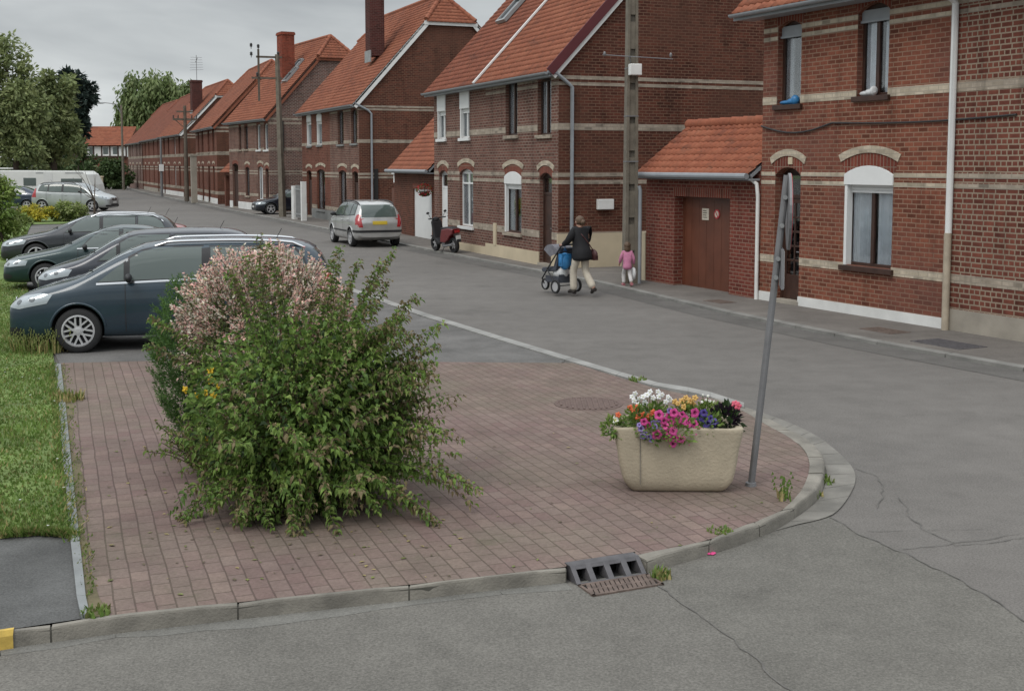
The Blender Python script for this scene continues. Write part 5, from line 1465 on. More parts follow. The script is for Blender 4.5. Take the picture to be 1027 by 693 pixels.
    for sgn in (1, -1):
        if sgn > 0: patch(m, bv, [(P['fo']+P['wr_']+.12, .20), (P['fo']+P['wb']-P['wr_']-.12, .20), (P['fo']+P['wb']-P['wr_']-.12, .27), (P['fo']+P['wr_']+.12, .27)], (0, W, 0), (1,0,0), (0,0,1), (0,-1,0), .006, .08)
    if m.v: put(m, 'sill_trim', M['trim'])
    add_wheels(car, P)
    return car

def base_params(L, W, H, wb, fo, wr, kind, paintm):
    P = dict(L=L, W=W, H=H, wb=wb, fo=fo, wr_=wr, paint=paintm)
    w = W/2
    if kind == 'mpv':
        hood, cowl, belt = .80, 1.03, 1.0
        P['top'] = [(0,.70),(.06,.79),(.2,.86),(.5,.965),(.90,1.07),(1.08,1.18),(1.42,1.41),(1.72,1.56),(2.1,1.62),(3.1,1.64),(3.8,1.62),(4.13,1.55),(4.27,1.36),(4.40,1.04),(4.467,.86)]
        P['belt'] = [(0,.64),(.1,.75),(.3,.83),(.8,.93),(1.2,.99),(2.0,1.01),(3.5,1.06),(4.2,1.09),(4.40,.95),(4.467,.80)]
        P['low'] = [(0,.22),(.08,.18),(.4,.18),(.9,.20),(3.6,.21),(4.2,.24),(4.467,.36)]
        P['w'] = [(0,w*.74),(.06,w*.86),(.2,w*.94),(.5,w*.985),(1.0,w),(3.4,w),(4.0,w*.98),(4.35,w*.93),(4.467,w*.86)]
        P['wr'] = [(0,w*.5),(.2,w*.72),(.6,w*.82),(.95,w*.87),(1.35,w*.83),(1.75,w*.785),(3.0,w*.765),(3.8,w*.72),(4.2,w*.70),(4.467,w*.74)]
        P['drop'] = [(0,.03),(.95,.03),(1.4,.055),(1.9,.08),(3.8,.08),(4.2,.07),(4.467,.04)]
        P['xs'] = [0,.03,.10,.22,.4,.65,.9,1.08,1.25,1.45,1.7,1.95,2.2,2.6,3.0,3.4,3.75,4.0,4.16,4.27,4.36,4.44,4.467]
        P['side_glass'] = [[(1.20,1.035),(1.54,1.05),(1.54,1.315)], [(1.62,1.055),(2.58,1.08),(2.58,1.525),(2.0,1.515),(1.80,1.47),(1.62,1.37)], [(2.70,1.08),(3.42,1.105),(3.42,1.51),(2.70,1.515)], [(3.50,1.11),(4.03,1.15),(3.96,1.35),(3.84,1.48),(3.50,1.505)]]
        P['pillars'] = [[(1.535,1.045),(1.625,1.05),(1.625,1.34),(1.535,1.30)], [(2.575,1.075),(2.705,1.08),(2.705,1.515),(2.575,1.50)], [(3.415,1.10),(3.505,1.11),(3.505,1.505),(3.415,1.51)]]
        P['strip'] = [[(1.18,.992),(2.6,1.045),(2.6,1.073),(1.18,1.020)], [(2.6,1.045),(4.06,1.115),(4.06,1.143),(2.6,1.073)]]
        P['seams'] = [(1.56,.30,1.02),(2.64,.28,1.04),(3.55,.55,1.08)]
        P['screen'] = [(-.71,1.12),(.71,1.12),(.69,1.2),(.61,1.53),(-.61,1.53),(-.69,1.2)]
        P['rear_glass'] = [(-.60,1.10),(.60,1.10),(.55,1.47),(-.55,1.47)]
        P['headlamp'] = [[(-.20,.69),(.12,.66),(.42,.74),(.46,.86),(.30,.88),(-.05,.82)]]
        P['taillamp'] = [[(.62,.75),(.78,.75),(.78,1.10),(.66,1.10)]]; P['tailside'] = [[(4.22,.80),(4.44,.80),(4.36,1.18),(4.20,1.14)]]
        P['mirror'] = (1.62, 1.10); P['handles'] = [(2.45,.92),(3.35,.95)]
        P['grille'] = [(-.34,.62),(.34,.62),(.40,.75),(-.40,.75)]; P['grillebar'] = [(-.36,.685),(.36,.685),(.38,.715),(-.38,.715)]; P['intake'] = [(-.5,.27),(.5,.27),(.5,.42),(-.5,.42)]
        P['fplate'] = .45; P['rplate'] = .80; P['wiper'] = 1.13; P['rails'] = (1.95, 4.0, .60)
    elif kind == 'estate':
        P['top'] = [(0,.62),(.06,.70),(.2,.77),(.6,.85),(1.25,.965),(1.4,1.02),(1.8,1.23),(2.3,1.42),(2.8,1.47),(3.6,1.46),(4.2,1.41),(4.5,1.28),(4.7,1.02),(4.82,.86),(4.85,.75)]
        P['belt'] = [(0,.50),(.1,.62),(.3,.71),(.9,.82),(1.4,.90),(2.4,.93),(4.0,.97),(4.6,.98),(4.8,.84),(4.85,.70)]
        P['low'] = [(0,.22),(.08,.18),(.5,.17),(1.0,.19),(4.0,.20),(4.6,.24),(4.85,.36)]
        P['w'] = [(0,w*.72),(.06,w*.85),(.2,w*.93),(.5,w*.97),(1.1,w),(3.8,w),(4.4,w*.97),(4.75,w*.9),(4.85,w*.82)]
        P['wr'] = [(0,w*.5),(.2,w*.72),(.6,w*.80),(1.3,w*.84),(1.8,w*.78),(2.4,w*.72),(3.4,w*.72),(4.2,w*.69),(4.6,w*.7),(4.85,w*.74)]
        P['drop'] = [(0,.03),(1.3,.03),(1.8,.055),(2.4,.085),(4.2,.085),(4.6,.06),(4.85,.03)]
        P['xs'] = [0,.03,.10,.22,.45,.75,1.0,1.25,1.45,1.8,2.1,2.4,2.8,3.3,3.8,4.2,4.45,4.6,4.7,4.79,4.85]
        P['side_glass'] = [[(1.72,.955),(2.62,.975),(2.62,1.38),(2.32,1.35),(2.05,1.24)], [(2.72,.98),(3.58,1.0),(3.58,1.385),(2.72,1.39)], [(3.66,1.01),(4.38,1.04),(4.28,1.22),(4.08,1.34),(3.66,1.375)]]
        P['pillars'] = [[(2.615,.975),(2.725,.98),(2.725,1.39),(2.615,1.38)]]
        P['strip'] = [[(1.8,1.155),(2.05,1.26),(2.32,1.37),(2.32,1.395),(2.02,1.28),(1.78,1.175)], [(2.32,1.37),(3.5,1.395),(3.5,1.418),(2.32,1.395)], [(3.5,1.395),(4.08,1.355),(4.10,1.378),(3.5,1.418)], [(4.08,1.355),(4.3,1.23),(4.4,1.05),(4.43,1.06),(4.33,1.24),(4.10,1.378)]]
        P['seams'] = [(1.68,.28,.93),(2.67,.26,.95),(3.6,.5,.98)]
        P['screen'] = [(-.66,1.0),(.66,1.0),(.54,1.38),(-.54,1.38)]; P['rear_glass'] = [(-.58,1.02),(.58,1.02),(.52,1.33),(-.52,1.33)]
        P['headlamp'] = [[(-.18,.60),(.15,.58),(.45,.64),(.48,.74),(.30,.77),(-.05,.72)]]
        P['taillamp'] = [[(.62,.72),(.84,.72),(.84,.95),(.66,.95)]]; P['tailside'] = [[(4.6,.74),(4.8,.74),(4.74,.94),(4.6,.94)]]
        P['mirror'] = (1.86, 1.0); P['handles'] = [(2.5,.85),(3.45,.87)]
        P['grille'] = [(-.34,.50),(.34,.50),(.42,.66),(-.42,.66)]; P['grillebar'] = [(-.36,.57),(.36,.57),(.38,.595),(-.38,.595)]; P['intake'] = [(-.5,.25),(.5,.25),(.5,.38),(-.5,.38)]
        P['fplate'] = .40; P['rplate'] = .72; P['wiper'] = 1.0; P['rails'] = (2.4, 4.2, .57); P['railchrome'] = True
    elif kind == 'saloon':
        P['top'] = [(0,.59),(.06,.67),(.2,.74),(.6,.82),(1.2,.94),(1.35,1.0),(1.75,1.22),(2.2,1.40),(2.7,1.45),(3.2,1.41),(3.7,1.22),(4.0,1.08),(4.3,1.04),(4.5,.98),(4.6,.75)]
        P['belt'] = [(0,.48),(.1,.60),(.3,.69),(.9,.80),(1.4,.89),(2.4,.91),(3.8,.94),(4.3,.95),(4.52,.86),(4.6,.68)]
        P['low'] = [(0,.22),(.08,.18),(.5,.17),(1.0,.19),(3.8,.20),(4.4,.24),(4.6,.36)]
        P['w'] = [(0,w*.73),(.06,w*.86),(.2,w*.93),(.5,w*.97),(1.1,w),(3.6,w),(4.2,w*.96),(4.5,w*.88),(4.6,w*.80)]
        P['wr'] = [(0,w*.5),(.2,w*.74),(.6,w*.82),(1.3,w*.84),(1.75,w*.78),(2.3,w*.71),(3.0,w*.71),(3.6,w*.72),(4.0,w*.78),(4.6,w*.72)]
        P['drop'] = [(0,.03),(1.3,.03),(1.75,.055),(2.3,.085),(3.2,.085),(3.8,.05),(4.6,.03)]
        P['xs'] = [0,.03,.10,.22,.45,.75,1.0,1.2,1.4,1.75,2.0,2.3,2.7,3.1,3.45,3.8,4.05,4.3,4.45,4.55,4.6]
        P['side_glass'] = [[(1.66,.94),(2.5,.955),(2.5,1.35),(2.22,1.33),(1.98,1.22)], [(2.6,.96),(3.45,.98),(3.3,1.20),(3.08,1.32),(2.6,1.355)]]
        P['pillars'] = [[(2.495,.955),(2.605,.96),(2.605,1.355),(2.495,1.35)]]
        P['seams'] = [(1.62,.28,.92),(2.55,.26,.94),(3.4,.5,.95)]; P['strip'] = [[(1.6,.925),(3.5,.955),(3.5,.97),(1.6,.94)]]
        P['screen'] = [(-.64,.98),(.64,.98),(.53,1.36),(-.53,1.36)]; P['rear_glass'] = [(-.56,1.10),(.56,1.10),(.5,1.36),(-.5,1.36)]
        P['headlamp'] = [[(-.2,.56),(.1,.55),(.36,.58),(.38,.68),(.2,.70),(-.1,.67)]]
        P['taillamp'] = [[(.5,.72),(.82,.72),(.82,.88),(.5,.88)]]
        P['mirror'] = (1.78, .98); P['handles'] = [(2.4,.83),(3.25,.85)]
        P['grille'] = [(-.36,.52),(.36,.52),(.38,.64),(-.38,.64)]; P['intake'] = [(-.5,.25),(.5,.25),(.5,.36),(-.5,.36)]; P['grillebar'] = [(-.36,.60),(.36,.60),(.37,.62),(-.37,.62)]
        P['fplate'] = .38; P['rplate'] = .60; P['wiper'] = .99
    return P
def resize(P, L=None, W=None, H=None):
    kx = (L or P['L'])/P['L']; kz = (H or P['H'])/P['H']
    P['xs'] = [x*kx for x in P['xs']]
    for k in ('top', 'belt', 'low'): P[k] = [(x*kx, z*kz) for x, z in P[k]]
    for k in ('w', 'wr', 'drop'): P[k] = [(x*kx, z) for x, z in P[k]]
    for k in ('side_glass', 'pillars', 'strip', 'rubstrip', 'tailside'):
        if k in P: P[k] = [[(x*kx, z*kz) for x, z in p] for p in P[k]]
    for k in ('headlamp', 'taillamp'): P[k] = [[(x, z*kz) for x, z in p] for p in P[k]]
    for k in ('screen', 'rear_glass', 'grille', 'intake', 'grillebar'):
        if k in P: P[k] = [(x, z*kz) for x, z in P[k]]
    P['seams'] = [(x*kx, a*kz, b_*kz) for x, a, b_ in P['seams']]
    P['handles'] = [(x*kx, z*kz) for x, z in P['handles']]; P['mirror'] = (P['mirror'][0]*kx, P['mirror'][1]*kz)
    for k in ('fplate', 'rplate', 'wiper'): P[k] *= kz
    if 'rails' in P: P['rails'] = (P['rails'][0]*kx, P['rails'][1]*kx, P['rails'][2])
    P['L'] *= kx; P['H'] *= kz; P['fo'] *= kx; P['wb'] *= kx
    return P
ZB = .02
p1 = base_params(4.467, 1.80, 1.625, 2.70, .93, .325, 'mpv', paint('dark petrol blue paint', (.014,.034,.052), .15, .38))
p1['spokes'] = 7; p1['double'] = True; p1['railchrome'] = True; p1['wr_'] = .338; p1 = resize(p1, 4.92, None, 1.67)
RZ1 = math.pi + R(15)
build_car(p1, 'dark petrol blue people carrier nearest the camera, half hidden by the pink tipped bush', (-5.28, 18.97, ZB), math.pi + R(11))
p2 = base_params(4.467, 1.80, 1.625, 2.70, .93, .325, 'mpv', paint('near black paint', (.014,.018,.028))); p2['spokes'] = 5
p2 = resize(p2, 4.25, None, 1.56); p2.pop('rails'); p2.pop('strip')
build_car(p2, 'near black hatchback parked second in the row, only its bonnet and windscreen showing', (-7.20, 23.95, ZB), RZ1)
p3 = base_params(4.6, 1.76, 1.45, 2.68, .92, .31, 'saloon', paint('dark green paint', (.014,.038,.039))); p3['rimkey'] = 'alloy'
build_car(p3, 'dark green saloon parked third in the row with its nose over the lawn edge', (-9.35, 27.9, ZB), RZ1)
p4 = base_params(4.85, 1.82, 1.47, 2.78, .95, .325, 'estate', paint('charcoal paint', (.026,.030,.036)))
build_car(p4, 'charcoal grey estate with chrome window trim parked fourth in the row', (-11.95, 34.2, ZB), RZ1)
p5 = base_params(4.6, 1.70, 1.45, 2.5, .85, .30, 'saloon', paint('red paint', (.30,.03,.02))); p5 = resize(p5, 3.65, None, 1.33)
build_car(p5, 'red car almost hidden behind the charcoal estate', (-11.85, 37.0, ZB), RZ1)
# silver people carrier on the street, seen from behind
p6 = base_params(4.467, 1.74, 1.625, 2.70, .93, .32, 'mpv', paint('silver paint', (.46,.46,.45), .5, .35)); p6 = resize(p6, 4.32, None, 1.60)
p6['bumper'] = (.52, .60); p6.pop('strip'); p6['rubstrip'] = [[(.9,.50),(4.2,.52),(4.2,.57),(.9,.55)]]; p6['rear_glass'] = [(-.62,1.04),(.62,1.04),(.58,1.46),(-.58,1.46)]
p6['taillamp'] = [[(.60,.70),(.77,.70),(.76,1.06),(.66,1.06)]]
d6 = FC.d
build_car(p6, 'silver people carrier parked on the street side with red tail lights towards the camera', (G(371, 246.5).x-.34, G(371, 246.5).y+1.0, .0), math.atan2(-d6.y, -d6.x))
# dark car nosing out of the driveway
p7 = base_params(4.6, 1.72, 1.45, 2.6, .9, .31, 'saloon', paint('black blue paint', (.010,.014,.024))); p7 = resize(p7, 4.2, None, 1.45)
q = G(276, 216); n7 = -FE.n
build_car(p7, 'dark blue car nosing out of the driveway behind the concrete pole with cross arms', (q.x+FE.n.x*.9-.1, q.y+FE.n.y*.9+.4, .06), math.atan2(n7.y, n7.x))
# long silver van-like car at the end of the car park
p8 = base_params(4.467, 1.86, 1.625, 2.86, .95, .34, 'mpv', paint('pale silver paint', (.38,.40,.40), .5, .35)); p8 = resize(p8, 4.85, None, 1.75); p8.pop('strip')
p8['tailside'] = [[(4.50,.85),(4.80,.85),(4.62,1.42),(4.52,1.38)]]
q = G(71, 212.6); build_car(p8, 'long silver people carrier facing the street in front of the white caravan', (q.x, q.y+.9, .02), R(-4))
p9 = base_params(4.6, 1.74, 1.45, 2.6, .9, .31, 'saloon', paint('dark blue paint', (.012,.025,.05))); p9 = resize(p9, 4.2, None, 1.5)
q = G(10, 211.5); build_car(p9, 'dark blue car behind the yellow bush at the far left', (q.x-.3, q.y+1.2, .02), R(185))

# ---------------------------------------------------------------- caravan
def caravan():
    q = G(40, 205.8); t_ = thing('caravan', 'long white touring caravan parked behind the silver people carrier', 'caravan', (q.x, q.y+1.2, 0), R(-3))
    prof = [(-3.9,.45),(3.3,.45),(3.75,.62),(3.9,.9),(3.78,1.5),(3.45,2.25),(3.1,2.5),(-3.4,2.55),(-3.8,2.35),(-4.0,1.5),(-4.0,.7)]
    prof = [(a, b*.95) for a, b in prof]; m = MB(); m.prism(prof, -1.1, 1.1, lambda a, b, h: (a, h, b)); o = m.build('body', pbr('caravan white', (.62,.63,.60), .45, .06, 1.5), t_, bevel=.06)
    for (x0, x1, z0, z1) in ((-3.3,-2.4,1.35,1.95), (-1.1,-.2,1.35,1.9), (1.6,3.1,1.3,1.85)):
        m = MB(); m.box(x0, -1.125, z0, x1, -1.09, z1); m.build('window', M['carglass'], t_, bevel=.01)
    m = MB(); m.box(.35, -1.115, .5, 1.0, -1.09, 2.3); m.build('door', pbr('caravan door', (.58,.59,.57), .5, .05), t_, bevel=.01)
    m = MB()
    m.box(-3.95, -1.108, .95, 3.85, -1.095, 1.0); m.box(-.2, -1.108, 2.2, .6, -1.098, 2.28); m.box(1.9, -1.108, 2.2, 3.2, -1.098, 2.28); m.build('trim_stripe', M['zinc'], t_)
    for sgn in (1, -1):
        m = MB(); m.M = Matrix.Translation((-.3, sgn*1.0, .32)) @ Matrix.Rotation(R(90), 4, 'X'); m.lathe([(0,-.1),(.3,-.1),(.32,-.06),(.32,.06),(.3,.1),(0,.1)], n=24); m.build('wheel', M['tyre'], t_)
    m = MB(); m.tube([(3.6, .4, .45), (5.0, 0, .42)], .04); m.tube([(3.6, -.4, .45), (5.0, 0, .42)], .04); m.tube([(4.85, 0, .02), (4.85, 0, .6)], .03); m.build('drawbar', M['galv'], t_)
    m = MB(); m.box(-3.2, -.35, 2.53, -2.5, .35, 2.6); m.build('roof_vent', M['white'], t_, bevel=.02)
caravan()
# small post of the parking barrier next to the caravan
q = G(102, 204); m = MB(); m.box(-.12, -.12, 0, .12, .12, 1.9); m.box(-.16, -.16, 1.9, .16, .16, 2.0); o = m.build('gate_post', M['cream']); o.location = (q.x, q.y, 0); tag(o, 'cream gate post at the right end of the caravan', 'post')
# ---------------------------------------------------------------- vegetation
rnd = random.Random(11)
class Leaves:
    def __init__(s, bend=False): s.v = []; s.f = []; s.m = []; s.bend = bend
    def bent(s, p, d, n, l, w, mi):
        sd = d.cross(n)
        if sd.length < 1e-4: sd = Vector((1,0,0))
        sd.normalize(); b0 = len(s.v); m = p + d*l*.42; up = n*(w*.28); tip = p + d*l*.95 + Vector((0,0,-.22*l)) - n*(l*.08)
        q = m + d*l*.28 - n*(l*.02)
        s.v += [p[:], (m+sd*w*.5+up)[:], (q+sd*w*.36+up*.7)[:], tip[:], (q-sd*w*.36+up*.7)[:], (m-sd*w*.5+up)[:], (m-up*.15)[:]]
        s.f += [(b0, b0+1, b0+6), (b0+1, b0+2, b0+6), (b0+2, b0+3, b0+6), (b0+3, b0+4, b0+6), (b0+4, b0+5, b0+6), (b0+5, b0, b0+6)]; s.m += [mi]*6
    def leaf(s, p, d, n, l, w, mi=0):
        if s.bend: return s.bent(p, d, n, l*rnd.uniform(.75, 1.2), w*rnd.uniform(.8, 1.15), mi)
        """pointed leaf: base p, along d, face normal n"""
        sd = d.cross(n)
        if sd.length < 1e-4: sd = Vector((1,0,0))
        sd.normalize(); b0 = len(s.v); m = p + d*l*.45; up = n*(w*.18)
        s.v += [p[:], (m+sd*w*.5+up)[:], (p+d*l)[:], (m-sd*w*.5+up)[:]]
        s.f += [(b0, b0+1, b0+2), (b0, b0+2, b0+3)]; s.m += [mi, mi]
    def build(s, name, mats, parent=None):
        me = bpy.data.meshes.new(name); me.from_pydata(s.v, [], s.f)
        for m in mats: me.materials.append(m)
        me.polygons.foreach_set('material_index', s.m); me.update()
        o = bpy.data.objects.new(name, me); COL.objects.link(o)
        if parent is not None: o.parent = parent
        return o
rnd = random.Random(11)
def rv(): 
    while True:
        v = Vector((rnd.uniform(-1,1), rnd.uniform(-1,1), rnd.uniform(-1,1)))
        if .05 < v.length < 1: return v.normalized()
def shoot(p, d, L, droop, n):
    pts = [p.copy()]; d = d.normalized(); st = L/n
    for i in range(n):
        d = (d + Vector((0,0,-droop*st)) + rv()*.06).normalized(); p = p + d*st; pts.append(p.copy())
    return pts
LM = {}
for k, c in dict(g1=(.165,.255,.055), g2=(.115,.195,.046), g3=(.225,.30,.08), brown=(.23,.185,.10), dk=(.035,.062,.022), hy=(.17,.24,.055), con1=(.075,.155,.04), con2=(.13,.22,.06), pink=(.80,.53,.46), cream=(.74,.69,.58), rose=(.64,.36,.36), wil=(.24,.28,.12),
             t1=(.23,.275,.115), t2=(.30,.34,.15), t3=(.16,.20,.085), pine=(.028,.046,.038), pine2=(.042,.064,.052), w1=(.165,.22,.08), w2=(.13,.18,.066), w3=(.19,.235,.095), h1=(.06,.10,.036), h2=(.085,.13,.046), yb=(.58,.50,.07), yg=(.34,.36,.06), ltg=(.22,.28,.08)).items():
    LM[k] = leafmat('leaf ' + k, c)
M['yellowfl'] = pbr('yellow petals', (.62,.40,.02), .6, .1, 20)
def shrub_front():
    c = G(298, 505, .08); t_ = thing('shrub', 'large green arching bush with brownish shoot tips in the middle of the brick paving', 'bush', (c.x, c.y, zp(c.y)))
    lv = Leaves(True); st = MB(); 
    def put(pts, l0, r0, tipbrown, dens=1.0, bare=.15):
        rad = [max(.0015, r0*(1-i/len(pts)*.85)) for i in range(len(pts))]
        st.tube(pts, rad, 5)
        n = len(pts)-1
        for i in range(1, n+1):
            f = i/n
            if f < bare: continue
            d = (pts[i]-pts[i-1]).normalized(); k = 1 if rnd.random() < dens else 0
            if dens > 1: k += 1 if rnd.random() < dens-1 else 0
            for _ in range(k):
                an = rnd.uniform(0, 6.283)
                a = d.orthogonal().normalized(); b_ = d.cross(a); s_ = a*math.cos(an) + b_*math.sin(an)
                for sg in (1, -1):
                    dd = (s_*sg*1.0 + d*.55 + Vector((0,0,-.25)) + rv()*.3).normalized()
                    nn = (Vector((0,0,1)) + rv()*.6).normalized()
                    l = l0*rnd.uniform(.65, 1.25)*(1.05-.45*f)
                    hi = pts[i].z/2.0 + rnd.uniform(-.2,.2)
                    if tipbrown and f > .70 and rnd.random() < .5*tipbrown: mi = 3
                    elif rnd.random() < .03: mi = 3
                    else: mi = rnd.choices((0,1,2), (4, 3, 1.2+2*max(0, hi)))[0]
                    lv.leaf(pts[i] + rv()*.012, dd, nn, l, l*.55, mi)
    # general mass of arching shoots
    for i in range(300):
        az = rnd.uniform(0, 6.283); el = R(rnd.uniform(12, 88)); L = rnd.uniform(.8, 1.5) if el > R(35) else rnd.uniform(.7, 1.25)
        if math.cos(az) < -.1: L *= .74
        p = Vector((rnd.uniform(-.28,.28), rnd.uniform(-.25,.25), rnd.uniform(0,.25)))
        d = Vector((math.cos(az)*math.cos(el), math.sin(az)*math.cos(el), math.sin(el)))
        put(shoot(p, d, L, rnd.uniform(.35, .95), int(L*22)), .082, .007, .85, 1.35)
    # low front skirt
    for i in range(110):
        az = rnd.uniform(-2.9, .35); p = Vector((rnd.uniform(-.4,.5), rnd.uniform(-.35,.1), rnd.uniform(.05,.5)))
        d = Vector((math.cos(az), math.sin(az), rnd.uniform(.1, .8)))
        L = rnd.uniform(.4, .78); pts = shoot(p, d, L, rnd.uniform(1.0, 1.9), int(L*26))
        pts = [Vector((q.x, q.y, max(.02, q.z))) for q in pts]; put(pts, .082, .005, .15, 1.4)
    # long individual shoots: pixel of the tip at a chosen distance
    tips = [((262,236), 0.1, .05), ((272,246), .0, .1), ((441,350), -.1, .25), ((443,325), .1, .2), ((394,256), .25, .18), ((380,262), .0, .2), ((362,262), .3, .2), ((420,300), -.1, .3), ((405,330), .3, .25), ((436,376), -.3, .3), ((418,388), .0, .3), ((447,436), -.4, .35), ((440,442), -.5, .35), ((476,491), -.45, .4), ((440,526), -.7, .4), ((430,520), -.6, .35), ((398,378), -.4, .3), ((250,258), -.2, .15), ((232,270), -.3, .2), ((342,248), .1, .1), ((425,345), .0, .25), ((157,322), -.1, .25), ((150,345), .1, .25), ((293,543), -.95, .3), ((300,535), -.9, .3), ((330,262), .0, .1), ((412,412), -.2, .3), ((386,285), .2, .2), ((372,300), -.3, .2), ((352,285), -.2, .2), ((408,318), -.3, .25)]
    for _ in range(30):
        a = rnd.uniform(-.55, .75); tips.append(((300+math.cos(a)*rnd.uniform(100,138), 395-math.sin(a)*rnd.uniform(105,150)), rnd.uniform(-.45,.35), rnd.uniform(.15,.4)))
    for _ in range(14): tips.append(((rnd.uniform(185, 400), rnd.uniform(505, 528)), rnd.uniform(-.8,-.55), .4))
    for (px, py), dy, dr in tips:
        tp_ = AT(px, py, c.y+dy) - Vector((c.x, c.y, zp(c.y)))
        tp_.z = max(tp_.z, .025)
        for rep in range(2):
            tgt = tp_ + (rv()*.05*rep); tgt.z = max(.02, tgt.z)
            p0 = Vector((rnd.uniform(-.2,.2), rnd.uniform(-.15,.15), rnd.uniform(.1,.45) if tgt.z > .3 else .12)); n = int((tgt-p0).length*24)+6; pts = []
            mid = p0.lerp(tgt, .55) + Vector((0, 0, dr*1.1))
            for i in range(n+1):
                f = i/n; q = p0*(1-f)**2 + mid*2*f*(1-f) + tgt*f*f; pts.append(q + rv()*.006)
            put(pts, .072, .006, .8, 2.0, .34)
    # filler leaves inside the crown
    for i in range(5500):
        v = rv(); r = rnd.random()**.4; p = Vector((v.x*.92*r+.05, v.y*.82*r, .78+v.z*.75*r))
        if p.z < .03: continue
        d = (Vector((p.x, p.y, (p.z-.6)*.6)).normalized() + rv()*.8).normalized()
        lv.leaf(p, d, (Vector((0,0,1))+rv()*.7).normalized(), rnd.uniform(.05,.085), .042, rnd.choices((0,1,2,3,4), (4,4,1.2,.2,1.2))[0])
    lv.build('foliage', [LM['g1'], LM['g2'], LM['g3'], LM['brown'], LM['dk']], t_); st.build('stem', M['bark'], t_)
def shrub_pink():
    c = G(268, 462, .06); t_ = thing('shrub', 'round dwarf willow with pink and cream tips rising behind the green bush', 'bush', (c.x, c.y, zp(c.y)))
    lv = Leaves(); st = MB()
    cz = 1.22
    for i in range(1500):
        v = rv(); 
        if v.z < -.55: continue
        bump_ = 1 + .10*math.sin(v.x*7+1.3)*math.sin(v.z*6+v.y*5) + rnd.uniform(-.09,.07); rx = (.74*bump_, .60*bump_, .72*bump_); p = Vector((v.x*rx[0], v.y*rx[1], cz+v.z*rx[2]))
        L = rnd.uniform(.16, .34); d = (Vector((v.x, v.y, v.z+.65)).normalized() + rv()*.25).normalized()
        pts = shoot(p - d*L*.75, d, L, .1, 10); st.tube(pts, .003, 4)
        topness = v.z + rnd.uniform(-.35, .35)
        for k in range(1, 11):
            f = k/10
            for sg in range(3):
                an = rnd.uniform(0, 6.283); a = d.orthogonal().normalized(); b_ = d.cross(a); s_ = a*math.cos(an)+b_*math.sin(an)
                dd = (s_ + d*.9).normalized(); l = rnd.uniform(.024, .042)
                if f > .25 and topness > -.25: mi = rnd.choices((0, 1, 2, 3), (3.4, 3.8, .5+1.2*(f>.8), 1.0))[0]
                else: mi = rnd.choices((3, 4, 0), (3, 2, .5))[0]
                lv.leaf(pts[k], dd, (rv()+Vector((0,-.4,.8))).normalized(), l, l*.55, mi)
    for i in range(5000):
        v = rv(); r = rnd.random()**.45*.9; lv.leaf(Vector((v.x*.8*r, v.y*.62*r, cz-.1+v.z*.75*r)), rv(), rv(), .04, .016, rnd.choices((3, 4), (2, 2))[0])
    for i in range(24):
        az = rnd.uniform(0, 6.283); st.tube(shoot(Vector((.06*math.cos(az), .06*math.sin(az), 0)), Vector((math.cos(az)*.5, math.sin(az)*.5, 1)), 1.3, .1, 8), .008, 5)
    lv.build('foliage', [LM['pink'], LM['cream'], LM['rose'], LM['wil'], LM['g2']], t_); st.build('stem', M['bark'], t_)
def shrub_conifer():
    c = G(192, 452, .06); t_ = thing('shrub', 'dense dark green feathery bush at the left side of the pink tipped willow', 'bush', (c.x, c.y, zp(c.y)))
    lv = Leaves(); st = MB()
    for i in range(420):
        v = rv(); 
        p = Vector((v.x*.33, v.y*.36, .92+v.z*.72)); d = (Vector((v.x*.8, v.y*.8, .8)) + rv()*.3).normalized(); L = rnd.uniform(.1, .24)
        pts = shoot(p-d*L*.6, d, L, 0, 7)
        for k in range(8):
            for _ in range(4):
                dd = (rv() + d*1.1).normalized(); lv.leaf(pts[k], dd, rv(), rnd.uniform(.03,.055), .008, rnd.choices((0,1), (3, 2.2))[0])
    for i in range(4500):
        v = rv(); r = rnd.random()**.45; lv.leaf(Vector((v.x*.32*r, v.y*.34*r, .85+v.z*.8*r)), rv(), rv(), .05, .014, 0)
    st.tube([(0,0,0), (0,0,1.2)], [.03, .01], 6)
    lv.build('foliage', [LM['con1'], LM['con2']], t_); st.build('stem', M['bark'], t_)
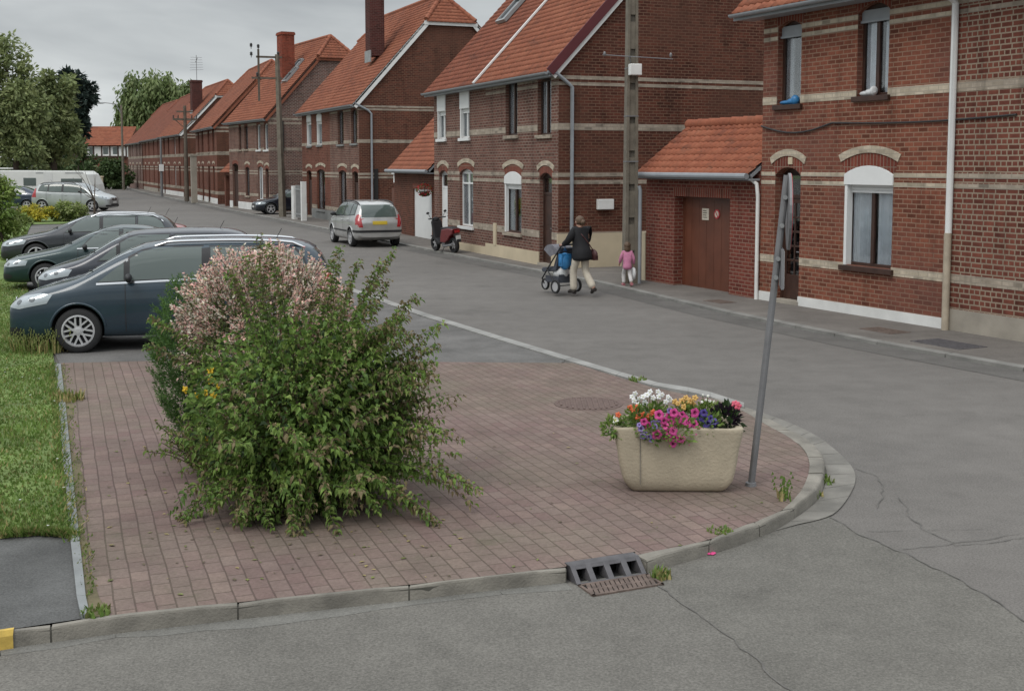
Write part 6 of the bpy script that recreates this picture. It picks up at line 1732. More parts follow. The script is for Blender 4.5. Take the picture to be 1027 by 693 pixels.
def shrub_yellow():
    c = G(228, 478, .08); t_ = thing('shrub', 'low light green shrub with yellow flowers at the left foot of the big bush', 'bush', (c.x, c.y, zp(c.y)))
    lv = Leaves(True); st = MB()
    for i in range(210):
        az = rnd.uniform(0, 6.283); el = R(rnd.uniform(38, 85)); L = rnd.uniform(.4, .70)
        d = Vector((math.cos(az)*math.cos(el), math.sin(az)*math.cos(el), math.sin(el)))
        pts = shoot(Vector((rnd.uniform(-.2,.2), rnd.uniform(-.15,.15), 0)), d, L, rnd.uniform(.3,.9), int(L*24)); pts = [Vector((q.x, q.y, max(.02, q.z))) for q in pts]
        st.tube(pts, .004, 4)
        for k in range(2, len(pts)):
            for sg in range(3):
                lv.leaf(pts[k], (rv() + (pts[k]-pts[k-1]).normalized()*.6).normalized(), (Vector((0,0,1))+rv()*.6).normalized(), rnd.uniform(.03,.055), .022, rnd.choices((0,1,2), (3,3,1.5))[0])
    lv.build('foliage', [LM['hy'], LM['g1'], LM['brown']], t_); st.build('stem', M['bark'], t_)
    fm = None
    for (px, py) in ((186,391), (198,397), (211,371), (212,382), (206,394), (220,388), (214,397), (206,439)):
        q = AT(px, py, c.y-.98) - Vector((c.x, c.y, zp(c.y)))
        if fm is None:
            m = MB()
            for k in range(5):
                a = k*1.2566; m.M = Matrix.Rotation(a, 4, 'Y'); m.ell((.018, 0, 0), (.018, .005, .013), 8, 4)
            m.M = Matrix.Identity(4); m.ell((0, -.008, 0), (.012, .012, .012), 8, 5); fo = m.build('flower', M['yellowfl'], t_, smooth=True); fm = fo
        else: fo = fm.copy(); COL.objects.link(fo); fo.parent = t_
        fo.location = q; fo.rotation_euler = (rnd.uniform(-.5,.5), rnd.uniform(-1,1), rnd.uniform(-.6,.6))
shrub_front(); shrub_pink(); shrub_conifer(); shrub_yellow()

def tree(label, base, trunk_h, clumps, leaf, n, mats, cat='tree', name='tree', hang=0.0, trunk_r=.25, limbs=9, bark='bark', wts=None, group=None):
    """clumps: list of (x,y,z,rx,ry,rz) relative to base"""
    t_ = thing(name, label, cat, base, 0, group); lv = Leaves(); st = MB()
    vol = [c[3]*c[4]*c[5] for c in clumps]; tot = sum(vol)
    wts = wts or [1]*len(mats)
    for c, v in zip(clumps, vol):
        k = int(n*v/tot); sub = max(5, int(k/60))
        # sub clumps give the crown light and dark lumps and gaps
        subs = []
        for i in range(sub):
            d = rv(); r = rnd.uniform(.45, 1.0); subs.append((Vector((c[0]+d.x*c[3]*r, c[1]+d.y*c[4]*r, c[2]+d.z*c[5]*r)), rnd.uniform(.16, .34)*min(c[3], c[5]), rnd.randrange(len(mats))))
        for i in range(k):
            s0, rr, tone = subs[rnd.randrange(len(subs))]
            d = rv(); p = s0 + d*rr*1.15*rnd.random()**.4; 
            if hang: p.z -= hang*rnd.random()**2
            dd = (d + Vector((0,0,-.4 - hang)) + rv()*.7).normalized()
            lv.leaf(p, dd, (d + Vector((0,0,.5)) + rv()*.6).normalized(), leaf*rnd.uniform(.7,1.3), leaf*rnd.uniform(.35,.6), tone if rnd.random() < .6 else rnd.choices(range(len(mats)), wts)[0])
    top = max(c[2] for c in clumps)
    pts = [Vector((0,0,-.1))] + [Vector((rnd.uniform(-.1,.1), rnd.uniform(-.1,.1), trunk_h*f)) for f in (.4, .8)] + [Vector((clumps[0][0]*.5, clumps[0][1]*.5, (trunk_h+top)/2)), Vector((clumps[0][0], clumps[0][1], top))]
    st.tube(pts, [trunk_r*1.3, trunk_r, trunk_r*.85, trunk_r*.5, trunk_r*.12], 9)
    for i in range(limbs):
        c = clumps[i % len(clumps)]; e = Vector((c[0]+rnd.uniform(-.6,.6)*c[3], c[1]+rnd.uniform(-.6,.6)*c[4], c[2]+rnd.uniform(-.3,.7)*c[5])); s0 = Vector((0, 0, trunk_h*rnd.uniform(.6, 1.0)))
        mid = s0.lerp(e, .5) + Vector((0,0,.3)); st.tube([s0, mid, e], [trunk_r*.4, trunk_r*.25, trunk_r*.06], 6)
    st.build('trunk', M[bark], t_); lv.build('crown', mats, t_); return t_
def PT(px, py, Y, gz=0):   # ground point under a pixel column at distance Y
    p = AT(px, py, Y); return Vector((p.x, p.y, gz))
def H_(py, Y): return AT(513, py, Y).z
def clump(px, py, rxp, ryp, Y, base, ryd=None):
    a = AT(px, py, Y); k = Y/F
    return (a.x-base.x, 0, a.z, rxp*k, ryd or rxp*k*.9, ryp*k)
Y = 92
b0 = PT(14, 100, Y); tree('tall light green airy tree at the left edge above the caravan', b0, 4, [clump(8,70,24,36,Y,b0), clump(20,110,30,34,Y,b0), clump(2,128,30,34,Y,b0), clump(28,150,22,26,Y,b0)], .42, 10500, [LM['t1'], LM['t2'], LM['t3']], wts=[3,3,1.5])
Y = 96
b0 = PT(52, 120, Y); tree('broad mid green tree right of the airy tree, in front of the dark pine', b0, 3.5, [clump(50,112,24,36,Y,b0), clump(62,135,20,28,Y,b0), clump(40,140,26,26,Y,b0), clump(58,85,16,20,Y,b0)], .46, 11500, [LM['t2'], LM['t1'], LM['t3']], wts=[3,2,1.5])
Y = 112
b0 = PT(75, 110, Y); tree('dark bluish pine tree sticking out behind the broad green tree', b0, 6, [clump(72,84,12,13,Y,b0), clump(82,100,13,14,Y,b0), clump(76,122,15,14,Y,b0), clump(88,92,8,8,Y,b0), clump(68,76,8,7,Y,b0)], .5, 5000, [LM['pine'], LM['pine2']], cat='tree', name='pine_tree', trunk_r=.3)
Y = 172
b0 = PT(152, 120, Y); tree('big rounded willow with hanging foliage behind the far end of the houses', b0, 5, [clump(152,98,32,28,Y,b0), clump(133,108,19,30,Y,b0), clump(127,132,12,30,Y,b0), clump(172,104,24,26,Y,b0), clump(188,100,13,20,Y,b0), clump(150,130,28,30,Y,b0)], .7, 17000, [LM['w1'], LM['w2'], LM['w3']], cat='tree', name='willow_tree', hang=1.6, trunk_r=.5)
Y = 128
b0 = PT(78, 160, Y); tree('small dark tree between the broad tree and the half timbered house', b0, 2, [clump(76,150,12,22,Y,b0), clump(70,165,12,16,Y,b0), clump(86,160,9,14,Y,b0)], .45, 3200, [LM['h1'], LM['h2']])
Y = 138
b0 = PT(116, 175, Y); 
def hedge(label, b0, clumps, leaf, n, mats, name='hedge', cat='hedge', hang=0): 
    t_ = tree(label, b0, .6, clumps, leaf, n, mats, cat=cat, name=name, trunk_r=.08, limbs=5, hang=hang); return t_
hedge('dark green overgrown hedge at the far end of the street beneath the willow', b0, [clump(112,170,13,13,Y,b0), clump(122,176,10,11,Y,b0), clump(103,178,10,9,Y,b0), clump(116,183,14,6,Y,b0)], .4, 5200, [LM['h1'], LM['h2']])
b0 = PT(20, 175, 104); hedge('long low dark hedge running behind the white caravan', b0, [clump(5,168,22,14,104,b0), clump(35,166,20,16,104,b0), clump(62,168,18,14,104,b0), clump(85,172,12,12,104,b0), clump(-30,168,22,16,104,b0)], .4, 6000, [LM['t3'], LM['h2'], LM['h1']])
# shrubs of the planting bed and the left edge
b0 = G(38, 222.5, .04); hedge('bright yellow leaved low bush in front of the silver people carrier', b0, [clump(36,214,17,8,b0.y,b0), clump(48,215,9,7,b0.y,b0), clump(26,216,9,6,b0.y,b0)], .13, 4200, [LM['yb'], LM['yg'], LM['yb']], name='shrub', cat='bush')
b0 = G(72, 222, .04); hedge('green grassy bush right of the yellow bush', b0, [clump(70,212,17,11,b0.y,b0), clump(82,214,10,9,b0.y,b0), clump(60,215,8,8,b0.y,b0)], .17, 4000, [LM['ltg'], LM['g3'], LM['t2']], name='shrub', cat='bush')
b0 = G(18, 226, .04); hedge('low loose weedy bush left of the yellow bush', b0, [clump(15,219,12,7,b0.y,b0), clump(24,222,8,4,b0.y,b0)], .15, 1800, [LM['g3'], LM['ltg'], LM['t2']], name='shrub', cat='bush')
b0 = G(0, 244, .05); hedge('tall fresh green bush cut off by the left edge above the lawn', b0, [clump(2,200,18,22,b0.y,b0), clump(-6,222,28,20,b0.y,b0), clump(14,228,10,10,b0.y,b0), clump(-14,190,18,16,b0.y,b0)], .16, 5200, [LM['ltg'], LM['g3'], LM['g1']], name='shrub', cat='bush')
# bare branch of a young tree over the silver car
q = G(95, 218, .04); m = MB()
for i in range(9):
    az = rnd.uniform(0, 6.283); el = rnd.uniform(.5, 1.4); m.tube(shoot(Vector((0,0,.9)), Vector((-abs(math.cos(az))*math.cos(el)*1.3, math.sin(az)*math.cos(el), math.sin(el))), rnd.uniform(1.4,2.6), .12, 6), [.025,.02,.015,.012,.01,.007,.005], 5)
t_ = thing('young_tree', 'thin nearly bare young tree standing in front of the silver people carrier', 'tree', q)
m.build('branch', M['bark'], t_); m = MB(); m.tube([(0,0,0),(.0,0,.5),(.02,0,1.0)], [.07,.06,.045], 8); m.build('trunk', M['bark'], t_)

# ---------------------------------------------------------------- far half timbered house
def far_cottage():
    Y = 158; a = AT(79, 185, Y); b_ = AT(127, 185, Y); t_ = thing('half_timbered_house', 'distant white half timbered house with red roof at the end of the street', 'house', (a.x, a.y, 0), R(4)); W = b_.x-a.x; k = Y/F
    zl, zu, zr_ = H_(157.5, Y), H_(145.5, Y), H_(126.5, Y)
    m = MB(); m.box(0, 0, 0, W, 8, zl); m.build('ground_floor_wall', M['brickE'], t_)
    m = MB(); m.box(-.1, -.25, zl, W+.1, 8, zu); m.build('wall', M['white'], t_)
    m = MB()
    for i in range(7): x = W*i/6; m.box(x-.09, -.29, zl, x+.09, -.252, zu)
    m.box(-.1, -.30, zl-.1, W+.1, -.252, zl+.12); m.box(-.1, -.30, zu-.16, W+.1, -.252, zu); m.build('timber_frame', M['brownwood'], t_)
    for x in (W*.30, W*.58, W*.78):
        m = MB(); m.box(x-.32, -.285, zl+.35, x+.32, -.25, zu-.35); m.build('window', M['carglass'], t_)
    m = MB(); m.box(W*.5, -.03, .1, W*.5+1.1, -.004, 2.2); m.build('door', M['brownwood'], t_)
    m = MB(); L = math.hypot(4.6, zr_-zu); tiles(m, (Vector((-.4, -.7, zu-.1)), Vector((1,0,0)), Vector((0, 4.7/L, (zr_-zu+.1)/L))), [(0,0),(W+.8,0),(W+.8,L),(0,L)], .3, .4, seg=2); build_tiles(m, 'roof', M['tileO'], t_)
    m = MB(); m.prism([(-.6, zu-.2), (8.6, zu-.2), (4.05, zr_-.1)], -.3, W+.3, lambda p, q, h: (h, p, q)); m.build('roof_gable', M['brickE'], t_)
far_cottage()
# ---------------------------------------------------------------- poles and lamps
def conc_pole():
    q = G(631.5, 284, .06); t_ = thing('utility_pole', 'tall slotted concrete utility pole with a white box in front of the large gable', 'pole', (q.x, q.y, .05), R(12))
    H = 9.5; m = MB()
    def sec(z): k = 1-.35*z/H; return .16*k, .13*k
    for sgn in (1, -1):          # two flanges and a web with recesses: the slots are the gaps
        zs = [0, H]
        w0, d0 = sec(0); w1, d1 = sec(H)
        vs = [(sgn*w0,-d0,0),(sgn*w0*.52,-d0,0),(sgn*w0*.52,d0,0),(sgn*w0,d0,0),(sgn*w1,-d1,H),(sgn*w1*.52,-d1,H),(sgn*w1*.52,d1,H),(sgn*w1,d1,H)]
        m.add(vs, [(0,1,5,4),(1,2,6,5),(2,3,7,6),(3,0,4,7),(4,5,6,7)])
    z = 0
    while z < H:
        z1 = z+.62; w, d = sec(z+.3); m.box(-w*.53, -d*.75, z, w*.53, d*.75, min(H, z1)); z += .78
    m.build('shaft', M['conc_pole'], t_)
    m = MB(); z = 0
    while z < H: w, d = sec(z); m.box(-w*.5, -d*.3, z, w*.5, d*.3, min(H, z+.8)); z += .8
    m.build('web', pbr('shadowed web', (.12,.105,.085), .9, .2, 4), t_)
    zb_ = AT(632, 73, q.y).z; m = MB(); m.box(-.12, -.30, zb_-.13, .16, -.12, zb_+.13); m.build('junction_box', M['white'], t_, bevel=.02)
    zc = AT(632, 60, q.y).z; m = MB(); m.tube([(-.75, -.16, zc+.03), (.95, -.16, zc-.04)], .012, 6); m.tube([(-.1, -.16, zc), (0, .0, zc-.25)], .015, 6)
    for x in (-.7, .9): m.ell((x, -.16, zc+.05), (.035, .035, .06), 8, 6)
    m.build('wire_bracket', M['galv'], t_)
    m = MB()
    for z in (2.85, 3.9, 5.0): w, d = sec(z); m.box(-w-.006, -d-.006, z, w+.006, d+.006, z+.03)
    m.build('steel_band', M['galv'], t_)
    m = MB(); m.tube([(.20, -.12, 0), (.20, -.12, 2.2), (.17, -.11, 2.3)], .045, 10); m.build('conduit', M['greyplast'], t_, smooth=True)
    # fittings at the foot
conc_pole()
def cross_pole():
    q = G(283.5, 217.5, .06); t_ = thing('utility_pole', 'weathered concrete pole with cross arms and insulators before the red chimney', 'pole', (q.x, q.y, .05), R(20)); k = q.y/F
    H = AT(281, 56, q.y).z; m = MB(); m.tube([(0,0,0),(-.15,0,H)], [.20,.12], 4); m.build('shaft', M['conc_pole'], t_)
    m = MB(); z1 = H-.15; z2 = AT(281, 80, q.y).z
    m.box(-1.25, -.05, z1-.05, .1, .05, z1+.05); m.box(-1.5, -.05, z2-.05, .1, .05, z2+.05); m.box(-1.18, -.05, z2-1.2, -1.08, .05, z1+.4); m.build('cross_arm', M['wood_pole'], t_)
    for (x, z) in ((-1.5, z1+.05), (-1.13, z1+.45), (-1.5, z1+.5), (-1.2, z2+.1), (-.1, z1+.1)):
        m = MB(); m.tube([(x,0,z-.1),(x,0,z+.05)], .02, 6); m.lathe([(.03,z),(.075,z+.03),(.06,z+.1),(.08,z+.13),(.04,z+.2)], Matrix.Translation((x,0,0)), 10); m.build('insulator', M['cable'], t_, smooth=True)
cross_pole()
def wood_pole(label, px, py, top, arms, r=.14, lean=0, mat='wood_pole'):
    q = G(px, py, .06); t_ = thing('utility_pole', label, 'pole', (q.x, q.y, .05), R(20)); H = AT(px, top, q.y).z; m = MB(); m.tube([(0,0,0),(lean*.5,0,H*.5),(lean,0,H)], [r*1.3,r,r*.8], 8); m.build('shaft', M[mat], t_, smooth=True)
    if arms:
        m = MB(); m.box(lean-.9, -.06, H-1.1, lean+.9, .06, H-.95); m.box(lean-.6, -.06, H-.5, lean+.6, .06, H-.38)
        m.tube([(lean-.8,0,H-1.0),(lean,0,H-1.7)], .03, 5); m.tube([(lean+.8,0,H-1.0),(lean,0,H-1.7)], .03, 5); m.build('cross_arm', M[mat], t_)
        for x in (-.85, -.5, .5, .85):
            m = MB(); m.tube([(lean+x,0,H-.95),(lean+x,0,H-.72)], .05, 6); m.build('insulator', M['cable'], t_)
    return t_
wood_pole('dark wooden pole with short cross arms in front of the far chimney house', 187.5, 202.0, 107, True)
t_ = wood_pole('thin grey post with a small white box among the farthest houses', 162.5, 197.0, 139, False, .10, 0, 'galv'); m = MB(); m.box(-.2, -.2, 2.2, .2, -.08, 2.8); m.build('white_box', M['white'], t_)
def street_lamp():
    q = G(124, 190.5, .06); Yq = q.y; t_ = thing('street_lamp', 'street lamp with arm reaching left over the road in front of the willow', 'street lamp', (q.x, q.y, .05)); H = AT(122, 106, Yq).z
    m = MB(); m.tube([(0,0,0),(0,0,H)], [.16,.10], 8); m.build('pole', M['conc_pole'], t_)
    m = MB(); m.tube([(0,0,H-1.0),(-.6,0,H+.1),(-1.9,0,H+.25)], .05, 6); m.build('arm', M['galv'], t_)
    m = MB(); m.ell((-2.3,0,H+.22), (.55,.16,.10), 10, 6); m.build('lamp_head', M['zinc'], t_, smooth=True)
street_lamp()
# leaning road sign, seen edge on
def sign():
    b_ = topz(753, 487); tp_ = AT(789.5, 176, b_.y+.05); v = tp_-b_; t_ = thing('road_sign', 'leaning grey sign post with an edge-on sign near the planter', 'road sign', b_)
    m = MB(); m.tube([(0,0,-.02), v], .030, 12); m.lathe([(.05,0),(.045,.03),(.031,.035)], None, 16); m.build('post', M['galv'], t_, smooth=False)
    d = v.normalized(); vd = Vector((.66, .75, 0)).normalized()   # the plates stand along the line of sight
    los = Vector((tp_.x, tp_.y, 0)).normalized(); nrm = Vector((los.y, -los.x, 0))   # sign normal to the right
    ang = R(3); nrm = Matrix.Rotation(ang, 3, 'Z') @ nrm; s_ = Vector((-nrm.y, nrm.x, 0)); up = (d - nrm*d.dot(nrm)).normalized(); nn = s_.cross(up).normalized()
    if nn.dot(nrm) < 0: nn = -nn
    c = v*.885 + nn*.05
    def plate(poly, h0, h1, org, nm, mat, par=t_):
        m = MB(); m.prism(poly, h0, h1, lambda a, b, h: org + s_*a + up*b + nn*h); return m.build(nm, mat, par)
    circ = lambda r, n=32: [(r*math.cos(2*math.pi*i/n), r*math.sin(2*math.pi*i/n)) for i in range(n)]
    p = plate(circ(.325), -.012, .010, c, 'sign_plate', M['galv'])
    plate(circ(.322), .0105, .014, c, 'red_ring', M['redsign'], p); plate(circ(.24), .0145, .017, c, 'sign_face', M['white'], p)
    m = MB(); m.box(-.04, -.02, -.02, .04, .02, .02); 
    o2 = v*.705 + nn*.045
    q = plate([(-.20,-.165),(.20,-.165),(.20,.165),(-.20,.165)], -.012, .010, o2, 'lower_plate', M['galv'])
    plate([(-.19,-.155),(.19,-.155),(.19,.155),(-.19,.155)], .0105, .013, o2, 'lower_face', M['white'], q)
    m = MB()
    for o_ in (v*.885+d*.12, v*.885-d*.12, v*.705+d*.08, v*.705-d*.08): m.tube([o_-s_*.045+nn*.005, o_+s_*.045+nn*.005], .02, 8)
    m.build('clamp', M['zinc'], t_)
sign()
# driveway gate and low wall between E and F, white wall in front of G
q = G(297, 220, .06); t_ = thing('driveway_gate', 'pale barred gate between white walls left of the salmon house', 'gate', (q.x, q.y, .05), FE.rz)
e = G(303, 221, .06); L = 2.2
m = MB(); m.box(-.6, -.1, 0, -.05, .1, 1.7); m.build('white_wall', M['plinthA'], t_)
m = MB()
for k in range(9): m.box(.05+k*.17, -.02, .12, .10+k*.17, .02, 1.75)
m.box(.0, -.03, .25, 1.55, .03, .32); m.box(0, -.03, 1.5, 1.55, .03, 1.57); m.build('bars', M['zinc'], t_)
m = MB(); m.box(1.6, -.12, 0, 1.85, .12, 1.95); m.build('gate_post', M['plinthA'], t_)
q = G(195, 203.5, .06); m = MB(); m.box(-.25, -.2, 0, .25, .2, 3.4); m.box(-.30, -.26, 3.4, .30, .26, 3.5); o = m.build('white_wall', M['plinthB']); o.location = (q.x, q.y, .05); o.rotation_euler = (0, 0, FGg.rz); tag(o, 'tall narrow white wall right of the dark wooden pole', 'wall')
# brown gate panel and brick wall between E and D
q0 = FD.pt(-.1, .5); W_ = 1.9; t_ = thing('side_wall', 'weathered brick wall with brown wooden gate behind the silver people carrier', 'wall', q0, FD.rz)
m = MB(); m.box(-W_, 0, 0, 0, .25, 2.0); m.box(-W_-.02, -.03, 2.0, .02, .28, 2.08); m.build('wall', M['brickCg'], t_)
m = MB(); m.box(-1.9, -.06, .05, -.5, -.005, 1.85)
for k in range(7): m.box(-1.9+k*.2, -.075, .05, -1.9+k*.2+.18, -.06, 1.85)
m.build('wooden_gate', M['garagewood'], t_)
q = q0 - FD.d*1.5; m = MB(); m.lathe([(.11,0),(.11,.35),(.2,.36),(.2,.5),(.12,.62),(0,.62)], None, 16); o = m.build('vent_cowl', M['white'], smooth=False); o.location = (q.x, q.y, 2.08); tag(o, 'white round vent cowl on top of the weathered brick wall', 'vent')
# hanging flower basket on the white garage
bu, bz = FD.uz(433, 192); q = FD.pt(bu, -.28, bz); t_ = thing('hanging_basket', 'hanging basket of red flowers beside the white garage door', 'flower basket', q)
m = MB(); m.lathe([(0,-.2),(.12,-.17),(.19,-.05),(.2,0),(0,0)], None, 16); m.build('basket', M['bark'], t_); m = MB(); m.tube([(0,.26,.35),(0,0,.35),(0,0,.0)], .012, 6); m.build('hook', M['trim'], t_)
lv = Leaves(); M['petal_red'] = pbr('red petals', (.42,.02,.025), .6, .15, 20)
for i in range(260): d = rv(); lv.leaf(Vector((d.x*.26, d.y*.22, .05+d.z*.2)), d, rv(), .07, .05, rnd.choices((0,1),(2,3))[0])
lv.build('flowers', [LM['g2'], M['petal_red']], t_)
# ---------------------------------------------------------------- planter
def planter():
    b_ = topz(681, 494.5); k = b_.y/F; W0 = .98; D0 = .46; Hh = .55
    z0 = b_.z; t_ = thing('flower_planter', 'cream cast stone trough on the brick paving filled with mixed flowers', 'planter', (b_.x, b_.y+D0/2, z0), R(-2))
    bm = bmesh.new(); nx, nz, ny = 26, 14, 10
    def P(u, w, v):   # u in -1..1 width, v -1..1 depth, w 0..1 height
        # rounded bottom corners and sides that lean out
        hw = .445+.10*w - .07*max(0, 1-w/.22)**2; hd = .235+.03*w - .05*max(0, 1-w/.2)**2
        return Vector((u*hw, v*hd, w*Hh))
    ring = []
    n = 80
    def loop(w, s=1.0, zoff=0):
        out = []
        for i in range(n):
            a = 2*math.pi*i/n; c, s_ = math.cos(a), math.sin(a); e = .16
            u = math.copysign(abs(c)**e, c); v = math.copysign(abs(s_)**e, s_)
            p = P(u, w, v); out.append(Vector((p.x*s, p.y*s, p.z+zoff)))
        return out
    loops = [loop(0, .90)] + [loop(w) for w in (.015,.05,.1,.18,.27,.37,.48,.58,.68,.78,.87,.94,.985)] + [loop(1, .985, .008), loop(1, .90, .012), loop(1, .86, -.01), loop(1, .85, -.12)]
    vs = [[bm.verts.new(p) for p in l] for l in loops]
    for a, b2 in zip(vs, vs[1:]):
        for i in range(n): bm.faces.new((a[i], a[(i+1) % n], b2[(i+1) % n], b2[i]))
    bm.faces.new(vs[0][::-1]); bm.normal_update()
    from mathutils import noise as mn
    for v in bm.verts:
        q = v.co*5.5; d = mn.noise(q)*.008 + mn.noise(q*3.1)*.0025; v.co += v.normal*d
        if v.co.z > .45: v.co.z += mn.noise(v.co*4)*.012
    me = bpy.data.meshes.new('trough'); bm.to_mesh(me); bm.free(); boxuv(me); meshobj('trough', me, M['stone'], t_, True)
    m = MB(); m.box(-.44, -.19, Hh-.2, .44, .19, Hh-.06); m.build('soil', M['soil'], t_)
    m = MB(); m.tube([(-.325, -.272, .50), (-.322, -.262, .2), (-.32, -.256, .08)], .0035, 5); m.build('joint_line', M['concrete'], t_)
    return Vector((b_.x, b_.y+D0/2, z0)), Hh
pc, pH = planter()
def bloom_mesh(col, dark, r, kind='petunia'):
    m = MB()
    if kind == 'petunia':
        n = 20
        prof = [(.0, -.55), (.16, -.2), (.42, .0), (.75, .06), (1.0, .0)]
        vs = []; fs = []
        for j, (rr, h) in enumerate(prof):
            for i in range(n):
                a = 2*math.pi*i/n; k = 1+.10*math.cos(5*a)*(rr**2) ; vs.append((rr*k*r*math.cos(a), h*r - .12*r*(rr**3)*math.cos(5*a+.6), rr*k*r*math.sin(a)))
        for j in range(len(prof)-1):
            for i in range(n): fs.append((j*n+i, j*n+(i+1) % n, (j+1)*n+(i+1) % n, (j+1)*n+i))
        b0 = len(m.v); m.v += [(x, -y, z) for x, y, z in vs]
        for q, f in enumerate(fs): m.f.append([b0+i for i in f]); m.m.append(1 if q < 2*n else 0)
    else:   # small ball-shaped flower head
        for i in range(5):
            a = i*1.2566; m.M = Matrix.Rotation(a, 4, 'Y'); m.ell((r*.5, 0, 0), (r*.5, r*.22, r*.42), 8, 4)
        m.M = Matrix.Identity(4); m.ell((0, -r*.15, 0), (r*.25, r*.25, r*.25), 8, 5, 1)
    return m
def flower_plant(label, pxs, r, col, dark, kind, leafs, leafm, spread, yoff=-.16, name='flowering_plant', leafl=.05, center=None, extra=None):
    r = r*1.3; leafs = int(leafs*.75)
    mc = pbr('petals ' + label[:12], col, .55, .12, 30); md = pbr('throat ' + label[:12], dark, .6, 0)
    cx_ = sum(p[0] for p in pxs)/len(pxs); cy_ = sum(p[1] for p in pxs)/len(pxs)
    if center: cx_, cy_ = center
    base = AT(cx_, cy_, pc.y+yoff); base.z = pc.z + pH - .06
    t_ = thing(name, label, 'flowering plant', base, 0, 'flowers in the planter')
    proto = None
    for (px, py) in pxs:
        q = AT(px, py, pc.y+yoff+rnd.uniform(-.05, .03)) - base
        if proto is None: o = bloom_mesh(mc, md, r, kind).build('flower', [mc, md], t_, smooth=True); proto = o
        else: o = proto.copy(); COL.objects.link(o); o.parent = t_
        o.location = q; s = rnd.uniform(.85, 1.15); o.scale = (s, s, s)
        o.rotation_euler = (rnd.uniform(-.75, .15), rnd.uniform(0, 6.28), rnd.uniform(-.5, .5)) if kind == 'petunia' else (rnd.uniform(-.6,.3), 0, rnd.uniform(-.5,.5))
        o.rotation_euler = (rnd.uniform(-.6, .1), 0, rnd.uniform(-.45, .45))
    lv = Leaves(); k = (pc.y)/F
    for i in range(leafs):
        d = rv(); p = Vector((d.x*spread[0]*rnd.random()**.5, d.y*spread[1]*rnd.random()**.5, spread[3] + d.z*spread[2]*rnd.random()**.5))
        lv.leaf(p, (d + Vector((0,-.2,.4)) + rv()*.6).normalized(), (Vector((0,-.3,1))+rv()*.7).normalized(), leafl*rnd.uniform(.6,1.3), leafl*.55, rnd.randrange(len(leafm)))
    if leafs: lv.build('foliage', leafm, t_)
    st = MB()
    for (px, py) in pxs[:14]:
        q = AT(px, py, pc.y+yoff+.01) - base; st.tube([(q.x*.4, .05, -.05), (q.x*.7, .02, q.z*.6), q + Vector((0, .012, 0))], .003, 4)
    st.build('stem', LM['g2'], t_)
GL = [LM['g1'], LM['g2'], LM['g3']]
flower_plant('white flowers at the back left of the stone planter', [(637,395),(641,400),(636,402),(645,398),(649,396),(652,393),(640,406),(655,399),(661,398),(664,396),(668,403),(660,393),(672,401),(647,404),(634,398),(670,398)], .020, (.72,.72,.72), (.6,.62,.4), 'ball', 420, GL, (.22, .10, .11, .12), yoff=.08)
flower_plant('orange flowers at the left end of the stone planter', [(632,409),(636,412),(640,418),(645,416),(648,420),(652,417),(629,433),(628,437),(632,434),(644,422),(638,409),(620,416),(655,414)], .024, (.58,.11,.035), (.4,.05,.02), 'ball', 420, GL, (.16, .12, .12, .10), yoff=-.14)
flower_plant('bright pink trumpet flowers spilling over the front middle of the planter', [(661,416),(667,427),(672,418),(676,414),(680,419),(684,416),(687,421),(672,427),(675,432),(681,430),(669,438),(676,439),(683,440),(689,443),(678,422),(685,428),(671,433),(666,422),(690,424),(650,427),(646,423),(696,425),(659,436),(697,414),(675,445),(700,432)], .028, (.52,.05,.23), (.20,.01,.075), 'petunia', 300, GL, (.22, .10, .12, .05), yoff=-.27)
flower_plant('mauve and violet trailing flowers left of the pink ones in the planter', [(643,430),(647,435),(651,438),(655,424),(660,424),(664,428),(657,428),(645,437),(653,441),(641,426),(649,432),(662,421),(672,412)], .019, (.24,.17,.42), (.1,.06,.2), 'petunia', 150, GL, (.12, .08, .09, .03), yoff=-.25)
flower_plant('yellow and salmon flowers at the back middle of the planter', [(684,402),(688,399),(692,402),(695,405),(690,406),(680,405),(686,408),(677,403),(697,399)], .022, (.55,.34,.10), (.4,.2,.04), 'ball', 260, GL, (.14, .10, .10, .12), yoff=.02)
flower_plant('deep purple trumpet flowers right of the pink ones in the planter', [(702,418),(707,420),(713,420),(710,425),(716,423),(706,414),(713,428),(718,427),(709,429)], .027, (.07,.045,.25), (.03,.01,.10), 'petunia', 220, GL, (.12, .10, .10, .08), yoff=-.17)
M['leaf_dark'] = leafmat('dark purple leaf', (.022,.012,.022))
flower_plant('almost black leaved plant at the right end of the planter with a pink flower', [(737,405),(740,407)], .028, (.60,.10,.16), (.5,.08,.1), 'ball', 330, [M['leaf_dark'], M['leaf_dark'], LM['dk']], (.13, .12, .15, .08), yoff=-.06, leafl=.075, center=(729, 415), name='dark_leaved_plant')
flower_plant('green plant with tiny white flowers at the back right of the planter', [(705,396),(710,397),(708,401),(704,403),(712,402),(716,403)], .010, (.7,.7,.66), (.6,.6,.3), 'ball', 330, [LM['g1'], LM['g3'], LM['hy']], (.14, .10, .10, .13), yoff=.06)
flower_plant('trailing green sprig with one white flower hanging at the left rim of the planter', [(617,421)], .022, (.72,.72,.66), (.6,.6,.3), 'petunia', 190, GL, (.10, .08, .09, .05), yoff=-.16, center=(614, 424))

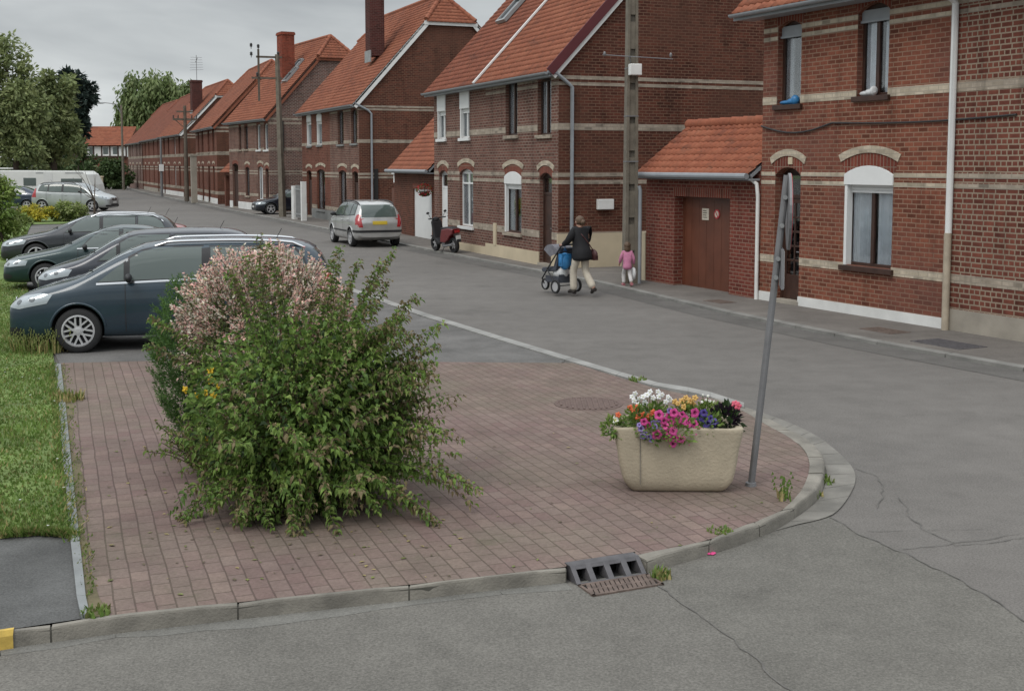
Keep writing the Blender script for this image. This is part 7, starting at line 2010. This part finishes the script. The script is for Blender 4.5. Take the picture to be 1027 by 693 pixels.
# ---------------------------------------------------------------- people
def grow(name, verts, edges, radii, mat, parent=None, root=0, levels=2):
    me = bpy.data.meshes.new(name); me.from_pydata([tuple(v) for v in verts], edges, []); me.update()
    o = bpy.data.objects.new('tmp', me); COL.objects.link(o)
    o.modifiers.new('sk', 'SKIN'); 
    sv = me.skin_vertices[0].data
    for i, r in enumerate(radii): sv[i].radius = (r, r) if not isinstance(r, tuple) else r; sv[i].use_root = (i == root)
    s = o.modifiers.new('ss', 'SUBSURF'); s.levels = levels; s.render_levels = levels
    res = bake(o, None); bpy.data.objects.remove(o); res.name = name
    return meshobj(name, res, mat, parent, True)
M['skin'] = pbr('skin', (.45,.26,.19), .6, .06, 10); M['hair'] = pbr('light brown hair', (.10,.06,.035), .6, .25, 30, .4, 80)
M['jacket'] = pbr('black jacket', (.007,.007,.009), .8, .2, 9, .3, 30); M['trouser'] = pbr('beige trousers', (.50,.45,.37), .9, .12, 6, .3, 30)
M['pinktop'] = pbr('pink top', (.52,.20,.32), .85, .15, 9); M['whitetr'] = pbr('pale trousers', (.55,.53,.52), .85, .12, 8); M['shoe'] = pbr('dark shoe', (.03,.025,.022), .6, .1); M['pinkshoe'] = pbr('pink shoe', (.4,.15,.17), .6, .1)
M['bagblue'] = pbr('blue plastic bag', (.03,.17,.38), .35, .2, 6, .4, 15); M['bagwhite'] = pbr('white plastic bag', (.62,.63,.63), .35, .1, 6, .4, 15); M['pram'] = pbr('dark grey pram cloth', (.06,.065,.08), .85, .2, 10); M['prampale'] = pbr('pale grey pram cloth', (.16,.16,.18), .85, .2, 10)
M['brownbag'] = pbr('maroon leather', (.07,.025,.025), .6, .15, 10)
def person(label, loc, rz, H, pose, mats, hairbun=True, hairlong=False, group=None):
    k = H/1.68; t_ = thing('person', label, 'person', loc, rz, group)
    J = {n: Vector(v)*k for n, v in pose.items()}
    names = ['pelvis','waist','chest','neck','head0','head1','shL','elL','wrL','shR','elR','wrR','hipL','knL','anL','hipR','knR','anR','toL','toR','haL','haR']
    idx = {n: i for i, n in enumerate(names)}
    E = [('pelvis','waist'),('waist','chest'),('chest','neck'),('neck','head0'),('head0','head1'),('chest','shL'),('shL','elL'),('elL','wrL'),('wrL','haL'),('chest','shR'),('shR','elR'),('elR','wrR'),('wrR','haR'),('pelvis','hipL'),('hipL','knL'),('knL','anL'),('anL','toL'),('pelvis','hipR'),('hipR','knR'),('knR','anR'),('anR','toR')]
    rad = dict(pelvis=.12, waist=.105, chest=.115, neck=.050, head0=.080, head1=.084, shL=.055, elL=.042, wrL=.03, shR=.055, elR=.042, wrR=.03, hipL=.085, knL=.058, anL=.04, hipR=.085, knR=.058, anR=.04, toL=.03, toR=.03, haL=.022, haR=.022)
    if k < .75: rad['head0'] *= 1.25; rad['head1'] *= 1.3
    grow('body', [J[n] for n in names], [(idx[a], idx[b_]) for a, b_ in E], [rad[n]*k for n in names], M['skin'], t_)
    hd = J['head0'].lerp(J['head1'], .6)
    hs = 1.28 if k < .75 else 1.0
    # face and hair (nose, eyes look along +x)
    m = MB(); m.ell(hd + Vector((.10*k*hs, 0, -.01*k)), (.022*k, .014*k, .022*k), 8, 6); m.build('nose', M['skin'], t_, smooth=True)
    m = MB()
    for sg in (1, -1): m.ell(hd + Vector((.085*k*hs, sg*.033*k, .02*k)), (.012*k, .014*k, .009*k), 8, 6)
    m.build('eyes', M['shoe'], t_, smooth=True)
    m = MB(); m.ell(hd + Vector((.088*k*hs, 0, -.05*k)), (.010*k, .026*k, .007*k), 8, 6); m.build('mouth', M['petal_red'], t_, smooth=True)
    m = MB()
    for sg in (1, -1): m.ell(hd + Vector((0, sg*.092*k*hs, 0)), (.02*k, .012*k, .03*k), 8, 6)
    m.build('ears', M['skin'], t_, smooth=True)
    m = MB(); m.ell(hd + Vector((-.018*k, 0, .028*k)), (.105*k*hs, .102*k*hs, .112*k*hs), 16, 10)
    if hairbun: m.ell(hd + Vector((-.125*k, 0, .0)), (.06*k, .055*k, .06*k), 12, 8)
    if hairlong: m.ell(hd + Vector((-.05*k, 0, -.09*k)), (.07*k*hs, .10*k*hs, .13*k*hs), 12, 8)
    bm_ = m.build('hair', M['hair'], t_, smooth=True)
    # fingers: five short chains per hand
    for s, w, h in (('L', 'wrL', 'haL'), ('R', 'wrR', 'haR')):
        m = MB(); d = (J[h]-J[w]).normalized(); a = d.orthogonal().normalized()
        for q in range(4):
            o = J[h] + a*(.016*(q-1.5))*k; L = (.05, .06, .055, .042)[q]*k; m.tube([o, o+d*L*.6, o+d*L*.75+Vector((0,0,-.03*k))], [.009*k, .008*k, .006*k], 6)
        o = J[w].lerp(J[h], .5); m.tube([o+a*.02*k, o+a*.045*k+d*.03*k], [.010*k, .007*k], 6); m.build('fingers', M['skin'], t_, smooth=True)
    return t_, J, k
def woman():
    # walks along the street (local +x), pushing the pram, right leg trailing
    q = G(583, 295, .06); d = -FC.d; rz = math.atan2(d.y, d.x)+R(14)
    pose = dict(pelvis=(0,0,.93), waist=(.02,0,1.06), chest=(.05,0,1.28), neck=(.055,0,1.44), head0=(.075,0,1.53), head1=(.085,0,1.60), shL=(.05,.17,1.38), elL=(.16,.25,1.16), wrL=(.37,.24,1.06), shR=(.05,-.17,1.38), elR=(.10,-.27,1.15), wrR=(.36,-.22,1.06), hipL=(0,.09,.90), knL=(.16,.10,.50), anL=(.14,.10,.09), toL=(.28,.11,.035), hipR=(0,-.09,.90), knR=(-.02,-.10,.48), anR=(-.30,-.10,.17), toR=(-.24,-.11,.04), haL=(.44,.23,1.05), haR=(.43,-.21,1.05))
    t_, J, k = person('woman seen from behind in black jacket and beige trousers pushing a pushchair', (q.x, q.y, .06), rz, 1.66, pose, None)
    V = lambda *n: [J[a] for a in n]
    grow('jacket', V('chest','waist','pelvis','neck','shL','elL','shR','elR') + [J['pelvis']+Vector((-.02,0,-.12))*k, J['wrL']*.93+J['elL']*.07, J['wrR']*.93+J['elR']*.07, J['pelvis']+Vector((-.03,0,-.22))*k], [(0,1),(1,2),(0,3),(0,4),(4,5),(0,6),(6,7),(2,8),(5,9),(7,10),(8,11)], [.165*k,.175*k,.235*k,.085*k,.115*k,.078*k,.115*k,.078*k,.225*k,.055*k,.055*k,.23*k], M['jacket'], t_)
    grow('trousers', V('pelvis','hipL','knL') + [J['anL']+Vector((0,0,-.03))] + V('hipR','knR') + [J['anR']+Vector((0,0,-.03))], [(0,1),(1,2),(2,3),(0,4),(4,5),(5,6)], [.11*k,.10*k,.082*k,.088*k,.10*k,.082*k,.088*k], M['trouser'], t_)
    for s in ('L', 'R'):
        m = MB(); a, b_ = J['an'+s], J['to'+s]; m.tube([a+Vector((-.05,0,-.05)), a.lerp(b_, .5)+Vector((0,0,-.0)), b_+Vector((.02,0,.0))], [.045,.048,.032], 10); m.build('shoe', M['shoe'], t_, smooth=True)
    b2 = tag(MBbag(t_), 'dark maroon shoulder bag hanging at the right hip of the woman', 'bag')
    b2.location = t_.matrix_basis @ (Vector((-.06,-.27,.86))*k); b2.rotation_euler = (0, 0, rz)
    m = MB(); m.tube([Vector((.02,.13,1.43))*k, Vector((-.10,.05,1.28))*k, Vector((-.135,-.08,1.12))*k, Vector((-.13,-.20,.98))*k, Vector((-.08,-.27,.93))*k], .012, 6); m.build('bag_strap', M['brownbag'], t_)
    return t_, rz, q
def MBbag(t_):
    m = MB(); m.ell((0,0,0), (.15,.065,.12), 14, 8); m.box(-.12,-.05,-.12,.12,.05,-.02); return m.build('shoulder_bag', M['brownbag'], None, smooth=True)
wm, wrz, wq = woman()
def pushchair():
    d = Vector((math.cos(wrz), math.sin(wrz), 0)); s_ = Vector((-d.y, d.x, 0)); o = wq + d*.72 + s_*.08
    t_ = thing('pushchair', 'dark grey three wheeled pushchair in front of the woman', 'pushchair', (o.x, o.y, .06), wrz)
    m = MB()
    for sg in (1, -1):
        m.tube([(-.42, sg*.24, 1.03), (-.15, sg*.26, .72), (.28, sg*.22, .28)], .016, 8); m.tube([(-.30, sg*.28, .16), (.1, sg*.24, .52)], .014, 8); m.tube([(.28, sg*.22, .28), (.42, sg*.05, .15)], .014, 8)
    m.tube([(-.42,-.24,1.03), (-.45,-.1,1.06), (-.45,.1,1.06), (-.42,.24,1.03)], .02, 8); m.tube([(-.30,-.28,.16), (-.30,.28,.16)], .012, 8); m.build('frame', M['trim'], t_, smooth=True)
    m = MB(); m.prism([(-.18,.48),(.28,.42),(.34,.46),(.3,.52),(-.1,.58),(-.28,1.0),(-.34,.98)], -.2, .2, lambda a, b, h: (a, h, b)); m.build('seat', M['pram'], t_, bevel=.02)
    m = MB()
    for i in range(8):
        a0, a1 = R(20+i*16), R(20+(i+1)*16); r = .27; c = Vector((-.02, 0, .78))
        vs = [c+Vector((-r*math.cos(a0), -.23, r*math.sin(a0))), c+Vector((-r*math.cos(a1), -.23, r*math.sin(a1))), c+Vector((-r*math.cos(a1), .23, r*math.sin(a1))), c+Vector((-r*math.cos(a0), .23, r*math.sin(a0)))]
        m.add(vs, [(0,1,2,3)])
        for y in (-.23, .23): m.add([c+Vector((0,y,0)), c+Vector((-r*math.cos(a0), y, r*math.sin(a0))), c+Vector((-r*math.cos(a1), y, r*math.sin(a1)))], [(0,1,2)])
    m.build('hood', M['prampale'], t_)
    m = MB(); m.box(-.3,-.2,.22,.18,.2,.25); m.box(-.3,-.2,.25,-.28,.2,.40); m.box(-.3,-.2,.25,.18,-.19,.36); m.box(-.3,.19,.25,.18,.2,.36); m.build('basket', M['pram'], t_)
    src = None
    for x, y, r in ((-.30,-.30,.15), (-.30,.30,.15), (.44,0,.13)):
        w = MB(); w.M = Matrix.Rotation(R(90), 4, 'X'); w.lathe([(r*.72,-.022),(r*.93,-.026),(r,-.012),(r,.012),(r*.93,.026),(r*.72,.022)], None, 24, cap=False); wo = w.build('wheel', M['tyre'], t_, smooth=True); wo.location = (x, y, r)
        h = MB(); h.M = Matrix.Rotation(R(90), 4, 'X'); h.lathe([(0,-.008),(r*.74,-.008),(r*.74,.008),(0,.008)], None, 20); h.build('hub', M['alloy'], wo)
    W2 = Matrix.Translation((o.x, o.y, .06)) @ Matrix.Rotation(wrz, 4, 'Z')
    m = MB(); m.ell((0,0,-.02), (.09,.15,.19), 14, 10); m.box(-.06,-.13,-.12,.06,.13,.14); m.tube([(0,.03,.2),(0,0,.33),(0,-.03,.2)], .008, 5); b_ = m.build('carrier_bag', M['bagblue'], smooth=True); b_.location = W2 @ Vector((-.40, .12, .72)); b_.rotation_euler = (0,0,wrz); tag(b_, 'blue plastic carrier bag hanging from the pushchair handle', 'bag')
    m = MB(); m.ell((0,0,0), (.20,.17,.17), 14, 10); m.ell((.05,0,.13), (.05,.06,.08), 10, 6); b_ = m.build('carrier_bag', M['bagwhite'], smooth=True); b_.location = W2 @ Vector((-.12, 0, .42)); b_.rotation_euler = (0,0,wrz); tag(b_, 'white plastic carrier bag lying in the basket under the pushchair', 'bag')
pushchair()
def child():
    q = G(629, 287, .06); d = -FC.d; rz = math.atan2(d.y, d.x)-R(12)
    pose = dict(pelvis=(0,0,.80), waist=(.01,0,.95), chest=(.03,0,1.17), neck=(.03,0,1.34), head0=(.05,0,1.46), head1=(.055,0,1.55), shL=(.03,.16,1.27), elL=(.08,.24,1.03), wrL=(.2,.24,.86), shR=(.03,-.16,1.27), elR=(-.04,-.24,1.02), wrR=(.05,-.26,.82), hipL=(0,.08,.78), knL=(.2,.09,.44), anL=(.16,.09,.09), toL=(.30,.10,.035), hipR=(0,-.08,.78), knR=(-.05,-.09,.42), anR=(-.28,-.09,.16), toR=(-.2,-.10,.04), haL=(.26,.24,.80), haR=(.07,-.27,.75))
    t_, J, k = person('small child in a pink top and pale trousers walking by the concrete pole', (q.x, q.y, .06), rz, 1.02, pose, None, hairbun=False, hairlong=True)
    V = lambda *n: [J[a] for a in n]
    grow('pink_top', V('chest','waist','pelvis','neck','shL','elL','shR','elR') + [J['pelvis']+Vector((0,0,-.20))*k, J['wrL'], J['wrR']], [(0,1),(1,2),(0,3),(0,4),(4,5),(0,6),(6,7),(2,8),(5,9),(7,10)], [.16*k,.16*k,.18*k,.08*k,.09*k,.07*k,.09*k,.07*k,.21*k,.055*k,.055*k], M['pinktop'], t_)
    grow('trousers', V('pelvis','hipL','knL','anL','hipR','knR','anR'), [(0,1),(1,2),(2,3),(0,4),(4,5),(5,6)], [.10*k,.085*k,.085*k,.075*k,.085*k,.085*k,.075*k], M['whitetr'], t_)
    for s in ('L', 'R'):
        m = MB(); a, b_ = J['an'+s], J['to'+s]; m.tube([a+Vector((-.03,0,-.03)), a.lerp(b_, .5), b_+Vector((.015,0,0))], [.035,.038,.026], 10); m.build('shoe', M['pinkshoe'], t_, smooth=True)
    h = t_.matrix_basis @ J['haR']
    m = MB(); m.ell((0,0,-.17), (.10,.06,.15), 12, 8); m.tube([(0,.02,-.05),(0,0,.01),(0,-.02,-.05)], .006, 5); b_ = m.build('carrier_bag', M['bagwhite'], smooth=True); b_.location = (h.x, h.y, h.z-.005); b_.rotation_euler = (0,0,rz); tag(b_, 'pale bag carried in the hand of the small child', 'bag')
child()
# ---------------------------------------------------------------- motor scooter
def scooter():
    r0, f0 = G(455, 254.5, .06), G(441, 249.5, .06)
    d = -FC.d; rz = math.atan2(d.y, d.x) + R(10); c = G(447, 252.5, .06)
    t_ = thing('motor_scooter', 'red and black motor scooter leaning on its stand before the white framed window', 'scooter', (c.x, c.y, .058), rz); t_.rotation_euler = (R(-6), 0, rz)
    red = paint('scooter red', (.16,.010,.014), .1, .3)
    for x, r in ((.62,.24), (-.60,.25)):
        m = MB(); m.M = Matrix.Rotation(R(90), 4, 'X'); m.lathe([(r*.6,-.05),(r*.9,-.065),(r,-.03),(r,.03),(r*.9,.065),(r*.6,.05)], None, 28, cap=False); w = m.build('wheel', M['tyre'], t_, smooth=True); w.location = (x, 0, r)
        m = MB(); m.M = Matrix.Rotation(R(90), 4, 'X')
        for s in range(5):
            m.M = Matrix.Rotation(R(90), 4, 'X') @ Matrix.Rotation(R(72*s), 4, 'Z'); m.box(-.02, 0, -.03, .02, r*.62, .03)
        m.build('rim', M['alloy'], w)
    m = MB(); m.prism([(-.78,.62),(-.85,.78),(-.5,.80),(-.1,.74),(.02,.5),(.05,.32),(-.25,.32),(-.45,.42),(-.6,.55)], -.15, .15, lambda a, b, h: (a, h, b)); m.build('tail_fairing', red, t_, bevel=.03)
    m = MB(); m.prism([(.30,.30),(.42,.42),(.50,.95),(.44,1.02),(.38,.95),(.28,.45),(.05,.32),(.05,.26),(.3,.26)], -.17, .17, lambda a, b, h: (a, h, b)); m.build('leg_shield', M['trim'], t_, bevel=.02)
    m = MB(); m.prism([(.42,.55),(.78,.50),(.80,.46),(.45,.44)], -.07, .07, lambda a, b, h: (a, h, b)); m.build('front_mudguard', M['trim'], t_, bevel=.015)
    m = MB(); m.prism([(-.80,.79),(-.45,.83),(-.05,.80),(0,.74),(-.3,.74),(-.8,.76)], -.13, .13, lambda a, b, h: (a, h, b)); m.build('seat', M['trim'], t_, bevel=.02)
    m = MB(); m.tube([(.62,0,.24),(.50,0,.7),(.42,0,1.05)], .03, 8); m.tube([(.34,-.32,1.08),(.42,-.1,1.07),(.42,.1,1.07),(.34,.32,1.08)], .02, 8); m.build('handlebar', M['trim'], t_, smooth=True)
    m = MB(); m.ell((.47,0,1.02), (.09,.13,.09), 12, 8); m.build('cowl', M['trim'], t_, smooth=True)
    for sg in (1, -1):
        m = MB(); m.tube([(.38,sg*.22,1.08),(.36,sg*.30,1.24)], .008, 5); m.ell((.36,sg*.32,1.27), (.02,.06,.04), 10, 6); m.build('mirror', M['trim'], t_, smooth=True)
    m = MB(); m.box(-.20,-.12,.2,.0,.12,.34); m.box(-.62,-.11,.2,-.1,-.05,.38); m.tube([(-.1,.12,.2),(-.75,.15,.28)], [.03,.05], 8); m.build('engine', M['galv'], t_, bevel=.01)
    m = MB(); m.box(-.90,-.09,.66,-.86,.09,.74); m.build('tail_light', M['taillamp'], t_, bevel=.01)
    m = MB(); m.box(-.93,-.085,.42,-.915,.085,.58); m.build('number_plate', M['plate_white'], t_); m = MB(); m.prism([(-.80,.6),(-.90,.6),(-.95,.36),(-.92,.36)], -.08, .08, lambda a, b, h: (a, h, b)); m.build('rear_mudguard', M['trim'], t_)
    m = MB(); m.tube([(-.1,.05,.22),(-.05,.16,.02),(.05,.16,.0)], .012, 6); m.build('side_stand', M['trim'], t_)
scooter()
# blankets airing on the upper window sills
def cloth(label, o, mat, fold):
    u0, u1, a = o['u0'], o['u1'], o['z0']; m = MB(); q = FA.pt((u0+u1)/2, .02, a); hw = (u1-u0)*.42
    for k, (dx, rx, rz_, zz) in enumerate(fold): m.ell((dx*hw, .0, zz), (rx*hw, .09, rz_), 14, 8)
    b_ = m.build('bedding', mat, smooth=True); b_.location = q; b_.rotation_euler = (0, 0, FA.rz); tag(b_, label, 'bedding')
cloth('blue bedding lying on the sill of the left upper window', opsA[1], M['bagblue'], [(-.3,.6,.045,.04),(.35,.55,.065,.055),(.6,.3,.10,.08)])
cloth('white pillow lying on the sill of the right upper window', opsA[2], M['bagwhite'], [(-.45,.5,.05,.045),(-.15,.4,.065,.06),(.08,.14,.09,.085)])
# ---------------------------------------------------------------- light, sky, camera
SUN_EL, SUN_AZ = R(52), R(215)      # azimuth clockwise from +y
w = bpy.data.worlds.new('World'); S.world = w; w.use_nodes = True; nt = w.node_tree; nt.nodes.clear()
def wn(t, **k):
    x = nt.nodes.new(t)
    for a, b_ in k.items(): setattr(x, a, b_)
    return x
out = wn('ShaderNodeOutputWorld'); 
sky = wn('ShaderNodeTexSky'); sky.sky_type = 'NISHITA'; sky.sun_disc = False; sky.sun_elevation = SUN_EL; sky.sun_rotation = SUN_AZ; sky.air_density = 1.5; sky.dust_density = 4
bg1 = wn('ShaderNodeBackground'); bg1.inputs[1].default_value = .05; nt.links.new(sky.outputs[0], bg1.inputs[0])
tc = wn('ShaderNodeTexCoord'); sp_ = wn('ShaderNodeSeparateXYZ'); nt.links.new(tc.outputs['Generated'], sp_.inputs[0])
mp = wn('ShaderNodeMapping'); mp.inputs['Scale'].default_value = (1.2, 1.2, 4.2); nt.links.new(tc.outputs['Generated'], mp.inputs[0])
ns = wn('ShaderNodeTexNoise'); ns.inputs['Scale'].default_value = 3.4; ns.inputs['Detail'].default_value = 5; ns.inputs['Roughness'].default_value = .5; ns.inputs['Distortion'].default_value = .4; nt.links.new(mp.outputs[0], ns.inputs[0])
# overcast luminance: brighter overhead, pale near the horizon
lum = wn('ShaderNodeValToRGB'); e = lum.color_ramp.elements
while len(e) < 5: e.new(.5)
for el, (p, c) in zip(e, [(0.0, (.52,.54,.54)), (.06, (.55,.575,.58)), (.15, (.40,.42,.435)), (.45, (.75,.79,.82)), (1.0, (1.25,1.3,1.35))]): el.position = p; el.color = (*c, 1)
nt.links.new(sp_.outputs[2], lum.inputs[0])
cl = wn('ShaderNodeValToRGB'); e = cl.color_ramp.elements; e[0].position = .32; e[0].color = (.70,.715,.735,1); e[1].position = .68; e[1].color = (1.20,1.20,1.19,1); nt.links.new(ns.outputs[0], cl.inputs[0])
mu = wn('ShaderNodeMix', data_type='RGBA', blend_type='MULTIPLY'); mu.inputs[0].default_value = 1; nt.links.new(lum.outputs[0], mu.inputs[6]); nt.links.new(cl.outputs[0], mu.inputs[7])
bg2 = wn('ShaderNodeBackground'); bg2.inputs[1].default_value = .95; nt.links.new(mu.outputs[2], bg2.inputs[0])
mx = wn('ShaderNodeMixShader'); mx.inputs[0].default_value = .93; nt.links.new(bg1.outputs[0], mx.inputs[1]); nt.links.new(bg2.outputs[0], mx.inputs[2]); nt.links.new(mx.outputs[0], out.inputs[0])
sd = bpy.data.lights.new('sun', 'SUN'); sd.energy = .9; sd.angle = R(25); sd.color = (1, .96, .90); so = bpy.data.objects.new('sun', sd); COL.objects.link(so)
dirv = Vector((math.sin(SUN_AZ)*math.cos(SUN_EL), math.cos(SUN_AZ)*math.cos(SUN_EL), math.sin(SUN_EL)))
so.rotation_euler = dirv.to_track_quat('Z', 'Y').to_euler(); so.location = dirv*60
cd = bpy.data.cameras.new('camera'); cam = bpy.data.objects.new('camera', cd); COL.objects.link(cam)
cam.location = CAM; cam.rotation_euler = (R(90)-PIT, 0, 0); cd.sensor_fit = 'HORIZONTAL'; cd.sensor_width = 36; cd.lens = 36*F/1027
cd.shift_y = (CY-346.5)/1027; cd.clip_end = 3000; cd.clip_start = .05
S.camera = cam
S.view_settings.view_transform = 'Standard'; S.view_settings.look = 'None'; S.view_settings.exposure = .45; S.view_settings.gamma = 1; S.view_settings.use_curve_mapping = False
S.render.engine = 'CYCLES'
S.cycles.max_bounces = 6; S.cycles.transparent_max_bounces = 12; S.cycles.use_denoising = True
